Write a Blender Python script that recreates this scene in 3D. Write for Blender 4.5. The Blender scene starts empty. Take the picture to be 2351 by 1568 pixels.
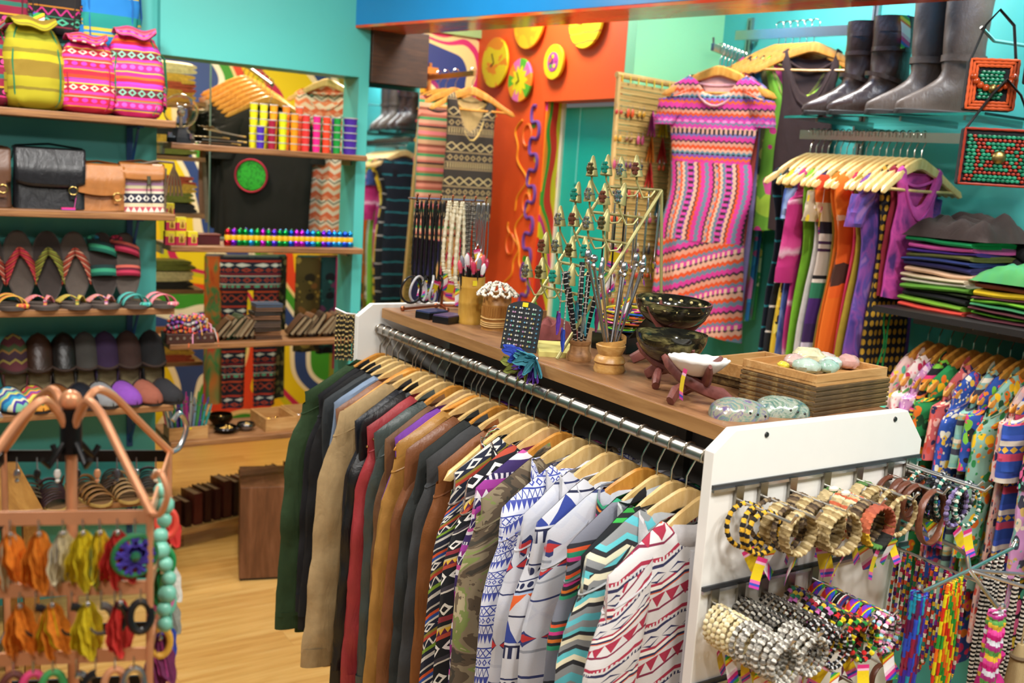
import bpy, math, random
from math import sin, cos, pi
from mathutils import Vector, Matrix, noise as mnoise
R = random.Random(11)
S = bpy.context.scene
COL = S.collection

# ---------------------------------------------------------------- camera, world, lights, exposure
cam_d = bpy.data.cameras.new('camera'); cam = bpy.data.objects.new('camera', cam_d); COL.objects.link(cam)
cam.matrix_world = Matrix(((0.84515280, 0.03493626, -0.53338186, 0.0),
                           (-0.53063536, 0.17499483, -0.82933885, 0.0),
                           (0.06436506, 0.98394932, 0.16643579, 1.75), (0, 0, 0, 1)))
cam_d.lens = 34.8336; cam_d.sensor_width = 36.0; cam_d.clip_start = 0.05
cam_d.dof.use_dof = True; cam_d.dof.focus_distance = 1.95; cam_d.dof.aperture_fstop = 4.0
S.camera = cam
S.view_settings.view_transform = 'Standard'; S.view_settings.look = 'None'
S.view_settings.gamma = 1.0; S.view_settings.use_curve_mapping = False
S.view_settings.exposure = -0.68
wd = bpy.data.worlds.new('world'); S.world = wd; wd.use_nodes = True
wd.node_tree.nodes['Background'].inputs[0].default_value = (1.0, 0.97, 0.93, 1)
wd.node_tree.nodes['Background'].inputs[1].default_value = 0.22

def area(name, loc, size, power, col=(1, 1, 1), target=None):
    d = bpy.data.lights.new(name, 'AREA'); d.shape = 'DISK'; d.size = size; d.energy = power; d.color = col
    o = bpy.data.objects.new(name, d); COL.objects.link(o); o.location = loc
    if target: o.rotation_euler = (Vector(target) - Vector(loc)).to_track_quat('-Z', 'Y').to_euler()
    return o
def spot(name, loc, target, power, angle=50, col=(1, 1, 1), blend=0.6, r=0.05):
    d = bpy.data.lights.new(name, 'SPOT'); d.energy = power; d.color = col; d.spot_size = math.radians(angle)
    d.spot_blend = blend; d.shadow_soft_size = r
    o = bpy.data.objects.new(name, d); COL.objects.link(o); o.location = loc
    o.rotation_euler = (Vector(target) - Vector(loc)).to_track_quat('-Z', 'Y').to_euler()
    return o
WARM = (1.0, 0.86, 0.66); NEU = (1.0, 0.975, 0.94)
for i, (x, y, p) in enumerate(((-0.6, 0.4, 40), (0.9, 0.2, 40), (0.2, 2.2, 34), (2.0, 0.0, 36), (0.3, 3.2, 30), (1.35, 2.9, 26), (2.72, 1.5, 30), (2.55, 2.45, 30), (2.2, 3.65, 26))):
    area('ceiling_downlight', (x, y, 2.76), 0.30, p, NEU)
for x, y, p in ((1.45, 5.3, 46), (0.95, 4.6, 26), (2.1, 4.9, 30)):
    area('back_room_downlight', (x, y, 2.76), 0.25, p, WARM)
spot('track_spot', (0.55, 2.4, 2.72), (1.05, 4.0, 2.45), 58, 46, NEU)
spot('track_spot', (2.0, 2.95, 2.72), (2.54, 3.9, 2.25), 60, 64, WARM)
spot('track_spot', (2.4, 2.0, 2.72), (2.8, 3.15, 2.45), 36, 50, NEU)
spot('track_spot', (1.9, 0.9, 2.72), (2.85, 2.1, 1.8), 80, 70, NEU)
spot('track_spot', (0.35, 0.6, 2.72), (1.2, 1.6, 1.1), 78, 70, NEU)
spot('track_spot', (1.2, -0.1, 2.72), (1.5, 1.1, 1.1), 60, 60, NEU)
spot('track_spot', (-0.2, 2.0, 2.72), (0.5, 3.9, 1.3), 70, 60, NEU)
spot('track_spot', (0.8, 2.2, 2.72), (1.3, 3.95, 1.4), 70, 50, NEU)
spot('track_spot', (2.1, 3.2, 2.7), (2.2, 4.4, 2.0), 24, 70, WARM)

# ---------------------------------------------------------------- mesh helpers
def hexc(h):
    h = h.lstrip('#'); c = [int(h[i:i+2], 16) / 255 for i in (0, 2, 4)]
    return tuple(x / 12.92 if x <= 0.04045 else ((x + 0.055) / 1.055) ** 2.4 for x in c) + (1.0,)
def lerp(a, b, t): return a + (b - a) * t
def ss(a, b, x):
    t = max(0, min(1, (x - a) / (b - a))); return t * t * (3 - 2 * t)
def pw(c, e): return math.copysign(abs(c) ** e, c)
def interp(tab, t):
    for (a, x), (b, y) in zip(tab, tab[1:]):
        if t <= b: return lerp(x, y, (t - a) / (b - a) if b > a else 0)
    return tab[-1][1]

class MB:
    def __init__(s): s.v = []; s.f = []; s.uv = {}
    def add(s, vs, fs, M=None, uv=None):
        n = len(s.v)
        for i, p in enumerate(vs):
            s.v.append(tuple(M @ Vector(p)) if M else tuple(p))
            if uv: s.uv[n + i] = uv[i]
        s.f += [tuple(n + k for k in f) for f in fs]
        return s
    def box(s, c, d, M=None, rz=0):
        x, y, z = d[0] / 2, d[1] / 2, d[2] / 2
        vs = [(i * x, j * y, k * z) for i in (-1, 1) for j in (-1, 1) for k in (-1, 1)]
        T = Matrix.Translation(c) @ Matrix.Rotation(rz, 4, 'Z')
        if M: T = M @ T
        uv = [(v[0] + v[1], v[2]) for v in vs]
        return s.add(vs, [(0, 1, 3, 2), (4, 6, 7, 5), (0, 4, 5, 1), (2, 3, 7, 6), (0, 2, 6, 4), (1, 5, 7, 3)], T, uv)
    def bar(s, a, b, w, h, up=(0, 0, 1)):
        a, b = Vector(a), Vector(b); d = b - a; L = d.length; d.normalize()
        sd = d.cross(Vector(up)); sd.normalize(); u = sd.cross(d)
        M = Matrix((( *d, 0), (*sd, 0), (*u, 0), (0, 0, 0, 1))).transposed(); M.translation = (a + b) / 2
        return s.box((0, 0, 0), (L, w, h), M)
    def tube(s, pts, r, n=8, closed=False, flat=None, cap=True, uvs=False):
        P_ = [Vector(p) for p in pts]; m = len(P_)
        rr = r if isinstance(r, (list, tuple)) else [r] * m
        ups = None; vs = []; uv = []; L = 0
        for i in range(m):
            a = P_[i - 1] if (i > 0 or closed) else P_[i]; b = P_[(i + 1) % m] if (i < m - 1 or closed) else P_[i]
            t = (b - a).normalized()
            if ups is None:
                ups = Vector((0, 0, 1)) if abs(t.z) < 0.9 else Vector((1, 0, 0))
            sd = t.cross(ups)
            if sd.length < 1e-5: sd = t.orthogonal()
            sd.normalize(); ups = sd.cross(t).normalized()
            if i: L += (P_[i] - P_[i-1]).length
            for k in range(n):
                q = 2 * pi * k / n
                ka, kb = (flat if flat else (1, 1))
                vs.append(P_[i] + sd * (rr[i] * ka * cos(q)) + ups * (rr[i] * kb * sin(q)))
                uv.append((k / n, L))
        fs = []
        for i in range(m if closed else m - 1):
            for k in range(n):
                j = (i + 1) % m
                fs.append((i*n+k, i*n+(k+1) % n, j*n+(k+1) % n, j*n+k))
        if cap and not closed:
            fs.append(tuple(range(n))[::-1]); fs.append(tuple((m-1)*n+k for k in range(n)))
        return s.add(vs, fs, None, uv)
    def lathe(s, prof, n=24, c=(0, 0, 0), M=None, sx=1, sy=1):
        vs = []; uv = []; m = len(prof)
        for i, (r, z) in enumerate(prof):
            for k in range(n):
                q = 2 * pi * k / n; vs.append((c[0] + r * sx * cos(q), c[1] + r * sy * sin(q), c[2] + z)); uv.append((k / n, z))
        fs = [(i*n+k, i*n+(k+1) % n, (i+1)*n+(k+1) % n, (i+1)*n+k) for i in range(m-1) for k in range(n)]
        if prof[0][0] > 1e-6: fs.append(tuple(range(n))[::-1])
        if prof[-1][0] > 1e-6: fs.append(tuple((m-1)*n+k for k in range(n)))
        return s.add(vs, fs, M, uv)
    def grid(s, fn, nu, nv, cu=False, cv=False, M=None):
        """fn(a,b) -> (x,y,z,u,v); a,b in 0..1"""
        vs = []; uv = []; Nu = nu if cu else nu + 1; Nv = nv if cv else nv + 1
        for j in range(Nv):
            for i in range(Nu):
                r = fn(i / nu, j / nv); vs.append(r[:3]); uv.append(r[3:5] if len(r) > 4 else (i / nu, j / nv))
        fs = [(j*Nu+i, j*Nu+(i+1) % Nu, ((j+1) % Nv)*Nu+(i+1) % Nu, ((j+1) % Nv)*Nu+i) for j in range(nv) for i in range(nu)]
        return s.add(vs, fs, M, uv)
    def prism(s, poly, h, M=None, z0=0):
        n = len(poly); vs = [(x, y, z0) for x, y in poly] + [(x, y, z0 + h) for x, y in poly]
        fs = [tuple(range(n))[::-1], tuple(range(n, 2*n))] + [(i, (i+1) % n, n+(i+1) % n, n+i) for i in range(n)]
        return s.add(vs, fs, M, [(x, y) for x, y in poly] * 2)
    def ball(s, c, r, n=10, sc=(1, 1, 1), M=None):
        m = max(4, n // 2)
        return s.lathe([(max(1e-5 if i in (0, m) else 0, r * sin(pi * i / m)), -r * cos(pi * i / m) * sc[2]) for i in range(m + 1)], n, c, M, sc[0], sc[1])
    def mesh(s, name, smooth=True, ang=0.7):
        me = bpy.data.meshes.new(name); me.from_pydata(s.v, [], s.f)
        if s.uv:
            l = me.uv_layers.new(name='UVMap'); uvs = [0.0] * (2 * len(me.loops))
            for i, lp in enumerate(me.loops):
                q = s.uv.get(lp.vertex_index, (0, 0)); uvs[2*i] = q[0]; uvs[2*i+1] = q[1]
            l.data.foreach_set('uv', uvs)
        if smooth:
            me.shade_smooth(); me.set_sharp_from_angle(angle=ang)
        me.update(); return me
    def build(s, name, mat, parent=None, loc=None, rot=None, smooth=True, ang=0.7, bev=0):
        me = s.mesh(name, smooth, ang); return put(name, me, mat, parent, loc, rot, bev)
def put(name, me, mat=None, parent=None, loc=None, rot=None, bev=0):
    o = bpy.data.objects.new(name, me); COL.objects.link(o)
    if mat is not None:
        if len(me.materials) == 0: me.materials.append(mat)
        elif me.materials[0] != mat:
            o.material_slots[0].link = 'OBJECT'; o.material_slots[0].material = mat
    if parent: o.parent = parent
    if loc is not None: o.location = loc
    if rot is not None: o.rotation_euler = rot
    if bev:
        b = o.modifiers.new('bevel', 'BEVEL'); b.width = bev; b.segments = 2; b.limit_method = 'ANGLE'
    return o
def tag(o, label=None, cat=None, group=None, kind=None):
    if label: o['label'] = label
    if cat: o['category'] = cat
    if group: o['group'] = group
    if kind: o['kind'] = kind
    return o
def thing(name, label, cat, loc=(0, 0, 0), rz=0, group=None, rot=None):
    o = bpy.data.objects.new(name, None); COL.objects.link(o); o.empty_display_size = 0.05
    o.location = loc; o.rotation_euler = rot if rot else (0, 0, rz)
    return tag(o, label, cat, group)
def kids(o): return [c for c in COL.objects if c.parent == o]
def dup(root, ch, loc, rot=None, label=None, group=None, mats=None):
    """copy a thing and its parts; ch = list of parts (or (part,[subparts])); mats = {part base name: material}"""
    r = root.copy(); COL.objects.link(r); r.location = loc
    if rot is not None: r.rotation_euler = rot
    if label: r['label'] = label
    if group: r['group'] = group
    def cp(p, par):
        c = p.copy(); COL.objects.link(c); c.parent = par
        b = p.name.split('.')[0]
        if mats and b in mats:
            c.material_slots[0].link = 'OBJECT'; c.material_slots[0].material = mats[b]
        return c
    for p in ch:
        if isinstance(p, tuple):
            c = cp(p[0], r)
            for q in p[1]: cp(q, c)
        else: cp(p, r)
    return r

# ---------------------------------------------------------------- materials
class NT:
    def __init__(s, name, rough=0.6, metal=0.0, **kw):
        m = bpy.data.materials.new(name); m.use_nodes = True; s.m = m; s.t = m.node_tree
        s.b = s.t.nodes['Principled BSDF']; s.b.inputs['Roughness'].default_value = rough; s.b.inputs['Metallic'].default_value = metal
        for k, v in kw.items(): s.b.inputs[k.replace('_', ' ')].default_value = v
        s._uv = None
    def node(s, typ, **kw):
        n = s.t.nodes.new(typ)
        for k, v in kw.items(): setattr(n, k, v)
        return n
    def lk(s, v, sock):
        if hasattr(v, 'is_output'): s.t.links.new(v, sock)
        else: sock.default_value = v
    def M(s, op, a, b=None, c=None):
        n = s.node('ShaderNodeMath', operation=op)
        s.lk(a, n.inputs[0])
        if b is not None: s.lk(b, n.inputs[1])
        if c is not None: s.lk(c, n.inputs[2])
        return n.outputs[0]
    def coord(s, kind='UV'): return s.node('ShaderNodeTexCoord').outputs[kind]
    def sep(s, v):
        n = s.node('ShaderNodeSeparateXYZ'); s.lk(v, n.inputs[0]); return n.outputs
    def comb(s, x, y, z=0.0):
        n = s.node('ShaderNodeCombineXYZ'); s.lk(x, n.inputs[0]); s.lk(y, n.inputs[1]); s.lk(z, n.inputs[2]); return n.outputs[0]
    def UV(s):
        if s._uv is None: s._uv = s.sep(s.coord('UV'))
        return s._uv[0], s._uv[1]
    def noise(s, vec, scale=5, detail=2, rough=0.5, dist=0):
        n = s.node('ShaderNodeTexNoise'); s.lk(vec, n.inputs['Vector']); n.inputs['Scale'].default_value = scale
        n.inputs['Detail'].default_value = detail; n.inputs['Roughness'].default_value = rough; n.inputs['Distortion'].default_value = dist
        return n.outputs[0]
    def vor(s, vec, scale=5, feature='F1'):
        n = s.node('ShaderNodeTexVoronoi', feature=feature); s.lk(vec, n.inputs['Vector']); n.inputs['Scale'].default_value = scale
        return n
    def scale(s, vec, x, y, z):
        n = s.node('ShaderNodeMapping'); s.lk(vec, n.inputs[0]); n.inputs['Scale'].default_value = (x, y, z); return n.outputs[0]
    def ramp(s, fac, stops, const=True):
        n = s.node('ShaderNodeValToRGB'); e = n.color_ramp; e.interpolation = 'CONSTANT' if const else 'LINEAR'
        while len(e.elements) < len(stops): e.elements.new(0.5)
        for el, (p, c) in zip(e.elements, sorted(stops, key=lambda q: q[0])): el.position = p; el.color = hexc(c)
        s.lk(fac, n.inputs[0]); return n.outputs[0]
    def mix(s, fac, a, b, mode='MIX'):
        n = s.node('ShaderNodeMix', data_type='RGBA', blend_type=mode)
        s.lk(fac, n.inputs[0]); s.lk(hexc(a) if isinstance(a, str) else a, n.inputs[6]); s.lk(hexc(b) if isinstance(b, str) else b, n.inputs[7])
        return n.outputs[2]
    def bump(s, h, st=0.3, d=0.01):
        n = s.node('ShaderNodeBump'); n.inputs['Strength'].default_value = st; n.inputs['Distance'].default_value = d
        s.lk(h, n.inputs['Height']); s.t.links.new(n.outputs[0], s.b.inputs['Normal'])
    def out(s, col):
        s.lk(hexc(col) if isinstance(col, str) else col, s.b.inputs['Base Color']); return s.m

CACHE = {}
def solid(col, rough=0.55, metal=0.0, var=0.12, sc=30, bump=0.0, **kw):
    """plain colour with a little procedural mottling"""
    key = ('s', col, rough, metal, var, sc, bump, tuple(kw.items()))
    if key in CACHE: return CACHE[key]
    t = NT('mat_' + col.strip('#'), rough, metal, **kw)
    o = t.coord('Object'); n = t.noise(o, sc, 3, 0.6)
    c = hexc(col); k = t.ramp(n, [(0.25, '#8c8c8c'), (0.75, '#ffffff')], False)
    cc = t.mix(var, c, t.mix(1.0, c, k, 'MULTIPLY')) if var else c
    if bump: t.bump(n, bump, 0.004)
    CACHE[key] = t.out(cc); return CACHE[key]
def crease(t, amt, d):
    o = t.coord('Object'); a = t.noise(t.scale(o, 26, 26, 9), 1.0, 3, .6, .8); b = t.noise(o, 260, 2); t.bump(t.M('MULTIPLY_ADD', b, .12, a), amt, d)
def cloth(col, var=0.25, sc=45, rough=0.9):
    key = ('cl', col, var, sc, rough)
    if key not in CACHE:
        m = solid(col, rough, 0, var, sc, 0.0).copy(); t = NT.__new__(NT); t.m = m; t.t = m.node_tree; t.b = t.t.nodes['Principled BSDF']; t._uv = None; crease(t, .4, .008); CACHE[key] = m
    return CACHE[key]
def leather(col, rough=0.38):
    key = ('le', col, rough)
    if key not in CACHE:
        m = solid(col, rough, 0, .45, 14, 0.0).copy(); t = NT.__new__(NT); t.m = m; t.t = m.node_tree; t.b = t.t.nodes['Principled BSDF']; t._uv = None; crease(t, .4, .008); CACHE[key] = m
    return CACHE[key]
def metal(col='#c9c9cc', rough=0.22): return solid(col, rough, 1.0, 0.1, 40)
def wood(name, cols, scale=(3, 40, 40), rough=0.5, dist=1.2, coord='Object'):
    key = ('w', name)
    if key in CACHE: return CACHE[key]
    t = NT('mat_' + name, rough); o = t.scale(t.coord(coord), *scale)
    n = t.noise(o, 1.0, 5, 0.62, dist); n2 = t.noise(o, 4.0, 3, 0.6)
    f = t.M('ADD', t.M('MULTIPLY', n, 0.75), t.M('MULTIPLY', n2, 0.25))
    k = len(cols); c = t.ramp(f, [(0.32 + 0.36 * i / (k - 1), cc) for i, cc in enumerate(cols)], False)
    t.bump(f, 0.15, 0.003); CACHE[key] = t.out(c); return CACHE[key]
def bands(name, period, stops, zig=None, motifs=(), axis='v', rough=0.9, warp=None, fade=False, over=None, slant=0.0, rnd=False):
    """woven / printed cloth: colour bands along v (metres), optional zigzag edges and rows of motifs"""
    key = ('b', name)
    if key in CACHE: return CACHE[key]
    t = NT('mat_' + name, rough); u, v = t.UV()
    if axis == 'u': u, v = v, u
    if rnd: v = t.M('ADD', v, t.node('ShaderNodeObjectInfo').outputs['Random'])
    if slant: v = t.M('MULTIPLY_ADD', u, slant, v)
    if warp:
        n = t.noise(t.comb(u, v), warp[0], 3, 0.6); v = t.M('ADD', v, t.M('MULTIPLY', t.M('SUBTRACT', n, 0.5), warp[1]))
    vv = v
    if zig:
        tri = t.M('PINGPONG', u, zig[1] / 2); vv = t.M('MULTIPLY_ADD', tri, 2 * zig[0] / zig[1], v)
    f = t.M('FRACT', t.M('DIVIDE', vv, period))
    col = t.ramp(f, stops, not fade)
    f0 = t.M('FRACT', t.M('DIVIDE', v, period))
    for (v0, v1, kind, pitch, mc) in motifs:
        s_ = t.M('DIVIDE', t.M('SUBTRACT', f0, v0), v1 - v0)
        a = t.M('ABSOLUTE', t.M('SUBTRACT', t.M('FRACT', t.M('DIVIDE', u, pitch)), 0.5))
        b = t.M('ABSOLUTE', t.M('SUBTRACT', s_, 0.5))
        if kind == 'dot': mk = t.M('LESS_THAN', t.M('ADD', t.M('MULTIPLY', a, a), t.M('MULTIPLY', b, b)), 0.11)
        elif kind == 'diamond': mk = t.M('LESS_THAN', t.M('ADD', a, b), 0.45)
        elif kind == 'ring': mk = t.M('LESS_THAN', t.M('ABSOLUTE', t.M('SUBTRACT', t.M('ADD', a, b), 0.34)), 0.11)
        elif kind == 'tri': mk = t.M('LESS_THAN', t.M('ADD', t.M('MULTIPLY', a, 2.0), s_), 1.0)
        elif kind == 'tri2': mk = t.M('GREATER_THAN', t.M('SUBTRACT', s_, t.M('MULTIPLY', a, 2.0)), 0.0)
        elif kind == 'cross': mk = t.M('LESS_THAN', t.M('ABSOLUTE', t.M('SUBTRACT', a, b)), 0.1)
        elif kind == 'zig': mk = t.M('LESS_THAN', t.M('ABSOLUTE', t.M('SUBTRACT', t.M('MULTIPLY', a, 2.0), s_)), 0.16)
        else: mk = t.M('LESS_THAN', a, 0.25)
        ins = t.M('LESS_THAN', b, 0.5)
        col = t.mix(t.M('MULTIPLY', mk, ins), col, mc)
    if over:  # blotches (scale, threshold, colour)
        n = t.noise(t.comb(u, v), over[0], 3, 0.6); col = t.mix(t.M('GREATER_THAN', n, over[1]), col, over[2])
    w = t.noise(t.comb(t.M('MULTIPLY', u, 300), t.M('MULTIPLY', v, 300)), 1.0, 2); t.bump(w, 0.15, 0.002)
    CACHE[key] = t.out(col); return CACHE[key]
def floral(name, base, cols, scale=22, th=0.42, rough=0.9):
    key = ('f', name)
    if key in CACHE: return CACHE[key]
    t = NT('mat_' + name, rough); u, v = t.UV(); vec = t.comb(u, v)
    n = t.noise(vec, scale * 0.8, 2); vec2 = t.comb(t.M('MULTIPLY_ADD', n, 0.6 / scale, u), t.M('MULTIPLY_ADD', n, 0.5 / scale, v))
    a = t.vor(vec2, scale); h = t.sep(a.outputs['Color'])[0]
    k = len(cols); c1 = t.ramp(h, [(i / k, c) for i, c in enumerate(cols)])
    col = t.mix(t.M('LESS_THAN', a.outputs['Distance'], th), base, c1)
    b = t.vor(vec2, scale * 2.1); h2 = t.sep(b.outputs['Color'])[1]
    c2 = t.ramp(h2, [(i / k, c) for i, c in enumerate(cols[::-1])])
    col = t.mix(t.M('MULTIPLY', t.M('LESS_THAN', b.outputs['Distance'], th * 0.7), t.M('GREATER_THAN', h2, 0.5)), col, c2)
    CACHE[key] = t.out(col); return CACHE[key]
def blotch(name, stops, scale=8, rough=0.9, dist=0.6, stretch=(1, 1), const=True):
    """camouflage or tie-dye patches"""
    key = ('c', name)
    if key in CACHE: return CACHE[key]
    t = NT('mat_' + name, rough); u, v = t.UV()
    vec = t.comb(t.M('MULTIPLY', u, stretch[0]), t.M('MULTIPLY', v, stretch[1]))
    n = t.noise(vec, scale, 3, 0.55, dist); CACHE[key] = t.out(t.ramp(n, stops, const)); return CACHE[key]
# ================================================================ the room
TEAL = solid('#4db2aa', 0.45, var=0.06, sc=3); TEAL2 = solid('#2f9a94', 0.5, var=0.06, sc=3)
ORANGE = solid('#f2591f', 0.5, var=0.1, sc=2); GREENW = solid('#8fd09a', 0.5, var=0.06, sc=2)
WHITE = solid('#f1f0ea', 0.35, var=0.03); BLUEBEAM = solid('#1f86c9', 0.25, var=0.15, sc=3)
CEIL = solid('#e8e4da', 0.8, var=0.03)
SHELFW = wood('shelf_wood', ['#4a2f1c', '#8a5d38', '#b08050'], (2.5, 40, 40), 0.45)
CHROME = metal('#cfcdca', 0.3); STEEL = metal('#a9a6a3', 0.3); DARKMET = metal('#3c3a3a', 0.4)
def struct(name, mb, mat, **k): return tag(mb.build(name, mat, smooth=False, **k), kind='structure')
fl = struct('floor', MB().box((0.6, 2.6, -0.03), (6.2, 8.2, 0.03)), solid('#8a6234', 0.6))
plank_mats = []
for i, cc in enumerate((['#c08b47', '#d6a55b', '#e0b671'], ['#bd8844', '#d2a057', '#dfb36d'], ['#c38f4b', '#d9a95f', '#e4bb76'])):
    plank_mats.append(wood('floor_plank_%d' % i, cc, (1.6, 26, 26), 0.28, 0.9))
pm = MB().box((0, 0, 0), (1.1994, 0.1245, 0.015)).mesh('plank', False)
for j in range(39):
    y = 1.55 + j * 0.125
    for i in range(4):
        x = -0.6 + i * 1.2 + (j * 0.43 % 1.2)
        put('plank', pm, plank_mats[(i * 2 + j) % 3], fl, (x, y, -0.0075))
struct('floor_near', MB().box((0.6, 0.0, -0.0125), (6.0, 2.96, 0.015)), plank_mats[0])
struct('ceiling', MB().box((0.6, 2.6, 2.83), (6.2, 8.2, 0.06)), CEIL)
struct('wall_left', MB().box((-0.75, 4.05, 1.4), (3.3, 0.10, 2.8)), TEAL)
struct('wall_lintel', MB().box((1.30, 4.03, 2.4525), (0.80, 0.16, 0.695)), TEAL)
struct('wall_column', MB().box((1.7225, 4.03, 1.4), (0.045, 0.16, 2.8)), TEAL)
struct('wall_partition', MB().box((1.93, 4.30, 1.4), (0.04, 0.46, 2.8)), TEAL2)
struct('wall_back_right', MB().box((2.66, 5.45, 1.4), (0.10, 1.9, 2.8)), solid('#9a9a3a', 0.6, var=.1, sc=3))
struct('wall_behind_mirror', MB().box((1.88, 4.04, 1.4), (0.27, 0.06, 2.8)), TEAL2)
struct('wall_right', MB().box((3.05, 1.15, 1.4), (0.10, 4.2, 2.8)), TEAL)
struct('wall_green', MB().box((2.7705, 3.239, 1.4), (0.459, 0.10, 2.8)), GREENW)
# orange wall with a doorway and painted swirls
def swirl_mat(name, base, items, coord='Object', rough=0.5):
    return None
def mural(name, stops, scale, amp, freq, rough=0.5, dirn=(1, 0, 0.6)):
    t = NT('mat_' + name, rough); p = t.sep(t.coord('Object'))
    n = t.noise(t.coord('Object'), scale, 1.0, 0.4)
    q = t.M('ADD', t.M('ADD', t.M('MULTIPLY', p[0], dirn[0]), t.M('MULTIPLY', p[1], dirn[1])), t.M('MULTIPLY', p[2], dirn[2]))
    w = t.M('ADD', q, t.M('MULTIPLY', n, amp)); return t.out(t.ramp(t.M('FRACT', t.M('MULTIPLY', w, freq)), stops))
struct('wall_orange', MB().box((2.60, 4.13, 1.4), (0.12, 0.64, 2.8)).box((2.60, 3.53, 2.44), (0.12, 0.56, 0.72)), ORANGE)
MUR = mural('mural_swirls', [(0, '#2c3f7a'), (.26, '#f6d98a'), (.34, '#d8336b'), (.4, '#f4cf86'), (.48, '#e9365c'), (.58, '#f2b41f'), (.68, '#f08a28'), (.74, '#f6e0a0'), (.8, '#a82a6a'), (.86, '#2c3f7a')], 2.2, 1.1, 1.9)
struct('wall_mural', MB().box((2.245, 4.48, 1.2), (0.59, 0.10, 2.4)), MUR)
struct('wall_mural_top', MB().box((2.245, 4.47, 2.6), (0.59, 0.12, 0.40)), solid('#a9c97c', .6, var=.05))
MUR2 = mural('mural_back', [(0, '#e8d21e'), (.2, '#f4ead0'), (.26, '#27478f'), (.42, '#f2efe0'), (.47, '#3d9a33'), (.58, '#f3d9a0'), (.62, '#e2482c'), (.74, '#f0c91e'), (.86, '#c5c41c'), (.93, '#c21f5c')], 1.3, 1.9, 0.9)
struct('wall_back', MB().box((1.3, 6.45, 1.4), (2.75, 0.10, 2.8)), MUR2)
struct('wall_back_side', MB().box((-0.03, 5.2, 1.4), (0.06, 2.3, 2.8)), solid('#b3a51f', .6, var=.1, sc=2))
# painted swirl strips on the orange wall (real raised paint lines)
def wall_line(pts, r, mat, name, x=2.538):
    o = MB().tube([(x, y, z) for y, z in pts], r, 6, flat=(1, 1)).build(name, mat); tag(o, kind='structure'); return o
PURP = solid('#6b3f86', .5, var=.05); YEL = solid('#e7c319', .5, var=.05); ORL = solid('#f79a1e', .5, var=.05); MAG = solid('#d6277c', .5, var=.05); GRN = solid('#3f9a2e', .5, var=.05)
pts = []
for i in range(160):
    q = i / 159; pts.append((3.868 + 0.036 * sin(q * 50), 2.06 - 1.15 * q + .016 * sin(q * 100)))
wall_line(pts, 0.0095, PURP, 'trim_1')
for k in range(7):
    MB().lathe([(0, 0), (0.018, 0), (0.018, 0.003), (0, 0.003)], 14, M=Matrix.Translation((2.541, 3.865 + 0.02 * (-1) ** k, 1.98 - .155 * k)) @ Matrix.Rotation(-pi/2, 4, 'Y')).build('painted_spot', [GRN, YEL, ORL, MAG][k % 4], bpy.data.objects['trim_1'])
for k, (y0, z0, hgt, ph) in enumerate(((3.98, 2.0, .42, 0), (4.0, 1.52, .38, 2), (3.92, 1.74, .5, 4))):
    p2 = [(y0 + 0.05 * sin(i / 39 * 7 + ph) + 0.02 * sin(i / 39 * 17), z0 - hgt * i / 39) for i in range(40)]
    wall_line(p2, 0.005, ORL, 'trim_%d' % (k + 2))
for k, (y, z, r) in enumerate(((3.93, 1.93, .05), (3.9, 1.62, .045), (4.02, 1.42, .05))):
    tag(MB().tube([(2.538, y + r * .7 * cos(a / 20 * 2 * pi), z + r * sin(a / 20 * 2 * pi)) for a in range(20)], .006, 6, True).build('trim_%d' % (k + 6), solid('#f5711f', .5)), kind='structure')
MUR3 = mural('mural_jamb', [(0, '#d8301c'), (.3, '#d8c81a'), (.55, '#d6277c'), (.7, '#f08a1c'), (.85, '#3f9a2e')], 3.0, .8, 2.2, dirn=(4, 0, .35))
# door in the recess
dr = struct('door_1', MB().box((2.655, 3.53, 1.03), (0.03, 0.55, 2.06)), solid('#12b29c', .4, var=.04, sc=2))
MB().box((2.638, 3.66, 1.03), (0.006, 0.006, 2.06)).build('door_seam', solid('#7fe0d0', .4), dr)
for zz in (1.72, 1.0): MB().lathe([(0, 0), (.006, 0), (.006, .014), (.011, .02), (.008, .027), (0, .028)], 12, M=Matrix.Translation((2.64, 3.635, zz)) @ Matrix.Rotation(-pi/2, 4, 'Y')).build('knob', solid('#0f8f80', .35), dr)
struct('trim_10', MB().box((2.595, 3.803, 1.04), (0.09, 0.012, 2.08)), MUR3)
struct('trim_11', MB().box((2.634, 3.787, 1.04), (0.014, 0.018, 2.08)), solid('#efe6c8', .5))
# blue beam above the counter
bd = Vector((2.171 - 1.688, 2.251 - 3.893, 0)).normalized(); bn = Vector((-bd.y, bd.x, 0)); bn = bn if bn.x > 0 else -bn
bm = MB(); a0 = Vector((1.688, 3.893, 0)) + bn * 0.11 - bd * 0.12; a1 = a0 + bd * 4.3
bo = struct('beam', bm.bar(a0 + Vector((0, 0, 2.555)), a1 + Vector((0, 0, 2.555)), 0.21, 0.49), BLUEBEAM)
t = NT('mat_beam_underside', 0.15); p = t.scale(t.coord('Object'), 2.2, 1.0, 1)
nn = t.noise(p, 2.0, 3, .6, .4)
UND = t.out(t.ramp(nn, [(.3, '#8a3c1c'), (.42, '#b5642f'), (.5, '#d9431c'), (.58, '#c87a3c'), (.66, '#3f9c8c'), (.74, '#a8522a')], False))
MB().bar(a0 + Vector((0, 0, 2.306)), a1 + Vector((0, 0, 2.306)), 0.21, 0.012).build('underside_board', UND, bo, smooth=False)
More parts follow.
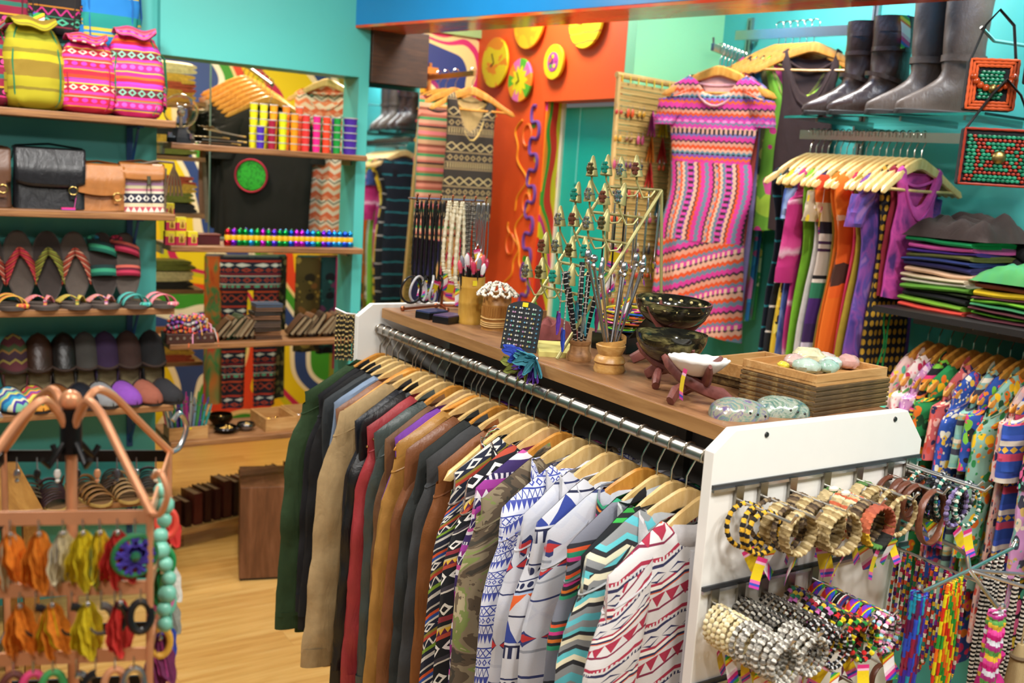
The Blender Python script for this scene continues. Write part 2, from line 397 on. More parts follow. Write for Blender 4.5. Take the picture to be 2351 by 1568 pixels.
# dark wood panel and mirror beside the column
wp = thing('wood_panel', 'dark wood box panel above the narrow mirror, under the blue beam', 'panel', (1.88, 3.96, 2.09))
MB().box((0, 0, 0.1125), (0.262, 0.05, 0.225)).build('front_board', wood('dark_panel', ['#2a180d', '#3d2515', '#553620'], (6, 6, 60)), wp, smooth=False, bev=.002)
mi = thing('wall_mirror', 'tall narrow frameless mirror reflecting the dress rack', 'mirror', (1.868, 3.945, 0.30), rot=(math.radians(-0.65), 0, 0))
t = NT('mat_mirror', 0.02, 1.0); n_ = t.noise(t.coord('Object'), 3, 2); MIR = t.out(t.ramp(n_, [(0, '#e4eae8'), (1, '#eef2f0')], False))
MB().box((0, 0.0, 0.885), (0.238, 0.006, 1.77)).build('glass', MIR, mi, smooth=False)
MB().box((0, 0.0075, 0.885), (0.242, 0.008, 1.774)).build('backing', DARKMET, mi, smooth=False)

# ================================================================ counter unit
cu = thing('counter_unit', 'white slatwall counter with a brown wood top and hanging rails', 'counter', (0, 0, 0))
TOPW = wood('counter_top', ['#5f4128', '#8a6242', '#a87c55'], (14, 2.2, 14), 0.38)
MB().box((1.378, 1.81, 1.347), (0.42, 1.36, 0.028)).build('worktop', TOPW, cu, smooth=False, bev=.002)
MB().box((1.168, 1.81, 1.3465), (0.004, 1.36, 0.026)).build('edge_strip', wood('edge_strip', ['#8a6136', '#b08450'], (30, 3, 30)), cu, smooth=False)
def end_panel(y, nm):
    poly = [(1.101, 0), (1.101, 1.336), (1.144, 1.3695), (1.58, 1.3695), (1.633, 1.309), (1.633, 0)]
    M = Matrix.Translation((0, y, 0)) @ Matrix.Rotation(pi/2, 4, 'X')
    return MB().prism(poly, 0.022, M).build(nm, WHITE, cu, smooth=False, bev=.0015)
end_panel(1.122, 'end_panel'); end_panel(2.525, 'end_panel')
for z in (1.279, 1.107, 0.937, 0.767, 0.597):      # aluminium slot inserts in the near end panel
    MB().box((1.367, 1.0985, z), (0.528, 0.004, 0.007)).build('slat_channel', solid('#55575a', .35, .6), cu, smooth=False)
    MB().box((1.367, 1.0965, z - 0.0058), (0.528, 0.006, 0.005)).build('slat_lip', metal('#cfcfd2', .3), cu, smooth=False)
for x in (1.215, 1.545):
    MB().lathe([(0, 0), (.005, 0), (.004, .002), (0, .0022)], 10, M=Matrix.Translation((x, 1.1, 1.356)) @ Matrix.Rotation(pi/2, 4, 'X')).build('screw_cap', solid('#2a2a2a', .4), cu)
for y in (1.46, 2.05): MB().box((1.378, y, 0.665), (0.03, 0.03, 1.33)).build('inner_post', solid('#55524e', .5), cu, smooth=False)
MB().box((1.39, 1.81, 0.90), (0.02, 1.34, 0.86)).build('divider', solid('#6d6a66', .6), cu, smooth=False)
MB().box((1.378, 1.81, 0.06), (0.5, 1.36, 0.10)).build('plinth', WHITE, cu, smooth=False)
MB().tube([(1.164, 1.12, 1.30), (1.164, 2.505, 1.30)], 0.0125, 20).build('front_rail', metal('#b8b4ae', .34), cu)
MB().tube([(1.57, 1.12, 1.26), (1.57, 2.505, 1.26)], 0.0125, 16).build('back_rail', STEEL, cu)

# ================================================================ hangers and garments
HW = [wood('hanger_pale', ['#cfa562', '#e0bc7c', '#eed098'], (30, 30, 8), 0.3), wood('hanger_honey', ['#b8752c', '#d4913c', '#e6aa55'], (30, 30, 8), 0.3)]
WIRE = metal('#c8bfae', 0.2)
def hanger_meshes():
    hw = 0.212
    def fn(a, b):
        x = lerp(-hw, hw, a); ax = abs(x) / hw
        z = -0.066 - 0.008 * ss(0, .25, ax) - 0.085 * ss(0.05, 1.25, ax) * 1.12
        h = lerp(0.019, 0.0125, ss(0, .9, ax)); e = 1.0 if ax < .93 else max(0.02, math.sqrt(max(0, 1 - ((ax - .93) / .07) ** 2)))
        th = lerp(0.007, 0.0085, ax) * e; q = 2 * pi * b
        return (x, -0.022 * ax * ax + th * pw(cos(q), .6), z - .018 + h * e * pw(sin(q), .7), x, b * .05)
    body = MB().grid(fn, 26, 8, cv=True).mesh('hanger_body')
    pts = [(0, 0, -0.07), (0, 0, -0.045), (0.006, 0, -0.034), (0.0155, 0, -0.018)]
    for i in range(9):
        q = lerp(-0.35, 3.55, i / 8); pts.append((0.0152 * cos(q), 0, 0.0152 * sin(q)))
    hook = MB().tube(pts, 0.0019, 6).mesh('hanger_hook')
    bar = MB().tube([(-.185, -.016, -.165), (0, -.004, -.167), (.185, -.016, -.165)], .0048, 8).mesh('hanger_bar')
    return body, hook, bar
HB, HH, HR = hanger_meshes()
def hanger(label, loc, rz=0, hue=0, bar=False, group='wooden clothes hangers', tilt=0.0, hs=1.0):
    t = thing('wooden_hanger', label, 'hanger', loc, rz, group, rot=(0, tilt, rz))
    o_ = put('hanger_arms', HB, HW[hue], t); o_.scale = (hs, 1 if hs == 1 else hs * .72, 1); put('hook', HH, WIRE, t)
    if bar: put('trouser_bar', HR, HW[hue], t)
    return t
def hang_top(ax):
    return -0.066 - 0.008 * ss(0, .25, ax) - 0.0952 * ss(0.05, 1.25, ax) - .018 + lerp(0.019, 0.0125, ss(0, .9, ax))
def garment(name, label, cat, loc, rz, m, L=.62, w=.208, t=.017, fl=0.0, sleeve=None, sl=.5, neck='round', m2=None, seed=0, neckw=.085, neckd=.05,
            wave=.006, group=None, lean=0.0, waist=None, sr=.046, st=.02, sm=None, drop=0.0, xs=1.0, tilt=0.0):
    """cloth hung on a hanger whose hook is at loc; x = across the shoulders, z down"""
    rr = random.Random(seed * 7 + 3); ph = rr.uniform(0, 6); k1 = rr.uniform(28, 45)
    T = thing(name, label, cat, loc, rz, group, rot=(0, tilt, rz))
    tops = 0.092 + drop
    def body(a, b):
        q = 2 * pi * a; cx = pw(cos(q), .75); sy = pw(sin(q), .8)
        wv = w * (1 + fl * b) * (1 + .03 * sin(b * 7 + ph))
        if waist: wv *= 1 - waist * math.exp(-((b - .42) / .18) ** 2)
        x = cx * wv; ax = abs(cx)
        b = b ** 1.5
        zt = hang_top(min(1.0, abs(x) / .212)) + .008 - drop - .03 * max(0, ax - .9)
        if ax < neckw / w:
            e = 1 - (ax * w / neckw) ** 2; zt -= (neckd if sy < 0 else neckd * .35) * e
        tv = (t * (1 + .25 * b) - .004) * ss(0, .12, b) + .0115 * (1 if b > 0 else .05) * (1 - .65 * ss(.05, .3, b))
        y = sy * tv + wave * b * (sin(k1 * x + ph) + .5 * sin(k1 * 2.1 * x + 2 * ph)) + .004 * mnoise.noise((x * 14, b * 9, seed))
        z = lerp(zt, -tops - L, b) + (.008 * sin(x * 21 + ph) if b > .95 else 0)
        return (x + lean * b, y - .022 * (abs(x) / .212) ** 2 * (1 - b), z, x + (.6 if sy > 0 else 0), -z)
    MB().grid(body, 36, 16, cu=True).build('body', m, T)
    if sleeve:
        n_ = {'long': 14, 'short': 6, 'cap': 5}[sleeve]
        for sd in (-1, 1):
            b0 = rr.uniform(-.008, .008); bend = rr.uniform(.0, .03)
            def slv(a, b, sd=sd):
                q = 2 * pi * a
                x0 = sd * (w - .046 + .022 * ss(0, .3, b) + .03 * b + (xs * .03 - .03) * b - bend * sin(b * pi) * .3); z0 = -tops - .066 - sl * b + .012 * (1 - b) ** 3
                rx = (sr + .006 * sin(b * 3)) * lerp(1.0, .78, b) * (.84 + .16 * ss(0, .16, b)); ry = st * lerp(.75, 1, ss(0, .2, b))
                wr = .0075 * mnoise.noise((a * 4, b * 8, seed * 3.1 + sd)) + .0035 * mnoise.noise((a * 9, b * 26, seed + sd)) + .002 * sin(b * 26 + a * 9 + ph) * b
                tiltz = .045 * (1 - ss(0, .3, b))       # the top edge follows the shoulder
                cz = rx * cos(q)
                return (x0 + cz + wr, b0 * b - .018 * (1 - b) + ry * sin(q) + wr - .02 * b * (sd < 0), z0 - tiltz * (cz * sd + rx) / (2 * rx) * 1.1, a * .3 + sd, -z0)
            MB().grid(slv, 16, n_ * 2, cu=True).build('sleeve', sm or m, T)
            if sleeve == 'long':
                MB().tube([slv(i_ / 20, .045)[:3] for i_ in range(20)], .0022, 5, True).build('armhole_seam', m2 or sm or m, T)
                ze = -tops - .066 - sl
                MB().grid(lambda a, b, sd=sd: (sd * (w + .006 + (xs * .03 - .03)) + (sr * .80) * cos(2*pi*a), b0 - .02 * (sd < 0) + (st * 1.08) * sin(2*pi*a), ze + .012 - .05 * b, a * .3, -ze + .05 * b), 16, 2, cu=True).build('cuff', m2 or sm or m, T)
    if neck == 'collar':
        def col(a, b):
            q = lerp(-.35 * pi, 1.35 * pi, a) + pi; e = b
            rx = neckw * (.95 + .22 * ss(.3, 1, e)); ry = .022 + .014 * ss(.3, 1, e)
            zz = -tops - .03 + .052 * sin(min(1, e / .55) * pi / 2) - .055 * ss(.5, 1, e) - .03 * abs(cos(q)) ** 2
            return (rx * cos(q), ry * sin(q) - .004, zz - .02 * (1 if sin(q) < -.6 else 0), a * .4, e * .1)
        MB().grid(col, 24, 6).build('collar', m2 or m, T)
    elif neck == 'hood':
        def hd(a, b):
            q = 2 * pi * a; rx = (neckw + .025) * (1 - .10 * b) + .010 * sin(3 * q + ph) * b; ry = (.026 + .020 * sin(pi * b))
            return (rx * cos(q), ry * sin(q) + .014 + .02 * b, -tops - .055 + .060 * min(1, b * 1.6) - .035 * max(0, b - .6) - .05 * abs(cos(q)) ** 2 * (1 - b) - .02 * b * (sin(q) < 0) + .006 * sin(5 * q + ph), a * .5, b * .15)
        MB().grid(hd, 24, 6, cu=True).build('hood', m2 or m, T)
        for sd in (-1, 1):
            MB().tube([(sd * .045, -.03, -tops - .055), (sd * .047, -.036, -tops - .14), (sd * .05, -.036, -tops - .33)], .0042, 6).build('drawstring', solid('#b9babf', .8), T)
    elif neck == 'round':
        MB().tube([(neckw * cos(q), .013 * sin(q) - .005, -tops - .004 - .03 * abs(cos(q)) ** 2 - (neckd if sin(q) < 0 else neckd * .35) * (1 - cos(q) ** 2)) for q in [2*pi*i/26 for i in range(26)]], .005, 6, True).build('neckband', m2 or m, T)
    return T
GR = 'jackets and tops on the front rail of the counter'
# ---- garments on the front rail (far to near)
ETH1 = bands('wool_ethnic_a', .13, [(0, '#1d2233'), (.13, '#c9c3b8'), (.17, '#1d2233'), (.24, '#d4582c'), (.30, '#2b4f9a'), (.36, '#e0dccd'), (.4, '#20263a'), (.55, '#8a7a2c'), (.6, '#b5412e'), (.66, '#1d2233'), (.8, '#7a9a30'), (.86, '#1d2233'), (.93, '#cfcac0')], motifs=[(.4, .55, 'ring', .045, '#e9e6de'), (.66, .8, 'zig', .03, '#e6e0d2')], slant=.5)
ETH2 = bands('wool_ethnic_b', .15, [(0, '#15181f'), (.2, '#8f2f3a'), (.28, '#15181f'), (.34, '#c8b88a'), (.38, '#5b2144'), (.46, '#b54a35'), (.52, '#15181f'), (.78, '#3d3a44'), (.84, '#d9d3c8'), (.87, '#15181f')], motifs=[(.0, .2, 'ring', .05, '#ece9e0'), (.54, .76, 'ring', .055, '#f0eee8'), (.38, .46, 'tri', .02, '#e6b93c')], slant=.3)
PURW = bands('purple_white_print', .11, [(0, '#3c2a66'), (.2, '#d9d3de'), (.3, '#a03a9a'), (.45, '#e6e2ea'), (.6, '#33285c'), (.8, '#d058a8'), (.9, '#e8e4ec')], motifs=[(.2, .3, 'check', .012, '#2b2250'), (.45, .6, 'tri', .02, '#8c2a80'), (.6, .8, 'zig', .03, '#e8e4ec')])
CAMO = blotch('camouflage', [(0, '#3f3a30'), (.40, '#5d4f3e'), (.46, '#8a7c62'), (.53, '#7d8a4c'), (.58, '#b3a683'), (.63, '#6a5c48')], 7, dist=1.2, stretch=(1, 1.7))
BLUW = bands('blue_white_print', .085, [(0, '#e3e6f0'), (.08, '#3a4a9c'), (.11, '#e3e6f0'), (.3, '#4a5ab0'), (.33, '#dfe3ef'), (.52, '#3a4a9c'), (.56, '#e8ebf4'), (.75, '#5560a8'), (.78, '#e3e6f0')], motifs=[(.11, .3, 'cross', .017, '#4652a8'), (.33, .52, 'ring', .015, '#4652a8'), (.56, .75, 'zig', .012, '#3a4a9c'), (.78, 1.0, 'tri', .012, '#4652a8')])
AZ1 = bands('white_aztec_a', .18, [(0, '#c6c8d0'), (.42, '#b9bcc6'), (.45, '#c6c8d0'), (.6, '#2b3460'), (.62, '#c6c8d0'), (.9, '#c2c5cd'), (.93, '#c6c8d0')], motifs=[(.06, .36, 'diamond', .075, '#27315e'), (.12, .30, 'diamond', .075, '#c33436'), (.66, .88, 'ring', .05, '#c2c5cf')])
AZ2 = bands('white_aztec_arrow', .21, [(0, '#c9cad0'), (.1, '#232a55'), (.115, '#c9cad0'), (.22, '#1d2140'), (.25, '#9fb6d8'), (.27, '#c9cad0'), (.52, '#1d2140'), (.54, '#c9cad0'), (.8, '#1d2140'), (.82, '#c9cad0')], motifs=[(.115, .22, 'dot', .02, '#20264a'), (.28, .5, 'tri', .09, '#e0622c'), (.55, .78, 'tri2', .09, '#2d3f8c'), (.82, .92, 'check', .022, '#20264a')])
AZ3 = bands('grey_aztec', .16, [(0, '#bfc2ca'), (.3, '#8f949e'), (.33, '#bfc2ca'), (.6, '#2e3868'), (.63, '#bfc2ca')], motifs=[(.05, .28, 'diamond', .08, '#303a70'), (.1, .22, 'diamond', .08, '#b83232'), (.66, .95, 'cross', .06, '#b9bdc8')])
STR1 = bands('grey_pink_stripe', .12, [(0, '#787a86'), (.3, '#2b2c34'), (.36, '#e0562a'), (.42, '#1f8a6a'), (.5, '#d23a86'), (.56, '#2b2c34'), (.64, '#e07a2c'), (.7, '#1f2a30'), (.76, '#2f9a72'), (.84, '#787a86')])
STR2 = bands('black_teal_stripe', .16, [(0, '#1b1d21'), (.45, '#1f6f8a'), (.52, '#2ba0b5'), (.57, '#1b1d21'), (.62, '#2f9a3e'), (.66, '#1b1d21'), (.7, '#3ab04a'), (.74, '#1b1d21')])
STR3 = bands('teal_wave_stripe', .13, [(0, '#8b8f90'), (.12, '#62c4cc'), (.2, '#2b2c30'), (.27, '#e9e4c4'), (.36, '#8b8f90'), (.46, '#3a3c40'), (.52, '#62c4cc'), (.62, '#efe9c8'), (.7, '#2b2c30'), (.77, '#8b8f90'), (.88, '#5cb9c4')], zig=(.018, .085))
AZ4 = bands('white_maroon_aztec', .115, [(0, '#d6d3d2'), (.12, '#a82c46'), (.18, '#d6d3d2'), (.22, '#2a2c52'), (.27, '#d6d3d2'), (.5, '#a82c46'), (.54, '#efe9e2'), (.6, '#2a2c52'), (.64, '#d8643c'), (.66, '#d6d3d2'), (.9, '#7c2342'), (.94, '#d6d3d2')], motifs=[(.29, .49, 'diamond', .045, '#2a2c58'), (.33, .45, 'diamond', .045, '#d6d3d2'), (.68, .88, 'tri', .03, '#a82c46'), (.12, .18, 'check', .008, '#d6d3d2')], zig=(.012, .10), slant=.22)
specs = [ # name, short description, material, extra
 ('jacket', 'dark green army jacket with sleeve tabs', cloth('#2c4526'), dict(sleeve='long', sl=.56, L=.66, neck='collar', sr=.055, xs=1.3, w=.225)),
 ('jacket', 'black denim jacket beside the army jacket', cloth('#191a1f'), dict(sleeve='long', sl=.5, L=.66, neck='collar')),
 ('jacket', 'black zip jacket with soft collar', cloth('#141416'), dict(sleeve='long', sl=.53, L=.7, neck='collar')),
 ('vest', 'dark grey denim vest', cloth('#34393c'), dict(L=.55, neck='collar')),
 ('vest', 'light blue denim vest lined in yellow', cloth('#7f93ad'), dict(L=.55, neck='round', m2=cloth('#d8bc74'))),
 ('jacket', 'rose brown leather jacket', leather('#94694e'), dict(sleeve='long', sl=.5, L=.6, neck='round')),
 ('jacket', 'beige canvas jacket with ribbed cuffs', cloth('#b79c70'), dict(sleeve='long', sl=.56, L=.66, neck='collar', sr=.056, xs=1.4, m2=cloth('#a88d62'), w=.222)),
 ('jacket', 'navy blue leather jacket', leather('#23272f'), dict(sleeve='long', sl=.55, L=.66, neck='collar')),
 ('jacket', 'black leather biker jacket', leather('#17181a'), dict(sleeve='long', sl=.55, L=.66, neck='collar', sr=.05)),
 ('jacket', 'red jacket with studded shoulders', leather('#b03a40', .5), dict(sleeve='long', sl=.56, L=.66, neck='round', studs=True)),
 ('jacket', 'grey green leather jacket with wide lapel', leather('#4a5755'), dict(sleeve='long', sl=.55, L=.66, neck='collar', neckw=.1)),
 ('jacket', 'dark tan suede jacket', leather('#7d5736', .6), dict(sleeve='long', sl=.55, L=.66, neck='collar')),
 ('jacket', 'purple cotton jacket', cloth('#7d46b0'), dict(sleeve='long', sl=.5, L=.66, neck='round', w=.2)),
 ('jacket', 'mustard tan leather jacket', leather('#bb8a45'), dict(sleeve='long', sl=.6, L=.66, neck='round', sr=.054, xs=1.2, w=.215)),
 ('jacket', 'chestnut brown leather jacket', leather('#8a5636'), dict(sleeve='long', sl=.56, L=.66, neck='round')),
 ('jacket', 'washed black denim jacket with pale seams', cloth('#2c302f'), dict(sleeve='long', sl=.5, L=.7, neck='collar')),
 ('jacket', 'charcoal grey denim jacket', cloth('#3f4143'), dict(sleeve='long', sl=.5, L=.66, neck='collar')),
 ('jacket', 'rust brown suede jacket', leather('#8a5226', .55), dict(sleeve='long', sl=.6, L=.66, neck='collar', sr=.054, xs=1.2)),
 ('jacket', 'navy woollen jacket with orange and green woven stripes', ETH1, dict(sleeve='long', sl=.56, L=.66, neck='hood', sr=.052)),
 ('jacket', 'black woollen jacket with white ring weave and red bands', ETH2, dict(sleeve='long', sl=.58, L=.66, neck='hood', sr=.054, xs=1.1)),
 ('top', 'purple and white patterned top', PURW, dict(sleeve='long', sl=.5, L=.6, neck='round')),
 ('jacket', 'camouflage jacket in green and brown', CAMO, dict(sleeve='long', sl=.6, L=.7, neck='collar', sr=.058, xs=1.3, w=.222)),
 ('hoodie', 'hooded top in fine blue and white print', BLUW, dict(sleeve='long', sl=.6, L=.66, neck='hood', sr=.052)),
 ('hoodie', 'pale grey hoodie with navy and red diamonds', AZ1, dict(sleeve='long', sl=.6, L=.66, neck='hood', sr=.056, m2=cloth('#d3d4da'))),
 ('hoodie', 'pale grey hoodie with orange arrowheads and navy bands', AZ2, dict(sleeve='long', sl=.6, L=.66, neck='hood', sr=.058, m2=cloth('#d6d7dc'), xs=1.2)),
 ('hoodie', 'light grey hoodie with blue and red motifs', AZ3, dict(sleeve='long', sl=.6, L=.66, neck='hood', sr=.052, m2=cloth('#c8cad2'))),
 ('hoodie', 'grey hoodie with narrow orange, pink and green stripes', STR1, dict(sleeve='long', sl=.58, L=.66, neck='hood', sr=.05)),
 ('jacket', 'black puffed jacket with teal and green stripes', STR2, dict(sleeve='long', sl=.58, L=.66, neck='collar', sr=.052)),
 ('hoodie', 'grey hoodie with wavy turquoise and cream stripes', STR3, dict(sleeve='long', sl=.6, L=.66, neck='hood', sr=.056, m2=cloth('#b5babc'), xs=1.2)),
 ('hoodie', 'white hoodie with maroon and navy aztec pattern', AZ4, dict(sleeve='long', sl=.6, L=.66, neck='hood', sr=.056, xs=1.1, m2=cloth('#c9c6c8'), w=.215)),
]
ys = [2.487, 2.447, 2.405, 2.37, 2.326, 2.284, 2.233, 2.19, 2.145, 2.105, 2.06, 2.012, 1.975, 1.932, 1.885, 1.845, 1.805, 1.762, 1.70, 1.648, 1.606, 1.562, 1.505, 1.45, 1.40, 1.345, 1.30, 1.262, 1.222, 1.178]
for i, ((nm, d, m, kw), y) in enumerate(zip(specs, ys)):
    kw = dict(kw); kw['L'] = .76 if kw['L'] > .58 else kw['L']; kw['sl'] = kw.get('sl', .5) * 1.13; studs = kw.pop('studs', False)
    rz = R.uniform(-.09, .05); tl = R.uniform(-.03, .03)
    if i == 29: rz = .02
    hanger('wooden hanger holding the ' + d, (1.164, y, 1.30), rz, 0 if i % 5 else 1, bar=False, tilt=tl, hs=.86)
    g = garment(nm, d + ' on the counter front rail', nm, (1.164, y, 1.30), rz, m, seed=i + 1, t=.0135, st=.0165, wave=.003, neckd=.06, neckw=kw.pop('neckw', .095), group=GR, tilt=tl, drop=0.0, **kw)
    if studs:
        for k in range(9): MB().ball((-.10 - .014 * k, -.026 - .003 * (k % 2), -.135 - .006 * k - .012 * (k % 3)), .0035, 8).build('stud', metal('#b08a5a', .3), g)
# a few spare hangers between the jackets
for y, nb in ((2.266, 'rose brown and beige jackets'), (1.95, 'purple and mustard jackets'), (1.735, 'rust and navy woollen jackets')):
    hanger('empty wooden hanger between the ' + nb, (1.164, y, 1.30), R.uniform(-.06, .06), R.randint(0, 1), group='spare hangers on the counter rail')
# dark garments on the back rail of the counter
darks = [('black cotton coat', '#16161a'), ('dark olive coat', '#33361f'), ('dark purple top', '#33224a'), ('deep red shirt', '#5a1a22'), ('navy jumper', '#1a2038'), ('brown corduroy shirt', '#4a2c1c'), ('black knit dress', '#1a1719'), ('maroon dress', '#4c1828'), ('dark teal shirt', '#17383a'), ('yellow and violet scarf top', '#a58c1c'), ('wine red tunic', '#6b1f33'), ('black lace top', '#121214')]
for i, (d, c) in enumerate(darks):
    y = 2.43 - i * .108
    hanger('wooden back-rail hanger holding the ' + d, (1.57, y, 1.26), R.uniform(-.1, .1), 1, group='hangers on the back rail')
    garment('top', d + ' on the rail behind the counter', 'top', (1.57, y, 1.26), R.uniform(-.1, .1), cloth(c), L=.6, sleeve='long', sl=.45, neck='round', seed=60 + i, w=.165, t=.02, group='tops on the back rail of the counter')
# ================================================================ things on the counter top (worktop surface z = 1.361)
TZ = 1.361
COPPER = metal('#b87350', 0.3); SILVER = metal('#c4c4c6', 0.25); GOLDP = solid('#aba36a', .4, .35, .1)
TAGM = bands('price_tag_print', .040, [(0, '#d8307a'), (.14, '#f0b8d0'), (.22, '#e7c81e'), (.66, '#f0c81c'), (.74, '#e86aa8'), (.84, '#3a50b8'), (.92, '#c83aa0')], rough=.5)
TAGM2 = bands('price_tag_rainbow', .040, [(0, '#3a50b8'), (.1, '#37a84a'), (.22, '#e9dc2a'), (.34, '#e8702a'), (.42, '#f6f2ee'), (.74, '#efc9dc'), (.86, '#d8308a')], rough=.5, slant=.6)
TAGMESH = MB().grid(lambda a, b: ((a - .5) * .018, .0022 * sin(b * 3), -.004 - .040 * b, a * .018, .04 * b), 2, 3).mesh('price_tag')
def ptag(parent, loc, rot=None, k=0, s=1.0):
    s *= 1.25
    o = put('price_tag', TAGMESH, (TAGM, TAGM2)[k % 2], parent, loc, rot); o.scale = (s,) * 3; return o
def strand(x, z0, z1, w, r, mat, name, label, cat, loc, group=None, beads=0, n=26, tags=0, yw=0.0):
    """a necklace loop hanging from a hook at loc"""
    T = thing(name, label, cat, loc, 0, group); pts = []; rr = []
    for i in range(n * (4 if beads else 1)):
        q = i / (n * (4 if beads else 1)) * 2 * pi
        ww = w * (.35 + .65 * (1 - cos(q)) / 2) if True else w
        pts.append((x + ww * sin(q), yw * sin(q), lerp(z0, z1, (1 - cos(q)) / 2))); rr.append(r * (.55 + .45 * abs(sin(q * beads / 2))) if beads else r)
    MB().tube(pts, rr, 6, True).build('strand', mat, T)
    if tags: ptag(T, (x, -.006, z1 + .004), (R.uniform(-.3, .3), R.uniform(-.5, .5), R.uniform(-.6, .6)), R.randint(0, 1), .95)
    return T
# --- necklace stand
NS = (1.325, 2.44, TZ)
st = thing('necklace_stand', 'copper T-shaped necklace stand at the far end of the counter', 'stand', NS)
MB().tube([(0, 0, .004), (0, 0, .306)], .0045, 10).build('pole', COPPER, st)
for a, L in ((3.35, .13), (-.1, .10), (1.6, .05), (4.6, .10)):
    MB().tube([(0, 0, .012), (cos(a) * L, sin(a) * L * .55, .006)], .004, 8).ball((cos(a) * L, sin(a) * L * .55, .007), .0075, 10).build('foot', COPPER, st)
for yy in (-.012, .012):
    MB().tube([(-.112, yy, .306), (.112, yy, .308)], .003, 8).build('cross_bar', SILVER, st)
for i in range(7):
    x = -.108 + i * .036
    MB().tube([(x, .02, .307), (x, -.03, .305), (x - .004, -.042, .318)], .0022, 6).ball((x - .004, -.042, .319), .004, 8).build('prong', COPPER, st)
BLK = solid('#141416', .3); CREAM = bands('cream_beads', .02, [(0, '#d8cba8'), (.5, '#e8dfc2')], rough=.45); GREYB = bands('grey_beads', .012, [(0, '#6d665c'), (.5, '#a09a8e'), (.7, '#4a4540')], rough=.35)
k = 0
for i in range(9):
    strand(0, -.004, -.215 - R.uniform(0, .045), .010, .0022 if i % 3 else .0036, BLK, 'necklace', 'black cord necklace on the copper necklace stand', 'necklace', (1.222 + i * .0095, 2.415 - .006 * (i % 3), 1.668), 'black necklaces on the copper stand', beads=0 if i % 3 else 30, tags=i % 2)
for i in range(3):
    strand(0, -.004, -.20 - .02 * i, .016, .0062, CREAM, 'necklace', ['longest', 'middle', 'short'][2 - i] + ' cream wooden bead necklace on the copper stand', 'necklace', (1.312 + i * .016, 2.40 - .008 * i, 1.668), 'cream bead necklaces', beads=40, tags=1)
for i in range(4):
    strand(0, -.004, -.21 - R.uniform(0, .04), .011, .0046, GREYB, 'necklace', 'grey seed bead necklace beside the cream beads', 'necklace', (1.358 + i * .011, 2.412 - .006 * (i % 2), 1.668), 'grey bead necklaces on the copper stand', beads=44, tags=i % 2)
for i in range(6):
    strand(0, -.004, -.12 - R.uniform(0, .06), .008, .0017, SILVER, 'necklace', 'thin silver chain necklace on the copper stand', 'necklace', (1.395 + i * .0085, 2.41 - .006 * (i % 2), 1.668), 'silver chains on the copper stand', tags=(i == 1))
for i in range(5):   # clear and black bangles hung low at the left
    tag(MB().tube([(.03 * cos(q), .004 * sin(q * 2), .036 * sin(q)) for q in [2*pi*j/24 for j in range(24)]], .0032, 8, True).build('bangle', solid('#cfcfd4', .12) if i % 2 else BLK, loc=(1.20 + i * .024, 2.385 + .004 * i, 1.425), rot=(0, 0, .3 * i)), ('pale' if i % 2 else 'black') + ' glossy bangle hanging under the black necklaces', 'bangle', 'bangles under the necklace stand')
# --- small tins / notebooks
for i, (x, y, a, c, nm) in enumerate(((1.222, 2.30, .35, '#34406a', 'blue'), (1.232, 2.225, .45, '#4a3d66', 'purple'))):
    t_ = thing('card_box', 'flat black card box with a %s picture lid on the counter' % nm, 'box', (x, y, TZ), a)
    MB().box((0, 0, .009), (.075, .05, .018)).build('base', BLK, t_, smooth=False, bev=.001)
    MB().box((0, 0, .0195), (.072, .047, .003)).build('lid', bands('cardlid_' + nm, .03, [(0, c), (.4, '#8a6a9a'), (.6, '#23253a'), (.8, c)], rough=.3), t_, smooth=False)
# --- bamboo cups
BAM = wood('bamboo_pale', ['#a5782c', '#bf923c', '#d0a850'], (12, 12, 3), .35); BAM2 = wood('bamboo_dark', ['#7c4d1e', '#a06c30', '#b98a4a'], (12, 12, 3), .4)
b1 = thing('bamboo_cup', 'tall pale bamboo cup holding gem-ended hair sticks', 'cup', (1.285, 2.205, TZ))
MB().lathe([(.0335, 0), (.0345, .006), (.033, .010), (.033, .05), (.034, .054), (.033, .058), (.0325, .092), (.0335, .095), (.0325, .098), (.033, .122), (.029, .122), (.029, .02), (0, .02)], 26).build('cup_body', BAM, b1)
MB().box((-.012, -.0335, .108), (.012, .001, .013)).build('sticker', solid('#e8d21c', .5), b1, smooth=False)
gems = ['#e8e4ea', '#c8365a', '#e08a3a', '#8a8a92', '#f0f0f2', '#d85a6a']
for i in range(18):
    q = i * 2.4; r = .024 * math.sqrt((i + .5) / 18); lean = .5
    T_ = thing('hair_stick', 'hair stick with a %s drop-shaped tip in the tall bamboo cup' % ['white', 'red', 'orange', 'grey', 'pearl', 'coral'][i % 6], 'hair stick', (1.285 + r * cos(q), 2.205 + r * sin(q), TZ + .025), 0, 'hair sticks in the tall bamboo cup')
    tip = Vector((r * cos(q) * lean, r * sin(q) * lean, .115 + .012 * sin(i * 1.7)))
    MB().tube([(0, 0, 0), tip], .0026, 6).build('stick', BLK, T_)
    MB().tube([tip, tip + Vector((.002 * cos(q), .002 * sin(q), .008)), tip + Vector((.005 * cos(q), .005 * sin(q), .022)), tip + Vector((.006 * cos(q), .006 * sin(q), .030))], [.0035, .0062, .0062, .002], 8).build('tip', solid(gems[i % 6], .2), T_)
    MB().ball(tip, .0045, 8).build('binding', solid('#b0466a', .5), T_)
b2 = thing('bamboo_cup', 'short carved bamboo cup piled with white bead bracelets', 'cup', (1.302, 2.105, TZ))
MB().lathe([(.0375, 0), (.0365, .004), (.0365, .058), (.0375, .06), (.0375, .066), (.036, .068), (.036, .09), (.032, .09), (.032, .015), (0, .015)], 28).build('cup_body', BAM2, b2)
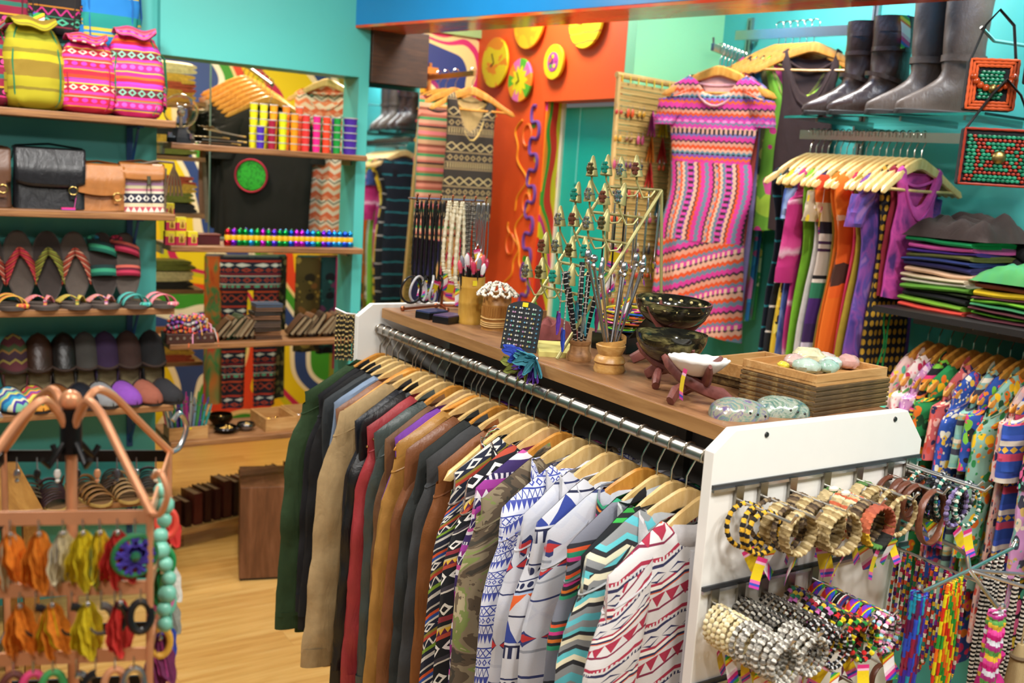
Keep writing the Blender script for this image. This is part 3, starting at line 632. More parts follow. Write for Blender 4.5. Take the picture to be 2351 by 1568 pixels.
for i in range(36):
    q = 2 * pi * i / 36; MB().tube([(.0368 * cos(q), .0368 * sin(q), .036), (.0368 * cos(q), .0368 * sin(q), .058)], .0016, 5).build('carved_rib', BAM2, b2)
for zz in (.010, .015, .020, .030): MB().tube([(.0378 * cos(q), .0378 * sin(q), zz + .001 * sin(3 * q)) for q in [2*pi*j/30 for j in range(30)]], .0022, 6, True).build('rattan_binding', wood('rattan', ['#b58b4a', '#d2ab66'], (40, 40, 10)), b2)
WB = bands('white_shell_beads', .016, [(0, '#ece6d4'), (.45, '#f6f2e6'), (.62, '#3a3540'), (.75, '#e6decb')], rough=.35)
for i in range(11):
    q = i * .58; rr = .026 + .004 * (i % 3); T_ = thing('bead_bracelet', 'white and dark bead bracelet on the short bamboo cup', 'bracelet', (1.302 + .02 * cos(q), 2.105 + .02 * sin(q), TZ + .088), 0, 'bead bracelets on the short bamboo cup')
    MB().tube([(.020 * cos(q) * (1 - cos(p)) * .8 - .012 * sin(q) * sin(p), .020 * sin(q) * (1 - cos(p)) * .8 + .012 * cos(q) * sin(p), rr * (.35 + .9 * cos(p * .5) ** 2 - .55) + .006) for p in [2*pi*j/48 for j in range(48)]], [.0042 * (.5 + .5 * abs(sin(j * .75))) for j in range(48)], 6, True).build('beads', WB, T_)
# --- earring card on its easel
A_, B_ = Vector((1.173, 1.869, 0)), Vector((1.218, 1.792, 0)); dA = (B_ - A_); ang = math.atan2(dA.y, dA.x)
ec = thing('earring_card', 'leaning black card covered with rows of tiny stud earrings', 'earring card', tuple((A_ + B_) / 2 + Vector((0, 0, TZ))), rot=(math.radians(-14), 0, ang + pi if False else ang))
Wc = dA.length; Hc = .112
poly = [(-Wc/2, 0), (Wc/2, 0), (Wc/2, Hc * .82)] + [(Wc/2 * cos(q), Hc * .82 + Hc * .18 * sin(q)) for q in [pi * i / 12 for i in range(1, 12)]] + [(-Wc/2, Hc * .82)]
MB().prism(poly, .003, Matrix.Rotation(pi/2, 4, 'X')).build('backing_card', solid('#1a2026', .6), ec, smooth=False)
MB().box((0, -.0042, Hc * .93), (.014, .001, .010)).build('price_sticker', solid('#e5d420', .5), ec, smooth=False)
STUD = [solid(c, .2, .3) for c in ('#b9c4c0', '#8fd0b0', '#6aa6c8', '#d9c98a', '#c99ac0', '#e4e4e0')]
stm = MB().ball((0, 0, 0), .0024, 6).mesh('stud')
for r_ in range(9):
    for c_ in range(10):
        put('stud_earring', stm, STUD[(r_ * 3 + c_ // 2 * 5 + r_ * c_) % 6], ec, ((c_ - 4.5) * Wc / 10.8 + (.0014 if c_ % 2 else -.0014), -.0045, .012 + r_ * .0104))
MB().tube([(0, .003, .08), (0, .045, .012)], .003, 6).build('easel_leg', BLK, ec)
# --- ring stand: slanted gold frame with finger cones
rs = thing('ring_stand', 'pale gold slanted ladder ring stand with rows of finger cones', 'ring stand', (0, 0, 0))
def lad(y, s): return Vector((lerp(1.222, 1.46, s), y + .01 * (1 - s), lerp(1.372, 1.735, s)))
for y in (1.90, 1.70): MB().tube([lad(y, -.02), lad(y, 1)], .0042, 8).build('side_rail', GOLDP, rs)
for y in (1.90, 1.70): MB().tube([lad(y, 1), (1.50, y, 1.372)], .0036, 8).build('rear_leg', GOLDP, rs)
cone = MB().lathe([(.0145, 0), (.0145, .002), (.0078, .032), (.0034, .046), (0, .049)], 16).mesh('finger_cone')
rings = [metal('#b9b9bb', .25), metal('#8a7a5a', .35), solid('#1f8a78', .25), metal('#d0d0d2', .2), solid('#6a3a2a', .3)]
k = 0
for s, n_ in ((.34, 4), (.50, 4), (.67, 4), (.83, 4), (1.0, 4)):
    MB().tube([lad(1.90, s), lad(1.70, s)], .0034, 8).build('cross_bar', GOLDP, rs)
    for j in range(n_):
        y = 1.885 - j * .055; p0 = lad(y, s); c0 = p0 + Vector((-.048, .012, .022 + .004 * (j % 2)))
        MB().tube([p0, p0 + Vector((-.012, .002, -.016)), p0 + Vector((-.030, .006, -.018)), c0 + Vector((.002, 0, -.012)), c0], .0026, 6).build('cone_wire', GOLDP, rs)
        put('finger_cone', cone, GOLDP, rs, c0, (R.uniform(-.1, .1), R.uniform(-.05, .2), 0))
        rg = thing('finger_ring', ['silver', 'brass', 'turquoise', 'bright silver', 'garnet'][k % 5] + ' finger ring on a cone of the ring stand', 'ring', c0 + Vector((0, 0, .017)), 0, 'finger rings on the ring stand')
        MB().tube([(.0105 * cos(q), .0105 * sin(q), 0) for q in [2*pi*i/18 for i in range(18)]], .0014, 6, True).build('band', rings[(k % 5) if k % 5 < 2 else 0], rg)
        kk = MB().ball((-.013, -.006, .001), .0085, 8, (1, .8, 1.3))
        for e in range(6): kk.ball((-.015 + .007 * cos(e * 1.05), -.012, .001 + .011 * sin(e * 1.05)), .0042, 6)
        kk.build('setting', rings[k % 5], rg); k += 1
for i in range(9):   # chains and cords hung from the ladder
    y = 1.715 + .02 * i; blk = i in (5, 6, 7)
    s_ = .83 if i % 2 else 1.0; p0 = lad(min(y, 1.885), s_)
    T_ = thing('necklace', ('black cord necklace with silver pendant' if blk else 'long silver chain necklace') + ' hung on the ladder ring stand', 'necklace', p0 + Vector((.010, 0, 0)), 0, 'necklaces on the ring stand')
    ln = R.uniform(.15, .22); MB().tube([(.006 * sin(q), .009 * sin(q), -ln * (1 - cos(q)) / 2) for q in [2*pi*j/22 for j in range(22)]], .0014, 5, True).build('chain', BLK if blk else SILVER, T_)
    MB().ball((0, 0, -ln - .009), .008, 8, (.5, .8, 1.2)).build('pendant', SILVER, T_); ptag(T_, (-.01, 0, -ln + R.uniform(.0, .05)), (R.uniform(-.4, .4), R.uniform(-.5, .5), R.uniform(-1, 1)), i, 1.0)
# --- cloth and pad behind the card
ORD = ['first', 'second', 'third', 'fourth', 'fifth', 'sixth', 'seventh', 'eighth', 'ninth', 'tenth', 'eleventh', 'twelfth', 'thirteenth', 'fourteenth', 'fifteenth', 'sixteenth', 'seventeenth', 'eighteenth']
def crumple(name, label, cat, c, sx, sy, h, mat, seed, rz=0):
    def fn(a, b):
        x, y = (a - .5) * 2, (b - .5) * 2; e = max(0, 1 - x**6) * max(0, 1 - y**6)
        return (x * sx, y * sy, .002 + h * e * (.55 + .6 * abs(mnoise.noise((x * 2.2, y * 2.2, seed)))), a * sx * 2, b * sy * 2)
    return tag(MB().grid(fn, 24, 20).build(name, mat, loc=c, rot=(0, 0, rz)), label, cat)
crumple('folded_scarf', 'rumpled dusty red cloth behind the black earring card', 'cloth', (1.365, 1.97, TZ), .075, .05, .055, cloth('#8d4a48'), 3)
yp = thing('paper_pad', 'pale yellow paper pad lying behind the earring card', 'pad', (1.285, 1.80, TZ), 1.05)
MB().box((0, 0, .005), (.15, .10, .010)).build('pages', solid('#d9cf78', .7), yp, smooth=False); MB().box((0, 0, .0105), (.15, .10, .001)).build('cover', solid('#e2d97f', .6), yp, smooth=False)
jb = thing('trinket_box', 'small open wooden trinket box with beads behind the cups', 'box', (1.375, 2.09, TZ), .2)
for d, c in (((.1, .004, .05), (0, .03, .025)), ((.1, .004, .05), (0, -.03, .025)), ((.004, .06, .05), (-.05, 0, .025)), ((.004, .06, .05), (.05, 0, .025)), ((.1, .06, .004), (0, 0, .002))): MB().box(c, d).build('board', SHELFW, jb, smooth=False)
for i in range(10): tag(MB().ball((0, 0, 0), .007, 8).build('glass_bead', solid(['#5aa0a8', '#b06a8a', '#c9c4b4'][i % 3], .2), loc=(1.34 + .008 * i, 2.09 + .015 * sin(i * 2), TZ + .048)), 'glass bead in the small trinket box', 'bead', 'beads in the trinket box')
# --- feathered hair sticks in a small wooden holder
fh = thing('stick_holder', 'small turned wooden holder for feathered hair sticks', 'holder', (1.268, 1.70, TZ))
MB().lathe([(.026, 0), (.028, .006), (.026, .016), (.022, .022), (.021, .034), (.024, .038), (.024, .044), (0, .044)], 22).build('turned_block', wood('turned', ['#7a5230', '#9a6c40', '#b58a58'], (20, 20, 60)), fh)
FE = {n: solid(c, .8, var=.5, sc=160) for n, c in (('purple', '#7a4ac8'), ('blue', '#2b4bb8'), ('teal', '#3f8fa0'), ('plum', '#7c2a5c'), ('olive', '#8c9440'), ('grey', '#9a9a8e'), ('orange', '#f08a1c'), ('yellow', '#ecd41c'), ('red', '#e0352e'), ('cream', '#d8c9a4'), ('pink', '#e055a8'), ('white', '#e9e4d8'))}
def feather(parent, p, d, ln, wd, mat, seed=0, name='feather'):
    d = Vector(d).normalized(); sd = d.cross(Vector((.5, -.8, .1))).normalized(); nn_ = d.cross(sd)
    rr = random.Random(seed)
    def fn(a, b):
        w_ = wd * (sin(pi * min(1, b * .9 + .08)) ** .7) * (1 + .12 * sin(b * 17 + seed + a * 3)); o = (a - .5) * 2
        v = Vector(p) + d * (ln * b) + sd * (o * w_) + nn_ * (.22 * wd * (1 - o * o) + .1 * ln * b * b * sin(seed))
        return (*v, a, b)
    return MB().grid(fn, 6, 12).tube([Vector(p), Vector(p) + d * ln * .9 + nn_ * .1 * ln * .81 * sin(seed)], .0008, 4).build(name, mat, parent)
for i, (dx, dy, nm, c2, ls) in enumerate(((-.016, .010, 'purple', 'plum', .15), (.006, .014, 'teal', 'grey', .17), (.014, -.006, 'plum', 'purple', .16), (-.006, -.014, 'grey', 'teal', .155), (-.020, -.004, 'blue', 'purple', .12))):
    T_ = thing('hair_stick', 'patterned hair stick with %s and %s feathers in the small wooden holder' % (nm, c2), 'hair stick', (1.268 + dx * .6, 1.70 + dy * .6, TZ + .04))
    tp = Vector((dx * 1.8, dy * 1.8, ls)); MB().tube([(0, 0, 0), tp * .6, tp], [.003, .005, .006], 8).build('stick', bands('stick_%d' % i, .012, [(0, '#16161a'), (.6, '#c9c6bc'), (.75, '#16161a')], rough=.35), T_)
    MB().tube([tp, tp + Vector((-.012, -.012, -.02)), tp + Vector((-.020, -.022, -.085))], .0018, 5).build('bead_string', GREYB, T_)
    for j in range(2): feather(T_, tp + Vector((-.020, -.022 + .006 * j, -.082)), (-.12 + .2 * j, -.1, -1), .05, .012, FE[(nm, c2)[j]], i * 3 + j)
for i, (nm, x, y, z, dx) in enumerate((('blue', 1.168, 1.742, 1.372, -.5), ('purple', 1.172, 1.715, 1.356, .5), ('olive', 1.163, 1.735, 1.350, -.2), ('teal', 1.163, 1.69, 1.372, .3))):
    T_ = thing('feather_charm', '%s feather charm draped over the counter edge' % nm, 'charm', (x - .012, y, z)); 
    for j in range(8): feather(T_, (0, 0, 0), (-.15 - .05 * j, -.9 + .25 * j + dx * .3, -.6 + .13 * j), .052, .012, FE[nm], i * 7 + j)
    MB().ball((0, 0, 0), .005, 8).build('cap', SILVER, T_)
# --- carved pot with silver hair sticks
cp = thing('carved_pot', 'small turned yellow wood pot holding silver hair sticks', 'pot', (1.258, 1.58, TZ))
POTW = wood('pot_wood', ['#a0703a', '#c2924f', '#d8b070'], (18, 18, 40), .35)
MB().lathe([(.031, 0), (.033, .006), (.030, .018), (.033, .022), (.029, .032), (.024, .036), (.030, .05), (.031, .056), (.027, .058), (.021, .046), (0, .04)], 26).build('pot_body', POTW, cp)
MB().grid(lambda a, b: ((.024 + .008 * a) * cos(a * 6.5), (.024 + .008 * a) * sin(a * 6.5), .036 + .03 * a + .012 * b, a, b), 30, 2).build('spiral_lip', POTW, cp)
for i in range(9):
    q = i * .7 + .3; ln = R.uniform(.17, .215); tx, ty = .05 * cos(q) * (1 + .3 * (i % 2)), .03 * sin(q)
    T_ = thing('hair_stick', 'silver hair stick with a %s head in the yellow wood pot' % ['swirl', 'round', 'leaf'][i % 3], 'hair stick', (1.258 + .010 * cos(q), 1.58 + .010 * sin(q), TZ + .048), 0, 'silver hair sticks in the wooden pot')
    tp = Vector((tx, ty, ln - .03)); MB().tube([(0, 0, 0), tp], [.0018, .0036], 8).build('stick', SILVER, T_)
    MB().ball(tp + Vector((0, 0, .008)), .0085, 10, ((1, .6, 1.5), (1, 1, 1), (.7, .5, 2.0))[i % 3]).ball(tp - Vector((0, 0, .006)), .0055, 8).build('head', SILVER, T_)
# --- black box of bright bangles
hb = thing('bangle_box', 'open black box filled with bright plastic bangles', 'box', (1.48, 1.80, TZ), .3)
MB().box((0, 0, .02), (.15, .10, .04)).build('tray', BLK, hb, smooth=False, bev=.002)
MB().prism([(-.075, 0), (.075, 0), (.075, .07), (-.075, .07)], .003, Matrix.Translation((0, -.052, .04)) @ Matrix.Rotation(pi * .72, 4, 'X')).build('lid', BLK, hb, smooth=False)
BC = [('yellow', '#e6dc1e'), ('lime', '#6fd02a'), ('pink', '#e83a9a'), ('orange', '#f0782a'), ('blue', '#2f6ad0'), ('black', '#1c1c20')]
bg = MB().tube([(.043 * cos(q), .043 * sin(q), 0) for q in [2*pi*i/28 for i in range(28)]], .0022, 6, True).mesh('bangle')
for i in range(30):
    n_, c_ = BC[(i * 5 + i // 6) % 6]
    b_ = put('bangle', bg, solid(c_, .25), None, (1.465 + .03 * (i % 2) + R.uniform(-.008, .008), 1.80 + R.uniform(-.012, .012), TZ + .044 + .0036 * (i // 2)), (R.uniform(-.10, .10), R.uniform(-.10, .10), 0))
    tag(b_, '%s plastic bangle in the black bangle box' % n_, 'bangle', 'bright bangles in the black box')
# --- bowls on carved tripods
REDW = wood('tripod_wood', ['#5a2c26', '#74403a', '#8c5348'], (16, 16, 16), .45)
def tripod(label, c, h, r, rz):
    T_ = thing('tripod_stand', label, 'bowl stand', c, rz)
    for k in range(3):
        q = k * 2 * pi / 3; ca, sa = cos(q), sin(q)
        pr = [(-1.05, 0, .008), (-.75, .1, .022), (-.35, .2, h * .38), (0, .24, h * .50), (.45, .16, h * .66), (.85, .06, h * .92), (1.05, 0, h * 1.10)]
        MB().tube([(x * r * ca - y * r * sa, x * r * sa + y * r * ca, z) for x, y, z in pr], [.010, .012, .010, .011, .011, .009, .0045], 8, flat=(.75, 1.1)).build('leg', REDW, T_)
    return T_
def bowl(label, c, R_, H, mat, M2=None, rx=0):
    T_ = thing('horn_bowl', label, 'bowl', c, rot=(rx, 0, 0))
    MB().lathe([(0, 0)] + [(R_ * sin(q), H * (1 - cos(q))) for q in [pi/2 * i / 12 for i in range(1, 13)]] + [(R_ * .95 * sin(q), .003 + (H - .003) * (1 - cos(q))) for q in [pi/2 * i / 12 for i in range(12, 0, -1)]] + [(0, .003)], 36).build('shell', mat, T_)
    return T_
t = NT('mat_horn', .10); nz = t.noise(t.scale(t.coord('Object'), 20, 20, 50), 1.0, 4, .6, 1.0); HORN = t.out(t.ramp(nz, [(.3, '#0c0d0b'), (.5, '#1f2018'), (.6, '#5a5636'), (.72, '#8a8456')], False))
tripod('reddish carved wooden tripod under the front dark bowl', (1.295, 1.44, TZ), .075, .062, .5)
bowl('glossy dark horn bowl on the middle tripod', (1.295, 1.44, TZ + .042), .070, .062, HORN)
tripod('reddish carved wooden tripod holding the rear dark bowl', (1.42, 1.585, TZ), .125, .075, 1.2)
b3 = bowl('wide dark bowl with spotted rim on the rear tripod', (1.42, 1.585, TZ + .085), .082, .062, HORN, rx=.06)
for i in range(20):
    q = 2 * pi * i / 20; MB().ball((.0765 * cos(q), .0765 * sin(q), .050), .0045, 6, (1, 1, .8)).build('rim_spot', solid('#d8c88a', .4), b3)
tripod('reddish carved wooden tripod under the white shell', (1.243, 1.305, TZ), .072, .062, .1)
sh = thing('shell_dish', 'white fluted clam shell dish on the front tripod', 'shell', (1.243, 1.305, TZ + .048), rot=(0, .08, .2))
PEARL = solid('#f4f0ea', .3, var=.08)
def shellf(a, b):
    q = 2 * pi * a; e = 1 + .012 * sin(q * 15) * b; r_ = b
    return (0.068 * r_ * e * cos(q), .050 * r_ * e * sin(q), .034 * b ** 2.2 + .0007 * sin(q * 15) * b, a, b)
sm_ = MB().grid(shellf, 88, 10, cu=True).build('shell_valve', PEARL, sh); so_ = sm_.modifiers.new('solid', 'SOLIDIFY'); so_.thickness = .003
ptag(sh, (-.066, -.02, .024), (0, 0, .9), 0, 1.1)
# --- abalone shells
def abalone(label, c, rz, cols, sc):
    T_ = thing('abalone_shell', label, 'shell', c, rz)
    t = NT('mat_abalone_' + cols[0].strip('#'), .16, .25); v = t.vor(t.coord('Object'), 55, 'F1'); n = t.noise(t.coord('Object'), 24, 5, .65, 2.0)
    m_ = t.out(t.ramp(n, [(.25 + .5 * i / (len(cols) - 1), c_) for i, c_ in enumerate(cols)], False)); t.bump(v.outputs['Distance'], .35, .004)
    def fn(a, b):
        q = 2 * pi * a; r_ = sin(pi / 2 * b); z = cos(pi / 2 * b) ** .8
        egg = 1 + .18 * cos(q); return (.054 * r_ * egg * cos(q), .038 * r_ * (1 - .12 * cos(q)) * sin(q), .034 * z + .003 * sin(9 * q + 4 * b) * b * z, a, b)
    o = MB().grid(fn, 44, 14, cu=True).build('valve', m_, T_); o.scale = (sc,) * 3
    for i in range(5): MB().ball((.044 * sc - .013 * i * sc, -.036 * sc + .002 * i, .011 * sc + .002 * i), .0024, 8).build('hole', BLK, T_)
    return T_
abalone('iridescent purple and cream abalone shell near the white end panel', (1.235, 1.197, TZ), -.45, ['#8f8660', '#6f5f98', '#b0aa94', '#6f9488', '#8f7cb0', '#b8ae84'], .98)
abalone('iridescent green and blue abalone shell beside the tray stack', (1.334, 1.190, TZ), -.6, ['#809a8a', '#4f7c7c', '#b0b8aa', '#6f8e7a', '#466e80', '#a8b4a4'], .92)
# --- wooden trays with stones
TR = wood('tray_pale', ['#9c6e3e', '#b98a52', '#caa06a'], (5, 40, 40), .45); TRD = wood('tray_edge', ['#2e2218', '#5a4426', '#8a7040'], (6, 50, 50), .6)
tr_rot = math.atan2(1.166 - 1.145, 1.612 - 1.381); E1 = Vector((cos(tr_rot), sin(tr_rot), 0)); E2 = Vector((-sin(tr_rot), cos(tr_rot), 0)); c0 = Vector((1.381, 1.145, 0)) + E1 * .116 + E2 * .088
for i in range(6):
    T_ = thing('wooden_tray', ['lowest', 'second lowest', 'third lowest', 'fourth lowest', 'fifth lowest', 'uppermost'][i] + ' dark-edged wooden tray in the stack on the counter', 'tray', (c0.x, c0.y, TZ + i * .0092), tr_rot, 'stacked wooden trays')
    MB().box((0, 0, .0035), (.232 - .002 * (i % 2), .172, .007)).build('base_board', TRD, T_, smooth=False, bev=.0015)
    MB().box((0, 0, .0082), (.226, .166, .0019)).build('pale_rim', TR, T_, smooth=False)
def open_tray(label, c, rz, sx, sy, h, wall, mw, mb):
    T_ = thing('wooden_tray', label, 'tray', c, rz)
    MB().box((0, 0, .003), (sx, sy, .006)).build('base_board', mb, T_, smooth=False)
    for cc, d in (((0, sy/2 - wall/2, h/2 + .003), (sx, wall, h)), ((0, -sy/2 + wall/2, h/2 + .003), (sx, wall, h)), ((sx/2 - wall/2, 0, h/2 + .003), (wall, sy - 2 * wall, h)), ((-sx/2 + wall/2, 0, h/2 + .003), (wall, sy - 2 * wall, h))):
        MB().box(cc, d).build('side_board', mw, T_, smooth=False, bev=.0008)
    return T_
open_tray('shallow open wooden tray of wrapped stones on top of the stack', (c0.x - .004, c0.y, TZ + .0552), tr_rot, .222, .165, .016, .007, TR, TR)
for i, (dx, dy, c_, s_) in enumerate(((-.06, -.02, '#b9cfc0', .026), (-.015, -.035, '#a8c8b8', .024), (.03, -.01, '#c9d9d0', .022), (.07, -.02, '#d8a8a0', .026), (-.03, .03, '#d8b8b0', .024), (.02, .035, '#e0d8b0', .032), (.065, .03, '#d8c0b8', .022), (-.075, .02, '#e6d44a', .014))):
    p = c0 + E1 * dx + E2 * dy; rr = random.Random(i)
    o = MB().grid(lambda a, b: (lambda n_, q, w_: (s_ * n_ * sin(w_) * cos(q), s_ * .8 * n_ * sin(w_) * sin(q), s_ * .55 * n_ * -cos(w_)))(1 + .22 * mnoise.noise((3 * sin(pi*b) * cos(2*pi*a), 3 * sin(pi*b) * sin(2*pi*a), 3 * cos(pi*b) + i)), 2*pi*a, pi*b), 18, 10, cu=True).build('wrapped_stone', solid(c_, .12, 0, .5, 60), loc=(p.x, p.y, TZ + .064 + s_ * .45), rot=(0, 0, rr.uniform(0, 3)))
    tag(o, '%s polished stone in clear wrap in the open tray' % ['pale mint', 'green', 'frosted', 'salmon', 'blush', 'cream knotted', 'rose', 'small yellow'][i], 'stone', 'wrapped stones in the tray')
t2 = open_tray('rustic wooden tray with bark edge behind the tray stack', (1.505, 1.395, TZ + .018), .12, .20, .14, .028, .008, TR, TRD)
MB().box((0, 0, -.007), (.19, .13, .022)).build('bark_base', TRD, t2, smooth=False, bev=.006)
# ================================================================ right wall: rails, dresses, boots, bags, folded clothes
def uprights():
    for i, (y, z0, z1) in enumerate(((3.03, 1.2, 2.43), (2.42, 1.2, 2.43), (1.66, 1.2, 2.45))):
        T_ = thing('wall_upright', ['slotted steel upright beside the green wall', 'slotted steel upright behind the brown boots', 'slotted steel upright behind the beaded bags'][i], 'shop fitting', (2.992, y, z0))
        MB().box((0, 0, (z1 - z0) / 2), (.014, .026, z1 - z0)).build('channel', STEEL, T_, smooth=False)
        MB().box((-.0075, 0, (z1 - z0) / 2), (.001, .006, z1 - z0 - .02)).build('slot_line', DARKMET, T_, smooth=False)
uprights()
def flat_rail(label, a, b, h, brk):
    T_ = thing('clothes_rail', label, 'rail', (0, 0, 0))
    MB().bar(a, b, .010, h).build('rail_bar', metal('#b9aca0', .25), T_, smooth=False)
    for p in brk: MB().bar((p[0], p[1], p[2]), (2.99, p[1], p[2]), .008, .022).build('bracket', STEEL, T_, smooth=False)
    return T_
flat_rail('steel rail of bright dresses below the glass boot shelf', (2.70, 2.44, 1.948), (2.70, 1.62, 1.934), .030, [(2.70, 2.40, 1.947), (2.70, 2.22, 1.965), (2.70, 1.80, 1.94), (2.70, 1.65, 1.934)])
flat_rail('high steel rail joining two wall uprights', (2.88, 2.99, 2.345), (2.88, 2.40, 2.318), .036, [(2.88, 2.98, 2.345), (2.88, 2.42, 2.318)])
ar = thing('display_arm', 'straight steel display arm holding the pink dress', 'rail', (0, 0, 0))
MB().bar((2.60, 2.815, 2.256), (2.99, 2.989, 2.25), .012, .026).build('arm_bar', metal('#b9aca0', .25), ar, smooth=False)
MB().tube([(2.605, 2.817, 2.269), (2.60, 2.815, 2.29)], .004, 8).build('end_stop', STEEL, ar)
# --- cloths
tie = lambda n, st, sc=5, s=(1, 1), d=1.0, c=False: blotch(n, st, sc, .9, d, s, c)
PINKZ = bands('pink_zigzag_dress', .21, [(0, '#d4368c'), (.08, '#3a2a30'), (.115, '#dc9478'), (.17, '#e0501c'), (.22, '#8a4aa0'), (.26, '#d8409a'), (.33, '#6f8090'), (.37, '#d8409a'), (.43, '#e2a88c'), (.53, '#776ca4'), (.58, '#d4368c'), (.65, '#3a2a30'), (.68, '#dc9478'), (.74, '#e0501c'), (.80, '#e2a88c'), (.85, '#5f8490'), (.9, '#8a4aa0'), (.95, '#e2601e')], zig=(.008, .02), motifs=[(.43, .53, 'check', .018, '#33282c'), (.26, .33, 'dot', .03, '#f08ac0'), (.85, .9, 'dot', .02, '#2a2a2e')])
PINKV = bands('pink_zigzag_skirt', .15, [(0, '#d4368c'), (.1, '#3a2a30'), (.15, '#dc9478'), (.24, '#e0501c'), (.3, '#e4b496'), (.36, '#6f8090'), (.44, '#d8409a'), (.58, '#8a4aa0'), (.62, '#e2a88c'), (.7, '#3a2a30'), (.74, '#e0501c'), (.8, '#d4368c'), (.9, '#6f8090')], zig=(.006, .018), motifs=[(.44, .58, 'check', .022, '#33282c'), (.15, .24, 'dot', .03, '#7f8fa0')], axis='u')
INDT = bands('indigo_teal_dashes', .075, [(0, '#131b2a'), (.88, '#2a8f9a'), (.97, '#131b2a')], warp=(14, .02), over=(16, .62, '#0e1420'))
INDW = bands('indigo_white_dashes', .085, [(0, '#16181f'), (.9, '#d8cfc8'), (.97, '#16181f')], warp=(10, .03))
PTIE = bands('magenta_tie_dye', .34, [(0, '#c02a78'), (.1, '#d84a90'), (.16, '#eec0d4'), (.2, '#c8327e'), (.5, '#b0246e'), (.62, '#cc3a86'), (.66, '#eab4cc'), (.7, '#bc2a76')], warp=(9, .07), fade=True)
FLOR = floral('yellow_white_floral', '#b9a98c', ['#f1e6d6', '#e3c42e', '#f4ece2', '#8fae3c', '#d8b22a', '#d86a6a'], 14, .5)
BLOCK = bands('block_stripe', .62, [(0, '#3c2358'), (.10, '#d8cfe0'), (.14, '#2f1f48'), (.22, '#d8431c'), (.30, '#e86a1c'), (.36, '#e0c9a0'), (.46, '#221a28'), (.52, '#e6d8cc'), (.56, '#4a2850'), (.575, '#e6d8cc'), (.60, '#4a2850'), (.615, '#e8dccf'), (.74, '#1d1a20'), (.76, '#e8dccf'), (.78, '#2f7d5a'), (.86, '#4a2470')])
OLIV = cloth('#8a7420'); ORG = bands('orange_white_stripe', .5, [(0, '#e87018'), (.5, '#f07c20'), (.53, '#f6d0b0'), (.56, '#e8641a'), (.8, '#4a2c22'), (.95, '#e8641a')], warp=(4, .2), fade=False)
PURT = tie('purple_tie_dye', [(.25, '#2c2a5a'), (.42, '#4a3a8c'), (.5, '#8a4a9c'), (.58, '#5a4aa0'), (.7, '#b07ab8')], 9, (1, .7))
DOTN = bands('navy_yellow_dots', .03, [(0, '#1a1a24')], motifs=[(0, 1, 'dot', .024, '#c99a2a')])
PEAC = tie('peacock_tie', [(.2, '#14203a'), (.4, '#2a5a9c'), (.5, '#3fa06a'), (.58, '#8a3a80'), (.7, '#d8609a')], 6, (1, .35))
REDG = tie('red_green_tie', [(.2, '#241018'), (.4, '#5a1824'), (.5, '#3f7a4a'), (.58, '#6a1c28'), (.7, '#4a2a8c')], 6, (1.5, .4))
BLUP = floral('blue_pink_floral', '#3fa0d0', ['#e06ab0', '#7ac0e0', '#e880b8', '#2f80c0'], 9, .5)
FANS = floral('fan_print', '#1d6a8c', ['#8ab02e', '#2a8fa8', '#c0b82e', '#1a2a4a'], 11, .5)
DGRR = 'dresses on the rail under the boots'
dspec = [('dark teal tie-dye dress', INDT, 'round', None), ('black and white dashed tie-dye dress', INDW, 'round', None), ('yellow and black strap dress', floral('yellow_black_floral', '#e0b82a', ['#1c1a1a', '#f0d860', '#3a2a20'], 18), 'round', None), ('indigo dress with pale shoulder', tie('indigo_pale', [(.3, '#202c5a'), (.5, '#3f5aa0'), (.65, '#a8c0dc')], 6, (1, .6)), 'round', 'short'), ('magenta tie-dye dress with long sleeves', PTIE, 'round', 'long'), ('lime green dress', cloth('#7ab82a'), 'round', None), ('yellow and white floral dress', FLOR, 'round', 'cap'), ('pale grey silk dress', cloth('#cfc9c4'), 'round', None), ('purple, orange and white block striped dress', BLOCK, 'round', None), ('olive mustard dress', OLIV, 'round', None), ('plain orange strap dress', cloth('#e8761c'), 'round', None), ('orange, white and brown dress', ORG, 'round', None), ('crimson pink dress', tie('crimson', [(.3, '#b01a4a'), (.5, '#d02a5c'), (.7, '#e85a3a')], 5), 'round', None), ('gold olive dress', cloth('#a58a24'), 'round', None), ('purple and blue tie-dye dress', PURT, 'round', 'short'), ('navy dress with yellow dots', DOTN, 'round', None), ('dark red strap dress', cloth('#8c1c30'), 'round', None), ('violet pink top with red ties', tie('violet_pink', [(.3, '#8a2a80'), (.5, '#d04aa0'), (.7, '#4a2a70')], 8), 'round', None)]
for i, (d, m, nk, sv) in enumerate(dspec):
    y = 2.39 - i * .0258; rz = R.uniform(-.10, .06); z = 1.953 - i * .0005
    hanger('wooden hanger holding the ' + d, (2.70, y, z), rz, 0, bar=(i in (7, 17)), group='hangers on the dress rail')
    garment('dress', d + ' on the wall rail', 'dress', (2.70, y, z), rz, m, L=R.uniform(.86, .98) if i < 16 else .4, w=(.166 + .012 * (i % 3)) if i < 15 else .12, t=.0105, sleeve=sv, sl=.30 if sv == 'long' else .13, sr=.05, st=.017, neck=nk, waist=.22, fl=-.12 if i % 2 else -.2, wave=.005, seed=100 + i, group=DGRR, neckw=.14 if i < 15 else .09, neckd=.16)
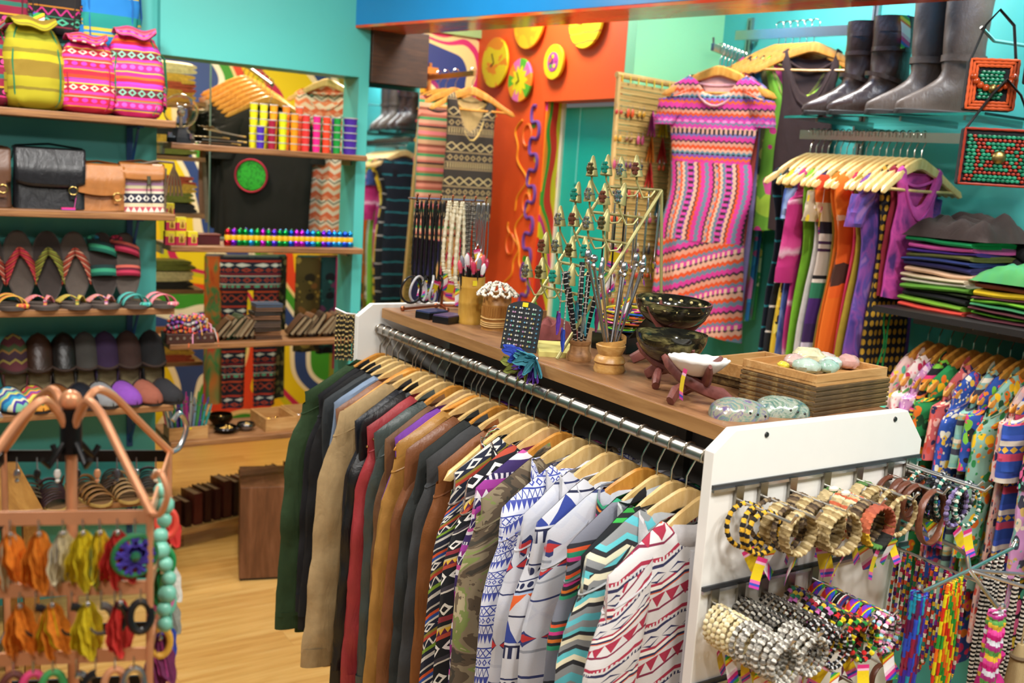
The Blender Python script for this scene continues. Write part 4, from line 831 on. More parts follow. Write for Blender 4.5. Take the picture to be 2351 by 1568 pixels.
# --- pink dress and those behind it on the arm
for i, (d, m, x, sv) in enumerate((('pink and orange zigzag print dress', PINKZ, 2.775, 'cap'), ('brick red blouse', cloth('#a03a2a'), 2.815, None), ('grey lilac dress', cloth('#8a7aa8'), 2.84, None), ('red and green tie-dye dress', REDG, 2.855, None), ('blue and pink floral dress', BLUP, 2.872, 'short'), ('peacock tie-dye dress', PEAC, 2.888, None), ('lime green and white dress', floral('lime_floral', '#3f9a4a', ['#d8e8b0', '#2a6a3a', '#e8d860'], 12), 2.902, None))):
    x = 2.675 + .034 * i; rz = -1.12 + R.uniform(-.03, .03) + (.08 if i == 0 else 0)
    hanger('honey wooden hanger holding the ' + d, (x, 2.815 + (x - 2.60) * .446, 2.265), rz, 1, bar=True, group='hangers on the display arm')
    g = garment('dress', d + ' on the display arm', 'dress', (x, 2.815 + (x - 2.60) * .446, 2.265), rz, m, L=.34 if i == 0 else .93, w=.188 if i == 0 else .165, t=.012, sleeve=sv, sl=.13 if i == 0 else .16, sr=.05, st=.017, neck='round', seed=140 + i, fl=-.16 if i == 0 else -.05, wave=.006 if i else .002, neckw=.098, neckd=.12, group='dresses on the display arm', m2=cloth('#e0a0a0') if i == 0 else None)
    if i == 0:
        def skirt(a, b):
            q = 2 * pi * a; wv = lerp(.158, .170, b); x_ = pw(cos(q), .75) * wv; yy = pw(sin(q), .8) * lerp(.016, .034, b)
            return (x_ + .012 * sin(b * 5), yy + .010 * b * (sin(34 * x_ + 1) + .6 * sin(61 * x_ + b * 3)), -.425 - .30 * b, x_ + (.6 if sin(q) > 0 else 0), b * .3)
        MB().grid(skirt, 56, 14, cu=True).build('skirt', PINKV, g)
        def skirt2(a, b):
            q = 2 * pi * a; wv = lerp(.170, .188, b); x_ = pw(cos(q), .75) * wv; yy = pw(sin(q), .8) * lerp(.034, .05, b)
            return (x_ + .012 * sin(5) + .01 * b, yy + .013 * (sin(34 * x_ + 1) + .6 * sin(61 * x_ + 3)), -.722 - .37 * b + .012 * sin(20 * x_) * b, x_ * 1.0 + .4, b * .33 + .3 * x_)
        MB().grid(skirt2, 56, 12, cu=True).build('skirt_hem', bands('pink_zigzag_hem', .13, [(0, '#d4368c'), (.12, '#3a2a30'), (.18, '#dc9478'), (.3, '#e0501c'), (.4, '#6f8090'), (.48, '#d8409a'), (.6, '#3a2a30'), (.66, '#e2a88c'), (.78, '#e0501c'), (.88, '#6f8090')], zig=(.008, .02), motifs=[(.48, .6, 'check', .02, '#f0c0a0')]), g)
        def front(a, b):
            e = (1 - abs(2 * a - 1) ** 2); return ((a - .5) * .17, .0065, -.085 - .11 * e * b - .03 * abs(2 * a - 1) * (1 - b), a * .17, b * .1)
        MB().grid(front, 14, 5).build('lining', cloth('#e8a898'), g)
# --- tops on the high rail
for i, (d, m) in enumerate((('magenta dress with black straps', cloth('#b02a78')), ('black and violet print dress', floral('black_violet', '#1a1820', ['#5a4a8a', '#b0a0c0', '#2a2a3a'], 20)), ('blue and green fan print dress', FANS), ('olive leaf print dress', floral('olive_leaf', '#4a4a24', ['#8a8a3a', '#b0a858', '#2a2a18'], 16)), ('green and magenta dress', floral('green_magenta', '#6aa02a', ['#c02a78', '#a8c83a', '#d8508c'], 9)), ('dark brown strap dress', cloth('#3a2624')))):
    y = 2.76 - i * .034; rz = -1.08 + R.uniform(-.05, .05)
    hanger('honey wooden hanger holding the ' + d, (2.88, y, 2.362 - i * .001), rz, 1, bar=(i == 5), group='hangers on the high rail')
    garment('dress', d + ' on the high wall rail', 'dress', (2.88, y, 2.362 - i * .001), rz, m, L=.66, w=.14 if i < 5 else .11, t=.012, neck='round', seed=160 + i, neckw=.125 if i < 5 else .09, neckd=.2, fl=-.1, waist=.15, group='dresses on the high rail')
# --- glass shelf and boots
gs = thing('glass_shelf', 'clear green-edged glass shelf carrying the tall boots', 'shelf', (2.80, 2.08, 1.998))
t = NT('mat_glass', .03, 0, Transmission_Weight=1.0, IOR=1.45); n_ = t.noise(t.coord('Object'), 3, 1); GLASS = t.out(t.ramp(n_, [(0, '#a8e0d0'), (1, '#bce8da')], False))
MB().box((0, 0, .004), (.36, .74, .008)).build('pane', GLASS, gs, smooth=False)
for y in (-.27, -.05, .28): MB().bar((.17, y, -.006), (-.12, y, -.004), .008, .010).build('bracket', STEEL, gs, smooth=False)
def boot(label, c, rz, H, mat, sole, kind):
    T_ = thing('tall_boot', label, 'boot', c, rz, 'tall boots on the glass shelf')
    tab = [(0, -.075, .19), (.02, -.078, .196), (.04, -.077, .188), (.062, -.074, .15), (.085, -.070, .105), (.11, -.066, .072), (.14, -.062, .058), (.18, -.062, .060), (.26, -.066, .066), (.36, -.072, .072), (1.0, -.072, .074)]
    def fn(a, b):
        z = .014 + (H - .014) * b; zz = z
        x0 = interp([(p[0], p[1]) for p in tab], zz); x1 = interp([(p[0], p[2]) for p in tab], zz)
        cx, rx = (x0 + x1) / 2, (x1 - x0) / 2; ry = .042 if z < .06 else lerp(.042, .05, ss(.1, .3, z)); ry *= 1 if z > .03 else .98
        q = 2 * pi * a; wr = .004 * mnoise.noise((a * 6, z * 18, H * 10)) * (1 + 1.5 * math.exp(-((z - .13) / .05) ** 2))
        toe = 1 - .25 * max(0, cos(q)) ** 2 * (1 if z < .07 else 0)
        return (cx + (rx + wr) * cos(q), (ry * toe + wr) * sin(q), z, a * .3, z)
    MB().grid(fn, 28, 40, cu=True).build('leather_upper', mat, T_)
    poly = [(.057 + .137 * pw(cos(q), .9), .043 * (1 - .12 * cos(q)) * pw(sin(q), .8)) for q in [2*pi*i/30 for i in range(30)]]
    MB().prism(poly, .018).build('sole', sole, T_, bev=.003)
    MB().box((-.052, 0, .006), (.06, .066, .012)).build('heel', sole, T_, smooth=False)
    if kind == 0:
        for z_ in (H - .05, H - .11, .115):
            MB().grid(lambda a, b: ((.064 if z_ > .2 else .075) * cos(2*pi*a) + (.002 if z_ > .2 else .004), .0545 * sin(2*pi*a), z_ + .014 * b + .02 * (cos(2*pi*a) * (z_ < .2)), a, b), 24, 1, cu=True).build('strap', mat, T_)
            MB().box((.03, -.054, z_ + .008), (.014, .004, .016)).build('buckle', DARKMET, T_, smooth=False)
    else:
        MB().grid(lambda a, b: (.0685 * cos(2*pi*a) - .004, .054 * sin(2*pi*a), .165 + .020 * b, a, b), 24, 1, cu=True).build('ankle_strap', mat, T_)
        MB().tube([(-.02, -.056, .05), (-.02, -.058, .12), (-.012, -.058, .24), (-.008, -.056, H - .02)], .0022, 6).build('zip', BLK, T_)
    MB().grid(lambda a, b: ((.0655 - .012 * b) * cos(2*pi*a), (.05 - .012 * b) * sin(2*pi*a), H - .03 * b + .001, a, b), 24, 2, cu=True).build('lining', solid('#2a211d', .8), T_)
    return T_
BR1 = leather('#382219', .36); BR2 = leather('#54443a', .48); SOLE = solid('#221e1c', .6)
bt = boot('far dark brown buckled boot on the glass shelf', (2.80, 2.290, 2.006), pi - .50, .315, BR1, SOLE, 0)
b_2 = boot('near dark brown buckled boot with a price tag', (2.80, 2.185, 2.006), pi - .50, .322, BR1, SOLE, 0)
ptag(b_2, (.0, .06, .33), (0, .2, .5), 1, 2.0)
b_3 = boot('far taupe knee-high boot with side zip', (2.80, 2.035, 2.006), pi - .50, .52, BR2, SOLE, 1)
b_4 = boot('near taupe knee-high boot beside the beaded bag', (2.80, 1.925, 2.006), pi - .50, .52, BR2, SOLE, 1)
ptag(b_3, (-.03, .075, .40), (0, .2, 2.2), 0, 2.0)
# --- beaded bags
GRNB = [solid(c, .3, 0, .5, 120) for c in ('#1f8f6a', '#2aa57c', '#167a58')]; REDB = solid('#a83420', .35); ORB = solid('#e0602c', .45)
def bead_bag(label, c, rz, W, H, pat):
    T_ = thing('beaded_bag', label, 'bag', c, rz)
    MB().box((0, .025, H / 2), (W, .05, H)).build('bag_body', cloth('#15141a'), T_, bev=.006)
    rr = random.Random(W); by = -.004
    def rim(m, rad, off, nm):
        p = []
        for q in range(48):
            s = q / 48 * 4; k = int(s); f_ = s - k; hw, hh = W / 2 - off, H / 2 - off
            p.append([(lerp(-hw, hw, f_), 0), (hw, 0), (lerp(hw, -hw, f_), 0), (-hw, 0)][k][0:1] + (by,) + ([-hh, lerp(-hh, hh, f_), hh, lerp(hh, -hh, f_)][k] + H / 2,))
        MB().tube(p, [rad * (.75 + .25 * (i % 2)) for i in range(48)], 6, True).build(nm, m, T_)
    if pat == 0:
        for o in range(3): rim(ORB, .0045, .004 + o * .008, 'coral_border')
    else: rim(REDB, .004, .003, 'red_border')
    b0 = .028 if pat == 0 else .010; st_ = .0118; nx, nz = int((W - 2 * b0) / st_), int((H - 2 * b0) / (st_ * .8)); n = 0
    rows = [MB(), MB(), MB()]; reds = MB()
    for j in range(nz):
        for i in range(nx):
            x = -W / 2 + b0 + (i + .5 + .3 * (j % 2)) * st_; z = b0 + (j + .5) * st_ * .8
            d_ = abs(abs(x) - abs(z - H / 2) * W / H)
            red = pat == 1 and (d_ < .011 or (abs(abs(z - H/2) - H * .27) < .006 and abs(x) < W * .32) or (abs(abs(x) - W * .27) < .006 and abs(z - H/2) < H * .28))
            (reds if red else rows[rr.randint(0, 2)]).ball((x, by, z), .0062 if not red else .0055, 6, (1.1 if not red else 1, .7, .8))
    for k, r_ in enumerate(rows): r_.build('turquoise_beads', GRNB[k], T_)
    if pat == 1:
        reds.build('red_beads', REDB, T_); MB().ball((0, -.008, H / 2), .018, 14, (1, .5, 1)).build('brass_boss', metal('#a8925a', .35), T_)
    else:
        AM = solid('#b8481c', .2)
        for k in range(9):
            q = lerp(pi + .25, 2 * pi - .25, k / 8); MB().ball((.05 * cos(q), -.012, H * .72 + .042 * sin(q)), .0095 if k != 4 else .013, 10).build('amber_bead', AM if k != 4 else metal('#a8925a', .4), T_)
    MB().tube([(-W * .45, .028, H), (-.03, .03, H + .09), (.0, .03, H + .13), (.04, .03, H + .09), (W * .45, .028, H)], .006, 6, flat=(2.0, .5)).build('strap', cloth('#15141a'), T_)
    return T_
bead_bag('small black bag with turquoise beads and coral border', (2.52, 1.635, 2.0), -.80, .125, .135, 0)
bead_bag('larger black bag with turquoise beads and red crossing lines', (2.50, 1.575, 1.80), -.80, .185, .150, 1)
hk = thing('bag_hook', 'steel hook arm holding the beaded bags', 'hook', (2.99, 1.66, 2.20)); MB().tube([(0, 0, 0), (-.42, .02, -.01), (-.47, .03, .02)], .005, 8).build('hook_rod', CHROME, hk); MB().box((-.004, 0, 0), (.01, .03, .05)).build('wall_plate', STEEL, hk, smooth=False)
bead_bag('black bag with turquoise beads at the photo edge', (2.50, 1.46, 2.06), -.80, .12, .12, 0)
# --- folded clothes shelf and lower rail
fs = thing('folded_shelf', 'dark shelf carrying the stacks of folded clothes', 'shelf', (2.76, 1.42, 1.42))
MB().box((0, 0, 0), (.46, 1.02, .018)).build('shelf_board', solid('#231f1e', .5), fs, smooth=False)
for y in (-.4, .1, .45): MB().box((.1, y, -.02), (.26, .012, .022)).build('bracket', DARKMET, fs, smooth=False)
def folded(label, c, sx, sy, h, mat, seed, rz=0, group=None, layers=2, name='folded_garment'):
    """slab of folded cloth: rounded fold at the front (-x)"""
    rr = random.Random(seed); T_ = thing(name, label, 'folded clothes', c, rz, group)
    hh = h / layers
    for l in range(layers):
        o1, o2 = rr.uniform(0, .012), rr.uniform(-.008, .008)
        def fn(a, b, l=l):
            q = 2 * pi * a; y = (max(0, min(1, (b - 1/14) / (12/14))) - .5) * sy
            xx = pw(cos(q), .6) * (sx / 2 - o1 * l); zz = pw(sin(q), .6) * hh * .54
            e = 1 if 0 < b < 1 else .04
            zz = zz * e + .0035 * mnoise.noise((xx * 9, y * 12, seed + l)) + .007 * sin(y * 13 + seed) * (h / .03)
            return (xx + o2 + .004 * mnoise.noise((y * 20, l, seed)), y * (1 + .02 * mnoise.noise((xx * 10, l, seed))), hh * (l + .5) + zz, xx, y)
        MB().grid(fn, 20, 14, cu=True).build('fold_layer', mat, T_)
    return T_
z = 1.429
for i, (d, c, h) in enumerate((('coral red', '#e04a3a', .016), ('lime and yellow', '#7ab02e', .016), ('black', '#1c1c1e', .018), ('dark moss', '#3a4428', .012), ('leaf green', '#5f9a30', .017), ('off white', '#d8d0be', .014), ('cream', '#e2cfae', .014), ('peach', '#e8bc98', .018), ('navy blue', '#2e2a60', .020), ('denim blue', '#2a3a7a', .012), ('olive', '#6a6a34', .016), ('violet', '#4a2a8c', .012), ('hot pink', '#e860b0', .018), ('emerald', '#149a58', .018))):
    folded('%s folded garment in the left stack' % d, (2.725 + R.uniform(-.008, .008), 1.795 + R.uniform(-.006, .006), z), .22, .22, h, cloth(c, .15), 200 + i, R.uniform(-.06, .06), 'left stack of folded clothes', 1); z += h * .98
crumple('folded_garment', 'crumpled dark brown garment on top of the left stack', 'folded clothes', (2.73, 1.78, z - .002), .13, .14, .085, cloth('#2c1b16'), 9)
z = 1.429
for i, (d, c, h) in enumerate((('maroon', '#5a2430', .012), ('bright green', '#6ab82e', .012), ('plum', '#5c2a30', .010), ('teal edged green', '#3f8a5a', .012), ('lime', '#7ac032', .015), ('dark wine', '#4a1c26', .010), ('yellow', '#e0be1c', .022), ('rust brown', '#7a3a20', .020))):
    folded('%s folded garment in the right stack' % d, (2.72 + R.uniform(-.008, .008), 1.535 + R.uniform(-.006, .006), z), .25, .25, h, cloth(c, .15), 230 + i, R.uniform(-.06, .06), 'right stack of folded clothes', 1); z += h * .98
crumple('folded_garment', 'puffy green tie-dye garment with orange top on the right stack', 'folded clothes', (2.715, 1.53, z - .002), .135, .135, .075, tie('green_orange_tie', [(.3, '#2a7a6a'), (.5, '#3f8a4a'), (.66, '#4a8a4a'), (.72, '#d08a1c')], 9), 12)
folded('black garment behind the bright green stack', (2.86, 1.60, 1.429), .12, .25, .19, cloth('#17171a'), 251, 0, None, 4)
lr = thing('clothes_rail', 'black lower rail of patterned shirts beneath the folded clothes', 'rail', (0, 0, 0))
MB().bar((2.70, 1.90, 1.385), (2.70, 1.00, 1.385), .012, .022).build('rail_bar', metal('#7a706a', .3), lr, smooth=False)
for y in (1.86, 1.4, 1.02): MB().box((2.845, y, 1.385), (.29, .01, .02)).build('bracket', DARKMET, lr, smooth=False)
pal = [['#e86aa0', '#f0d040', '#5ac0a0', '#2a2a40'], ['#e83a7a', '#f08a2a', '#7ac03a', '#1a1a20'], ['#3a5ac0', '#e8e0d0', '#d04a6a', '#f0c040'], ['#f0a0a0', '#c02a50', '#f4e8d8', '#5a9a4a'], ['#2a8a4a', '#f0c01a', '#e0701a', '#164a2a'], ['#7ab0a8', '#e8dcc0', '#3a3a4a', '#c8a860'], ['#b04ab0', '#f0c8d8', '#4a2a80', '#e8e0f0'], ['#d04a3a', '#f0b0a0', '#2a2a50', '#e8d0b0']]
names = ['pink and lime', 'black with neon leaves', 'blue and cream', 'rose and white', 'green with gold suns', 'teal squares', 'violet blossom', 'coral and navy']
base = ['#d8b8b0', '#1a1820', '#2a50a8', '#efe0d4', '#1f8a4a', '#8ab8a8', '#c890c0', '#c85a5a']
for i in range(20):
    k = (i * 3 + i // 8) % 8; y = 1.845 - i * .038; rz = R.uniform(-.08, .08)
    d = '%s print %s' % (names[k], ['tunic', 'shirt', 'blouse'][i // 8])
    m_ = floral('shirt_print_%d' % i, base[(k + i // 8) % 8] if i // 8 else base[k], pal[k], 26 + 8 * (i % 4), .48) if i % 4 != 3 else bands('shirt_stripe_%d' % i, .06 + .02 * (i % 3), [(0, base[k]), (.3, pal[k][0]), (.45, pal[k][1]), (.6, base[k]), (.8, pal[k][2])], motifs=[(.6, .8, 'diamond', .03, pal[k][3])])
    hanger('honey wooden hanger holding the ' + d, (2.70, y, 1.394), rz, 1, group='hangers on the lower rail')
    garment('shirt', d + ' on the lower right rail', 'shirt', (2.70, y, 1.394), rz, m_, L=.62 + .12 * (i % 3), w=.203, t=.0135, sleeve='short' if i % 3 else 'long', sl=.2 if i % 3 else .4, sr=.062, st=.018, neck='collar' if i % 2 else 'round', seed=180 + i, neckw=.10, neckd=.08, group='shirts on the lower right rail')
# ================================================================ clocks, rattan board, niche
def clock(label, y, z, r, mat, hands='#2a2010', center=None, rim=None):
    T_ = thing('wall_clock', label, 'clock', (2.538, y, z), rot=(0, -pi/2, 0))
    MB().lathe([(0, .012), (r * .97, .012), (r, .016), (r, .024), (r * .985, .026), (0, .026)], 40).build('clock_face', mat, T_, ang=.5)
    for a, L in ((.5, r * .42), (2.1, r * .3)): MB().bar((0, 0, .029), (L * cos(a), L * sin(a), .029), .004, .002).build('hand', solid(hands, .4), T_, smooth=False)
    if center:
        MB().lathe([(0, .026), (r * .55, .026), (r * .55, .028), (0, .028)], 30).build('center_disc', solid(center[0], .5), T_, ang=.4)
        for k in range(5): MB().lathe([(0, .028), (r * .12, .028), (r * .12, .0295), (0, .0295)], 14, (r * .3 * cos(k * 1.256), r * .3 * sin(k * 1.256), 0)).build('painted_petal', solid(['#f0d020', '#f06a1c', '#4aa82a', '#e8d020', '#d03a8a'][k], .5), T_, ang=.4)
    return T_
def wedge(name, cols):
    t = NT('mat_' + name, .5); p = t.sep(t.coord('Object')); a = t.M('ARCTAN2', p[1], p[0]); f_ = t.M('FRACT', t.M('MULTIPLY', a, 1 / (2 * pi)))
    r_ = t.M('SQRT', t.M('ADD', t.M('MULTIPLY', p[0], p[0]), t.M('MULTIPLY', p[1], p[1])))
    st = t.M('ADD', .045, t.M('MULTIPLY', t.M('PINGPONG', t.M('MULTIPLY', f_, 10), .5), .05))
    return t.out(t.mix(t.M('LESS_THAN', r_, st), t.ramp(f_, [(i / len(cols), c) for i, c in enumerate(cols)]), '#e8d61a'))
def speck(name, a, b, sc, th):
    t = NT('mat_' + name, .5); n = t.noise(t.coord('Object'), sc, 3, .6, .8); return t.out(t.ramp(n, [(0, a), (th, b)]))
clock('round wall clock splashed yellow and orange', 4.225, 2.27, .117, speck('clock_yellow_orange', '#f08a1a', '#ecc816', 6, .46))
clock('plain amber wall clock partly behind the beam', 3.945, 2.44, .125, speck('clock_amber', '#ee9a1a', '#f4ac1c', 5, .5))
clock('round clock with pink, green and yellow wedges', 3.99, 2.178, .098, wedge('clock_wedges', ['#e06aa0', '#f08a20', '#5ab02a', '#f0a020', '#e06aa0', '#f0a020', '#5ab02a', '#f08a20', '#e06aa0', '#5ab02a']))
clock('small yellow clock with purple painted centre', 3.722, 2.245, .075, solid('#e8c41a', .5), center=('#b04a90',))
clock('yellow wall clock with wavy red lines', 3.505, 2.405, .118, bands('clock_waves', .03, [(0, '#f0cc14'), (.8, '#d8782a')], warp=(20, .02)))
t = NT('mat_clockwave', .5); p = t.sep(t.coord('Object')); n = t.noise(t.coord('Object'), 14, 2); w_ = t.M('FRACT', t.M('MULTIPLY', t.M('ADD', p[0], t.M('MULTIPLY', n, .03)), 26)); CW = t.out(t.ramp(w_, [(0, '#f0cc14'), (.86, '#d0682a')]))
for o in COL.objects:
    if o.name.startswith('clock_face') and o.parent.get('label', '').startswith('yellow wall clock'): o.data.materials[0] = CW
# rattan board
rb = thing('rattan_board', 'woven rattan display board hung with earrings by the door', 'display board', (2.535, 3.06, 1.0), rot=(-.06, .03, 0))
RAT = wood('rattan_weave', ['#8f6e34', '#ad8a48', '#c4a464'], (3, 30, 90), .6)
for i in range(96): MB().box((0, .004 * (i % 2), .02 + i * .0116), (.285, .006, .0098)).build('reed', RAT, rb, smooth=False)
for x in (-.148, .148): MB().tube([(x, 0, 0), (x, 0, 1.15)], .010, 8).build('side_pole', wood('rattan', ['#b58b4a', '#d2ab66'], (40, 40, 10)), rb)
for z_ in (0, 1.15): MB().tube([(-.16, 0, z_), (.16, 0, z_)], .012, 8).build('end_pole', wood('rattan', ['#b58b4a', '#d2ab66'], (40, 40, 10)), rb)
for i in range(8): MB().tube([(-.14 + i * .04, -.012, 1.15), (-.135 + i * .04, -.010, 1.125)], .003, 5).build('lashing', solid('#e2c23a', .6), rb)
ek = 0
for r_, z_ in enumerate((1.03, .93, .83, .72, .62, .5, .40, .30)):
    for c_ in range(5):
        x = -.115 + c_ * .057; cc = ['#b8342c', '#d0501e', '#c8902a', '#7a4a2a', '#b84a6a', '#5a2a4a', '#2a2a30'][(r_ * 2 + c_) % 7]
        big = (r_, c_) in ((0, 3), (0, 4), (1, 3), (1, 4), (2, 3), (3, 4)); zz = 1.0 + z_; yy = 3.06 + .06 * z_
        lab = '%s earrings on the rattan board' % {0: 'pair of red', 1: 'pair of rust orange', 2: 'pair of amber', 3: 'pair of brown', 4: 'pair of rose', 5: 'pair of plum', 6: 'pair of black'}[(r_ * 2 + c_) % 7] if not big else '%s feather earrings on the rattan board' % {(0, 3): 'hot pink', (0, 4): 'yellow', (1, 3): 'orange', (1, 4): 'red', (2, 3): 'scarlet', (3, 4): 'teal and black'}[(r_, c_)]
        T_ = thing('earrings', lab, 'earrings', (2.535 + x, yy - .006, zz), 0, 'earrings on the rattan board')
        if big:
            fm = FE[{(0, 3): 'pink', (0, 4): 'yellow', (1, 3): 'orange', (1, 4): 'red', (2, 3): 'red', (3, 4): 'teal'}[(r_, c_)]]
            for e in range(6): feather(T_, (0, -.006, 0), (-.18 + .075 * e, -.1, -1), .10, .012, fm, ek * 5 + e)
        else:
            for sd in (-.011, .011):
                MB().tube([(sd, -.004, .012), (sd, -.008, -.004)], .0009, 5).build('ear_wire', SILVER, T_)
                MB().ball((sd, -.008, -.018), .0095, 8, (.9, .35, (1.0, 1.9, 1.3)[ek % 3])).build('drop', solid(cc, .35), T_)
        ek += 1
# niche rail with tops
na = thing('clothes_rail', 'orange wooden arm with hangers in front of the swirl mural', 'rail', (0, 0, 0))
MB().bar((2.20, 4.43, 2.170), (2.20, 3.86, 2.170), .012, .022).build('arm_bar', metal('#c9a46a', .3), na, smooth=False)
MB().bar((2.02, 4.40, 2.215), (2.30, 4.40, 2.215), .02, .03).build('wall_batten', solid('#e8862a', .5), na, smooth=False)
MB().bar((2.26, 4.40, 2.25), (2.26, 4.40, 1.95), .012, .012, up=(1, 0, 0)).build('upright', solid('#c9782a', .5), na, smooth=False)
TEE = bands('striped_tee', .16, [(0, '#b0604a'), (.08, '#4a9a5a'), (.16, '#d8a080'), (.26, '#c8705a'), (.32, '#231f1e'), (.37, '#b88a5a'), (.46, '#e07a7a'), (.56, '#b06a44'), (.62, '#3f8f58'), (.7, '#c89a70'), (.82, '#8a4a34'), (.9, '#d88a70')])
TANK = bands('brown_aztec_tank', .15, [(0, '#2e261e'), (.3, '#8a7450'), (.34, '#2e261e'), (.6, '#8a7450'), (.63, '#3a3026'), (.8, '#8a7450'), (.83, '#2e261e')], motifs=[(.04, .28, 'cross', .05, '#b09a6a'), (.38, .58, 'ring', .03, '#9c8458'), (.64, .78, 'check', .012, '#a08a5c')])
for i, (nm, d, m, y, x, kw) in enumerate((('tank_top', 'brown and tan aztec tank dress', TANK, 3.91, 2.225, dict(L=.55, w=.125, neckw=.085, neckd=.2, m2=cloth('#c8a860'), sleeve=None)), ('tee_shirt', 'striped tee shirt in orange, green and brown', TEE, 4.03, 2.13, dict(L=.62, w=.165, sleeve='short', sl=.15, neckw=.075, m2=cloth('#2f2a26'))), ('tee_shirt', 'dark green print tee behind the brown tank', floral('dark_green_print', '#20281c', ['#6a7a3a', '#a08a3a', '#2a4a2a'], 20), 4.12, 2.26, dict(L=.6, w=.18, sleeve='short', sl=.15)), ('tee_shirt', 'maroon print top behind the brown tank', floral('maroon_print', '#4a1c28', ['#8a3a5a', '#c08a4a', '#2a1420'], 20), 4.19, 2.28, dict(L=.6, w=.19, sleeve='short', sl=.15)))):
    hanger('honey wooden hanger holding the ' + d, (2.20 + .02 * (i == 0), y, 2.182), R.uniform(-.1, .1), 1, bar=(i == 0), group='hangers in the niche')
    garment(nm, d + ' in the niche', 'top', (2.20 + (.02 if i == 0 else (-.09 if i == 1 else 0.0)), y, 2.178 - (.03 if i == 1 else 0)), R.uniform(-.05, .05), m, t=.016, neck='round', seed=260 + i, group='tops in the mural niche', **kw)
    if i == 0:
        T_ = COL.objects[-1].parent if COL.objects[-1].parent else None
        MB().grid(lambda a, b: ((a - .5) * .165, .004, -.10 - .20 * (1 - (2 * a - 1) ** 2) ** .7 * b - .03 * abs(2 * a - 1), a, b), 16, 6).build('lining', cloth('#c4a468'), T_)

gr_ = thing('ribbon', 'bright green ribbon ties hanging beneath the folded clothes shelf', 'ribbon', (2.60, 1.925, 1.41))
for sd in (-1, 1): MB().grid(lambda a, b: ((a - .5) * .009 + sd * .010 + .006 * sin(b * 6 + sd), .004 * sin(b * 8), -.19 * b, a, b), 2, 12).build('ribbon_tail', cloth('#1fa050'), gr_)
MB().ball((0, 0, 0), .008, 8).build('knot', cloth('#1fa050'), gr_)
pc_ = thing('price_card', 'pink and gold price card on the block striped dress', 'tag', (2.53, 2.165, 1.72), rot=(0, 0, .6)); o = put('card', TAGMESH, TAGM, pc_); o.scale = (2.2, 2, 2.2); MB().tube([(0, 0, 0), (.01, 0, .06)], .0008, 4).build('string', solid('#d8d0c8', .6), pc_)
# ================================================================ left wall shelves
BLUEM = solid('#1f4f8a', .4, .2)
SZ = [1.86, 1.525, 1.18, 0.81, 0.45]
for i, z in enumerate(SZ):
    T_ = thing('wall_shelf', ['wooden wall shelf carrying the backpacks', 'wooden wall shelf carrying the leather satchels', 'wooden wall shelf carrying the flip-flops', 'wooden wall shelf carrying the slippers', 'lowest wooden wall shelf carrying strappy sandals'][i], 'shelf', (0, 0, z))
    MB().box((-.05, 3.87, -.0125), (1.92, .255, .025)).build('shelf_board', SHELFW, T_, smooth=False, bev=.003)
    for x in (.80, .15, -.5):
        b_ = MB().bar((x, 3.992, -.028), (x, 3.992, -.22), .022, .006, up=(0, 1, 0)).bar((x, 3.99, -.030), (x, 3.80, -.030), .022, .006).build('bracket', BLUEM, T_, smooth=False)
        MB().bar((x, 3.985, -.20), (x, 3.84, -.034), .010, .008, up=(1, 0, 0)).build('brace', BLUEM, b_, smooth=False)
def XP(px): return .345 + px * .00141
WPINK = bands('woven_pink', .135, [(0, '#d8267c'), (.10, '#e0b02a'), (.13, '#7a2a80'), (.17, '#d8267c'), (.34, '#2f8f6a'), (.37, '#e8641e'), (.41, '#f0329a'), (.47, '#6a1c2c'), (.68, '#e0b02a'), (.71, '#f0329a'), (.80, '#8a3ac0'), (.84, '#c42030'), (.93, '#e8641e')], motifs=[(.17, .34, 'dot', .028, '#ff5ac0'), (.47, .68, 'ring', .032, '#7fc0a8')])
WRED = bands('woven_red', .125, [(0, '#c4203a'), (.12, '#e8982a'), (.15, '#e02a8a'), (.22, '#c4203a'), (.38, '#8fb08a'), (.41, '#e0402a'), (.47, '#f03a9a'), (.55, '#b01a34'), (.74, '#e8c02a'), (.77, '#f03a9a'), (.86, '#7a3aa0'), (.9, '#d8401e')], motifs=[(.22, .38, 'dot', .03, '#f03ab0'), (.55, .74, 'ring', .034, '#e8d0b8')])
WYEL = bands('woven_yellow', .25, [(0, '#a89c14'), (.22, '#80701a'), (.26, '#a89c18'), (.4, '#8a701e'), (.62, '#b8aa1a'), (.72, '#86781c'), (.78, '#a89c18'), (.9, '#8a8a1a')], warp=(20, .01))
WBLK = bands('woven_black', .11, [(0, '#1a1616'), (.2, '#8a2a3a'), (.24, '#1a1616'), (.5, '#2a7a5a'), (.53, '#1a1616'), (.8, '#b0701e'), (.84, '#1a1616')], motifs=[(.24, .5, 'ring', .05, '#4ab08a'), (.56, .78, 'zig', .04, '#c02a7a')])
WBLU = bands('woven_blue', .14, [(0, '#1f7ac0'), (.3, '#c8b83a'), (.36, '#2a8ac8'), (.42, '#c8b83a'), (.5, '#1c8a80'), (.85, '#1f7ac0')])
WMAR = bands('woven_maroon', .1, [(0, '#7a1430'), (.25, '#d8307a'), (.3, '#3a1420'), (.55, '#e0a02a'), (.6, '#8a1a3a'), (.85, '#2a6a5a')], motifs=[(.3, .55, 'dot', .03, '#d8408a')])
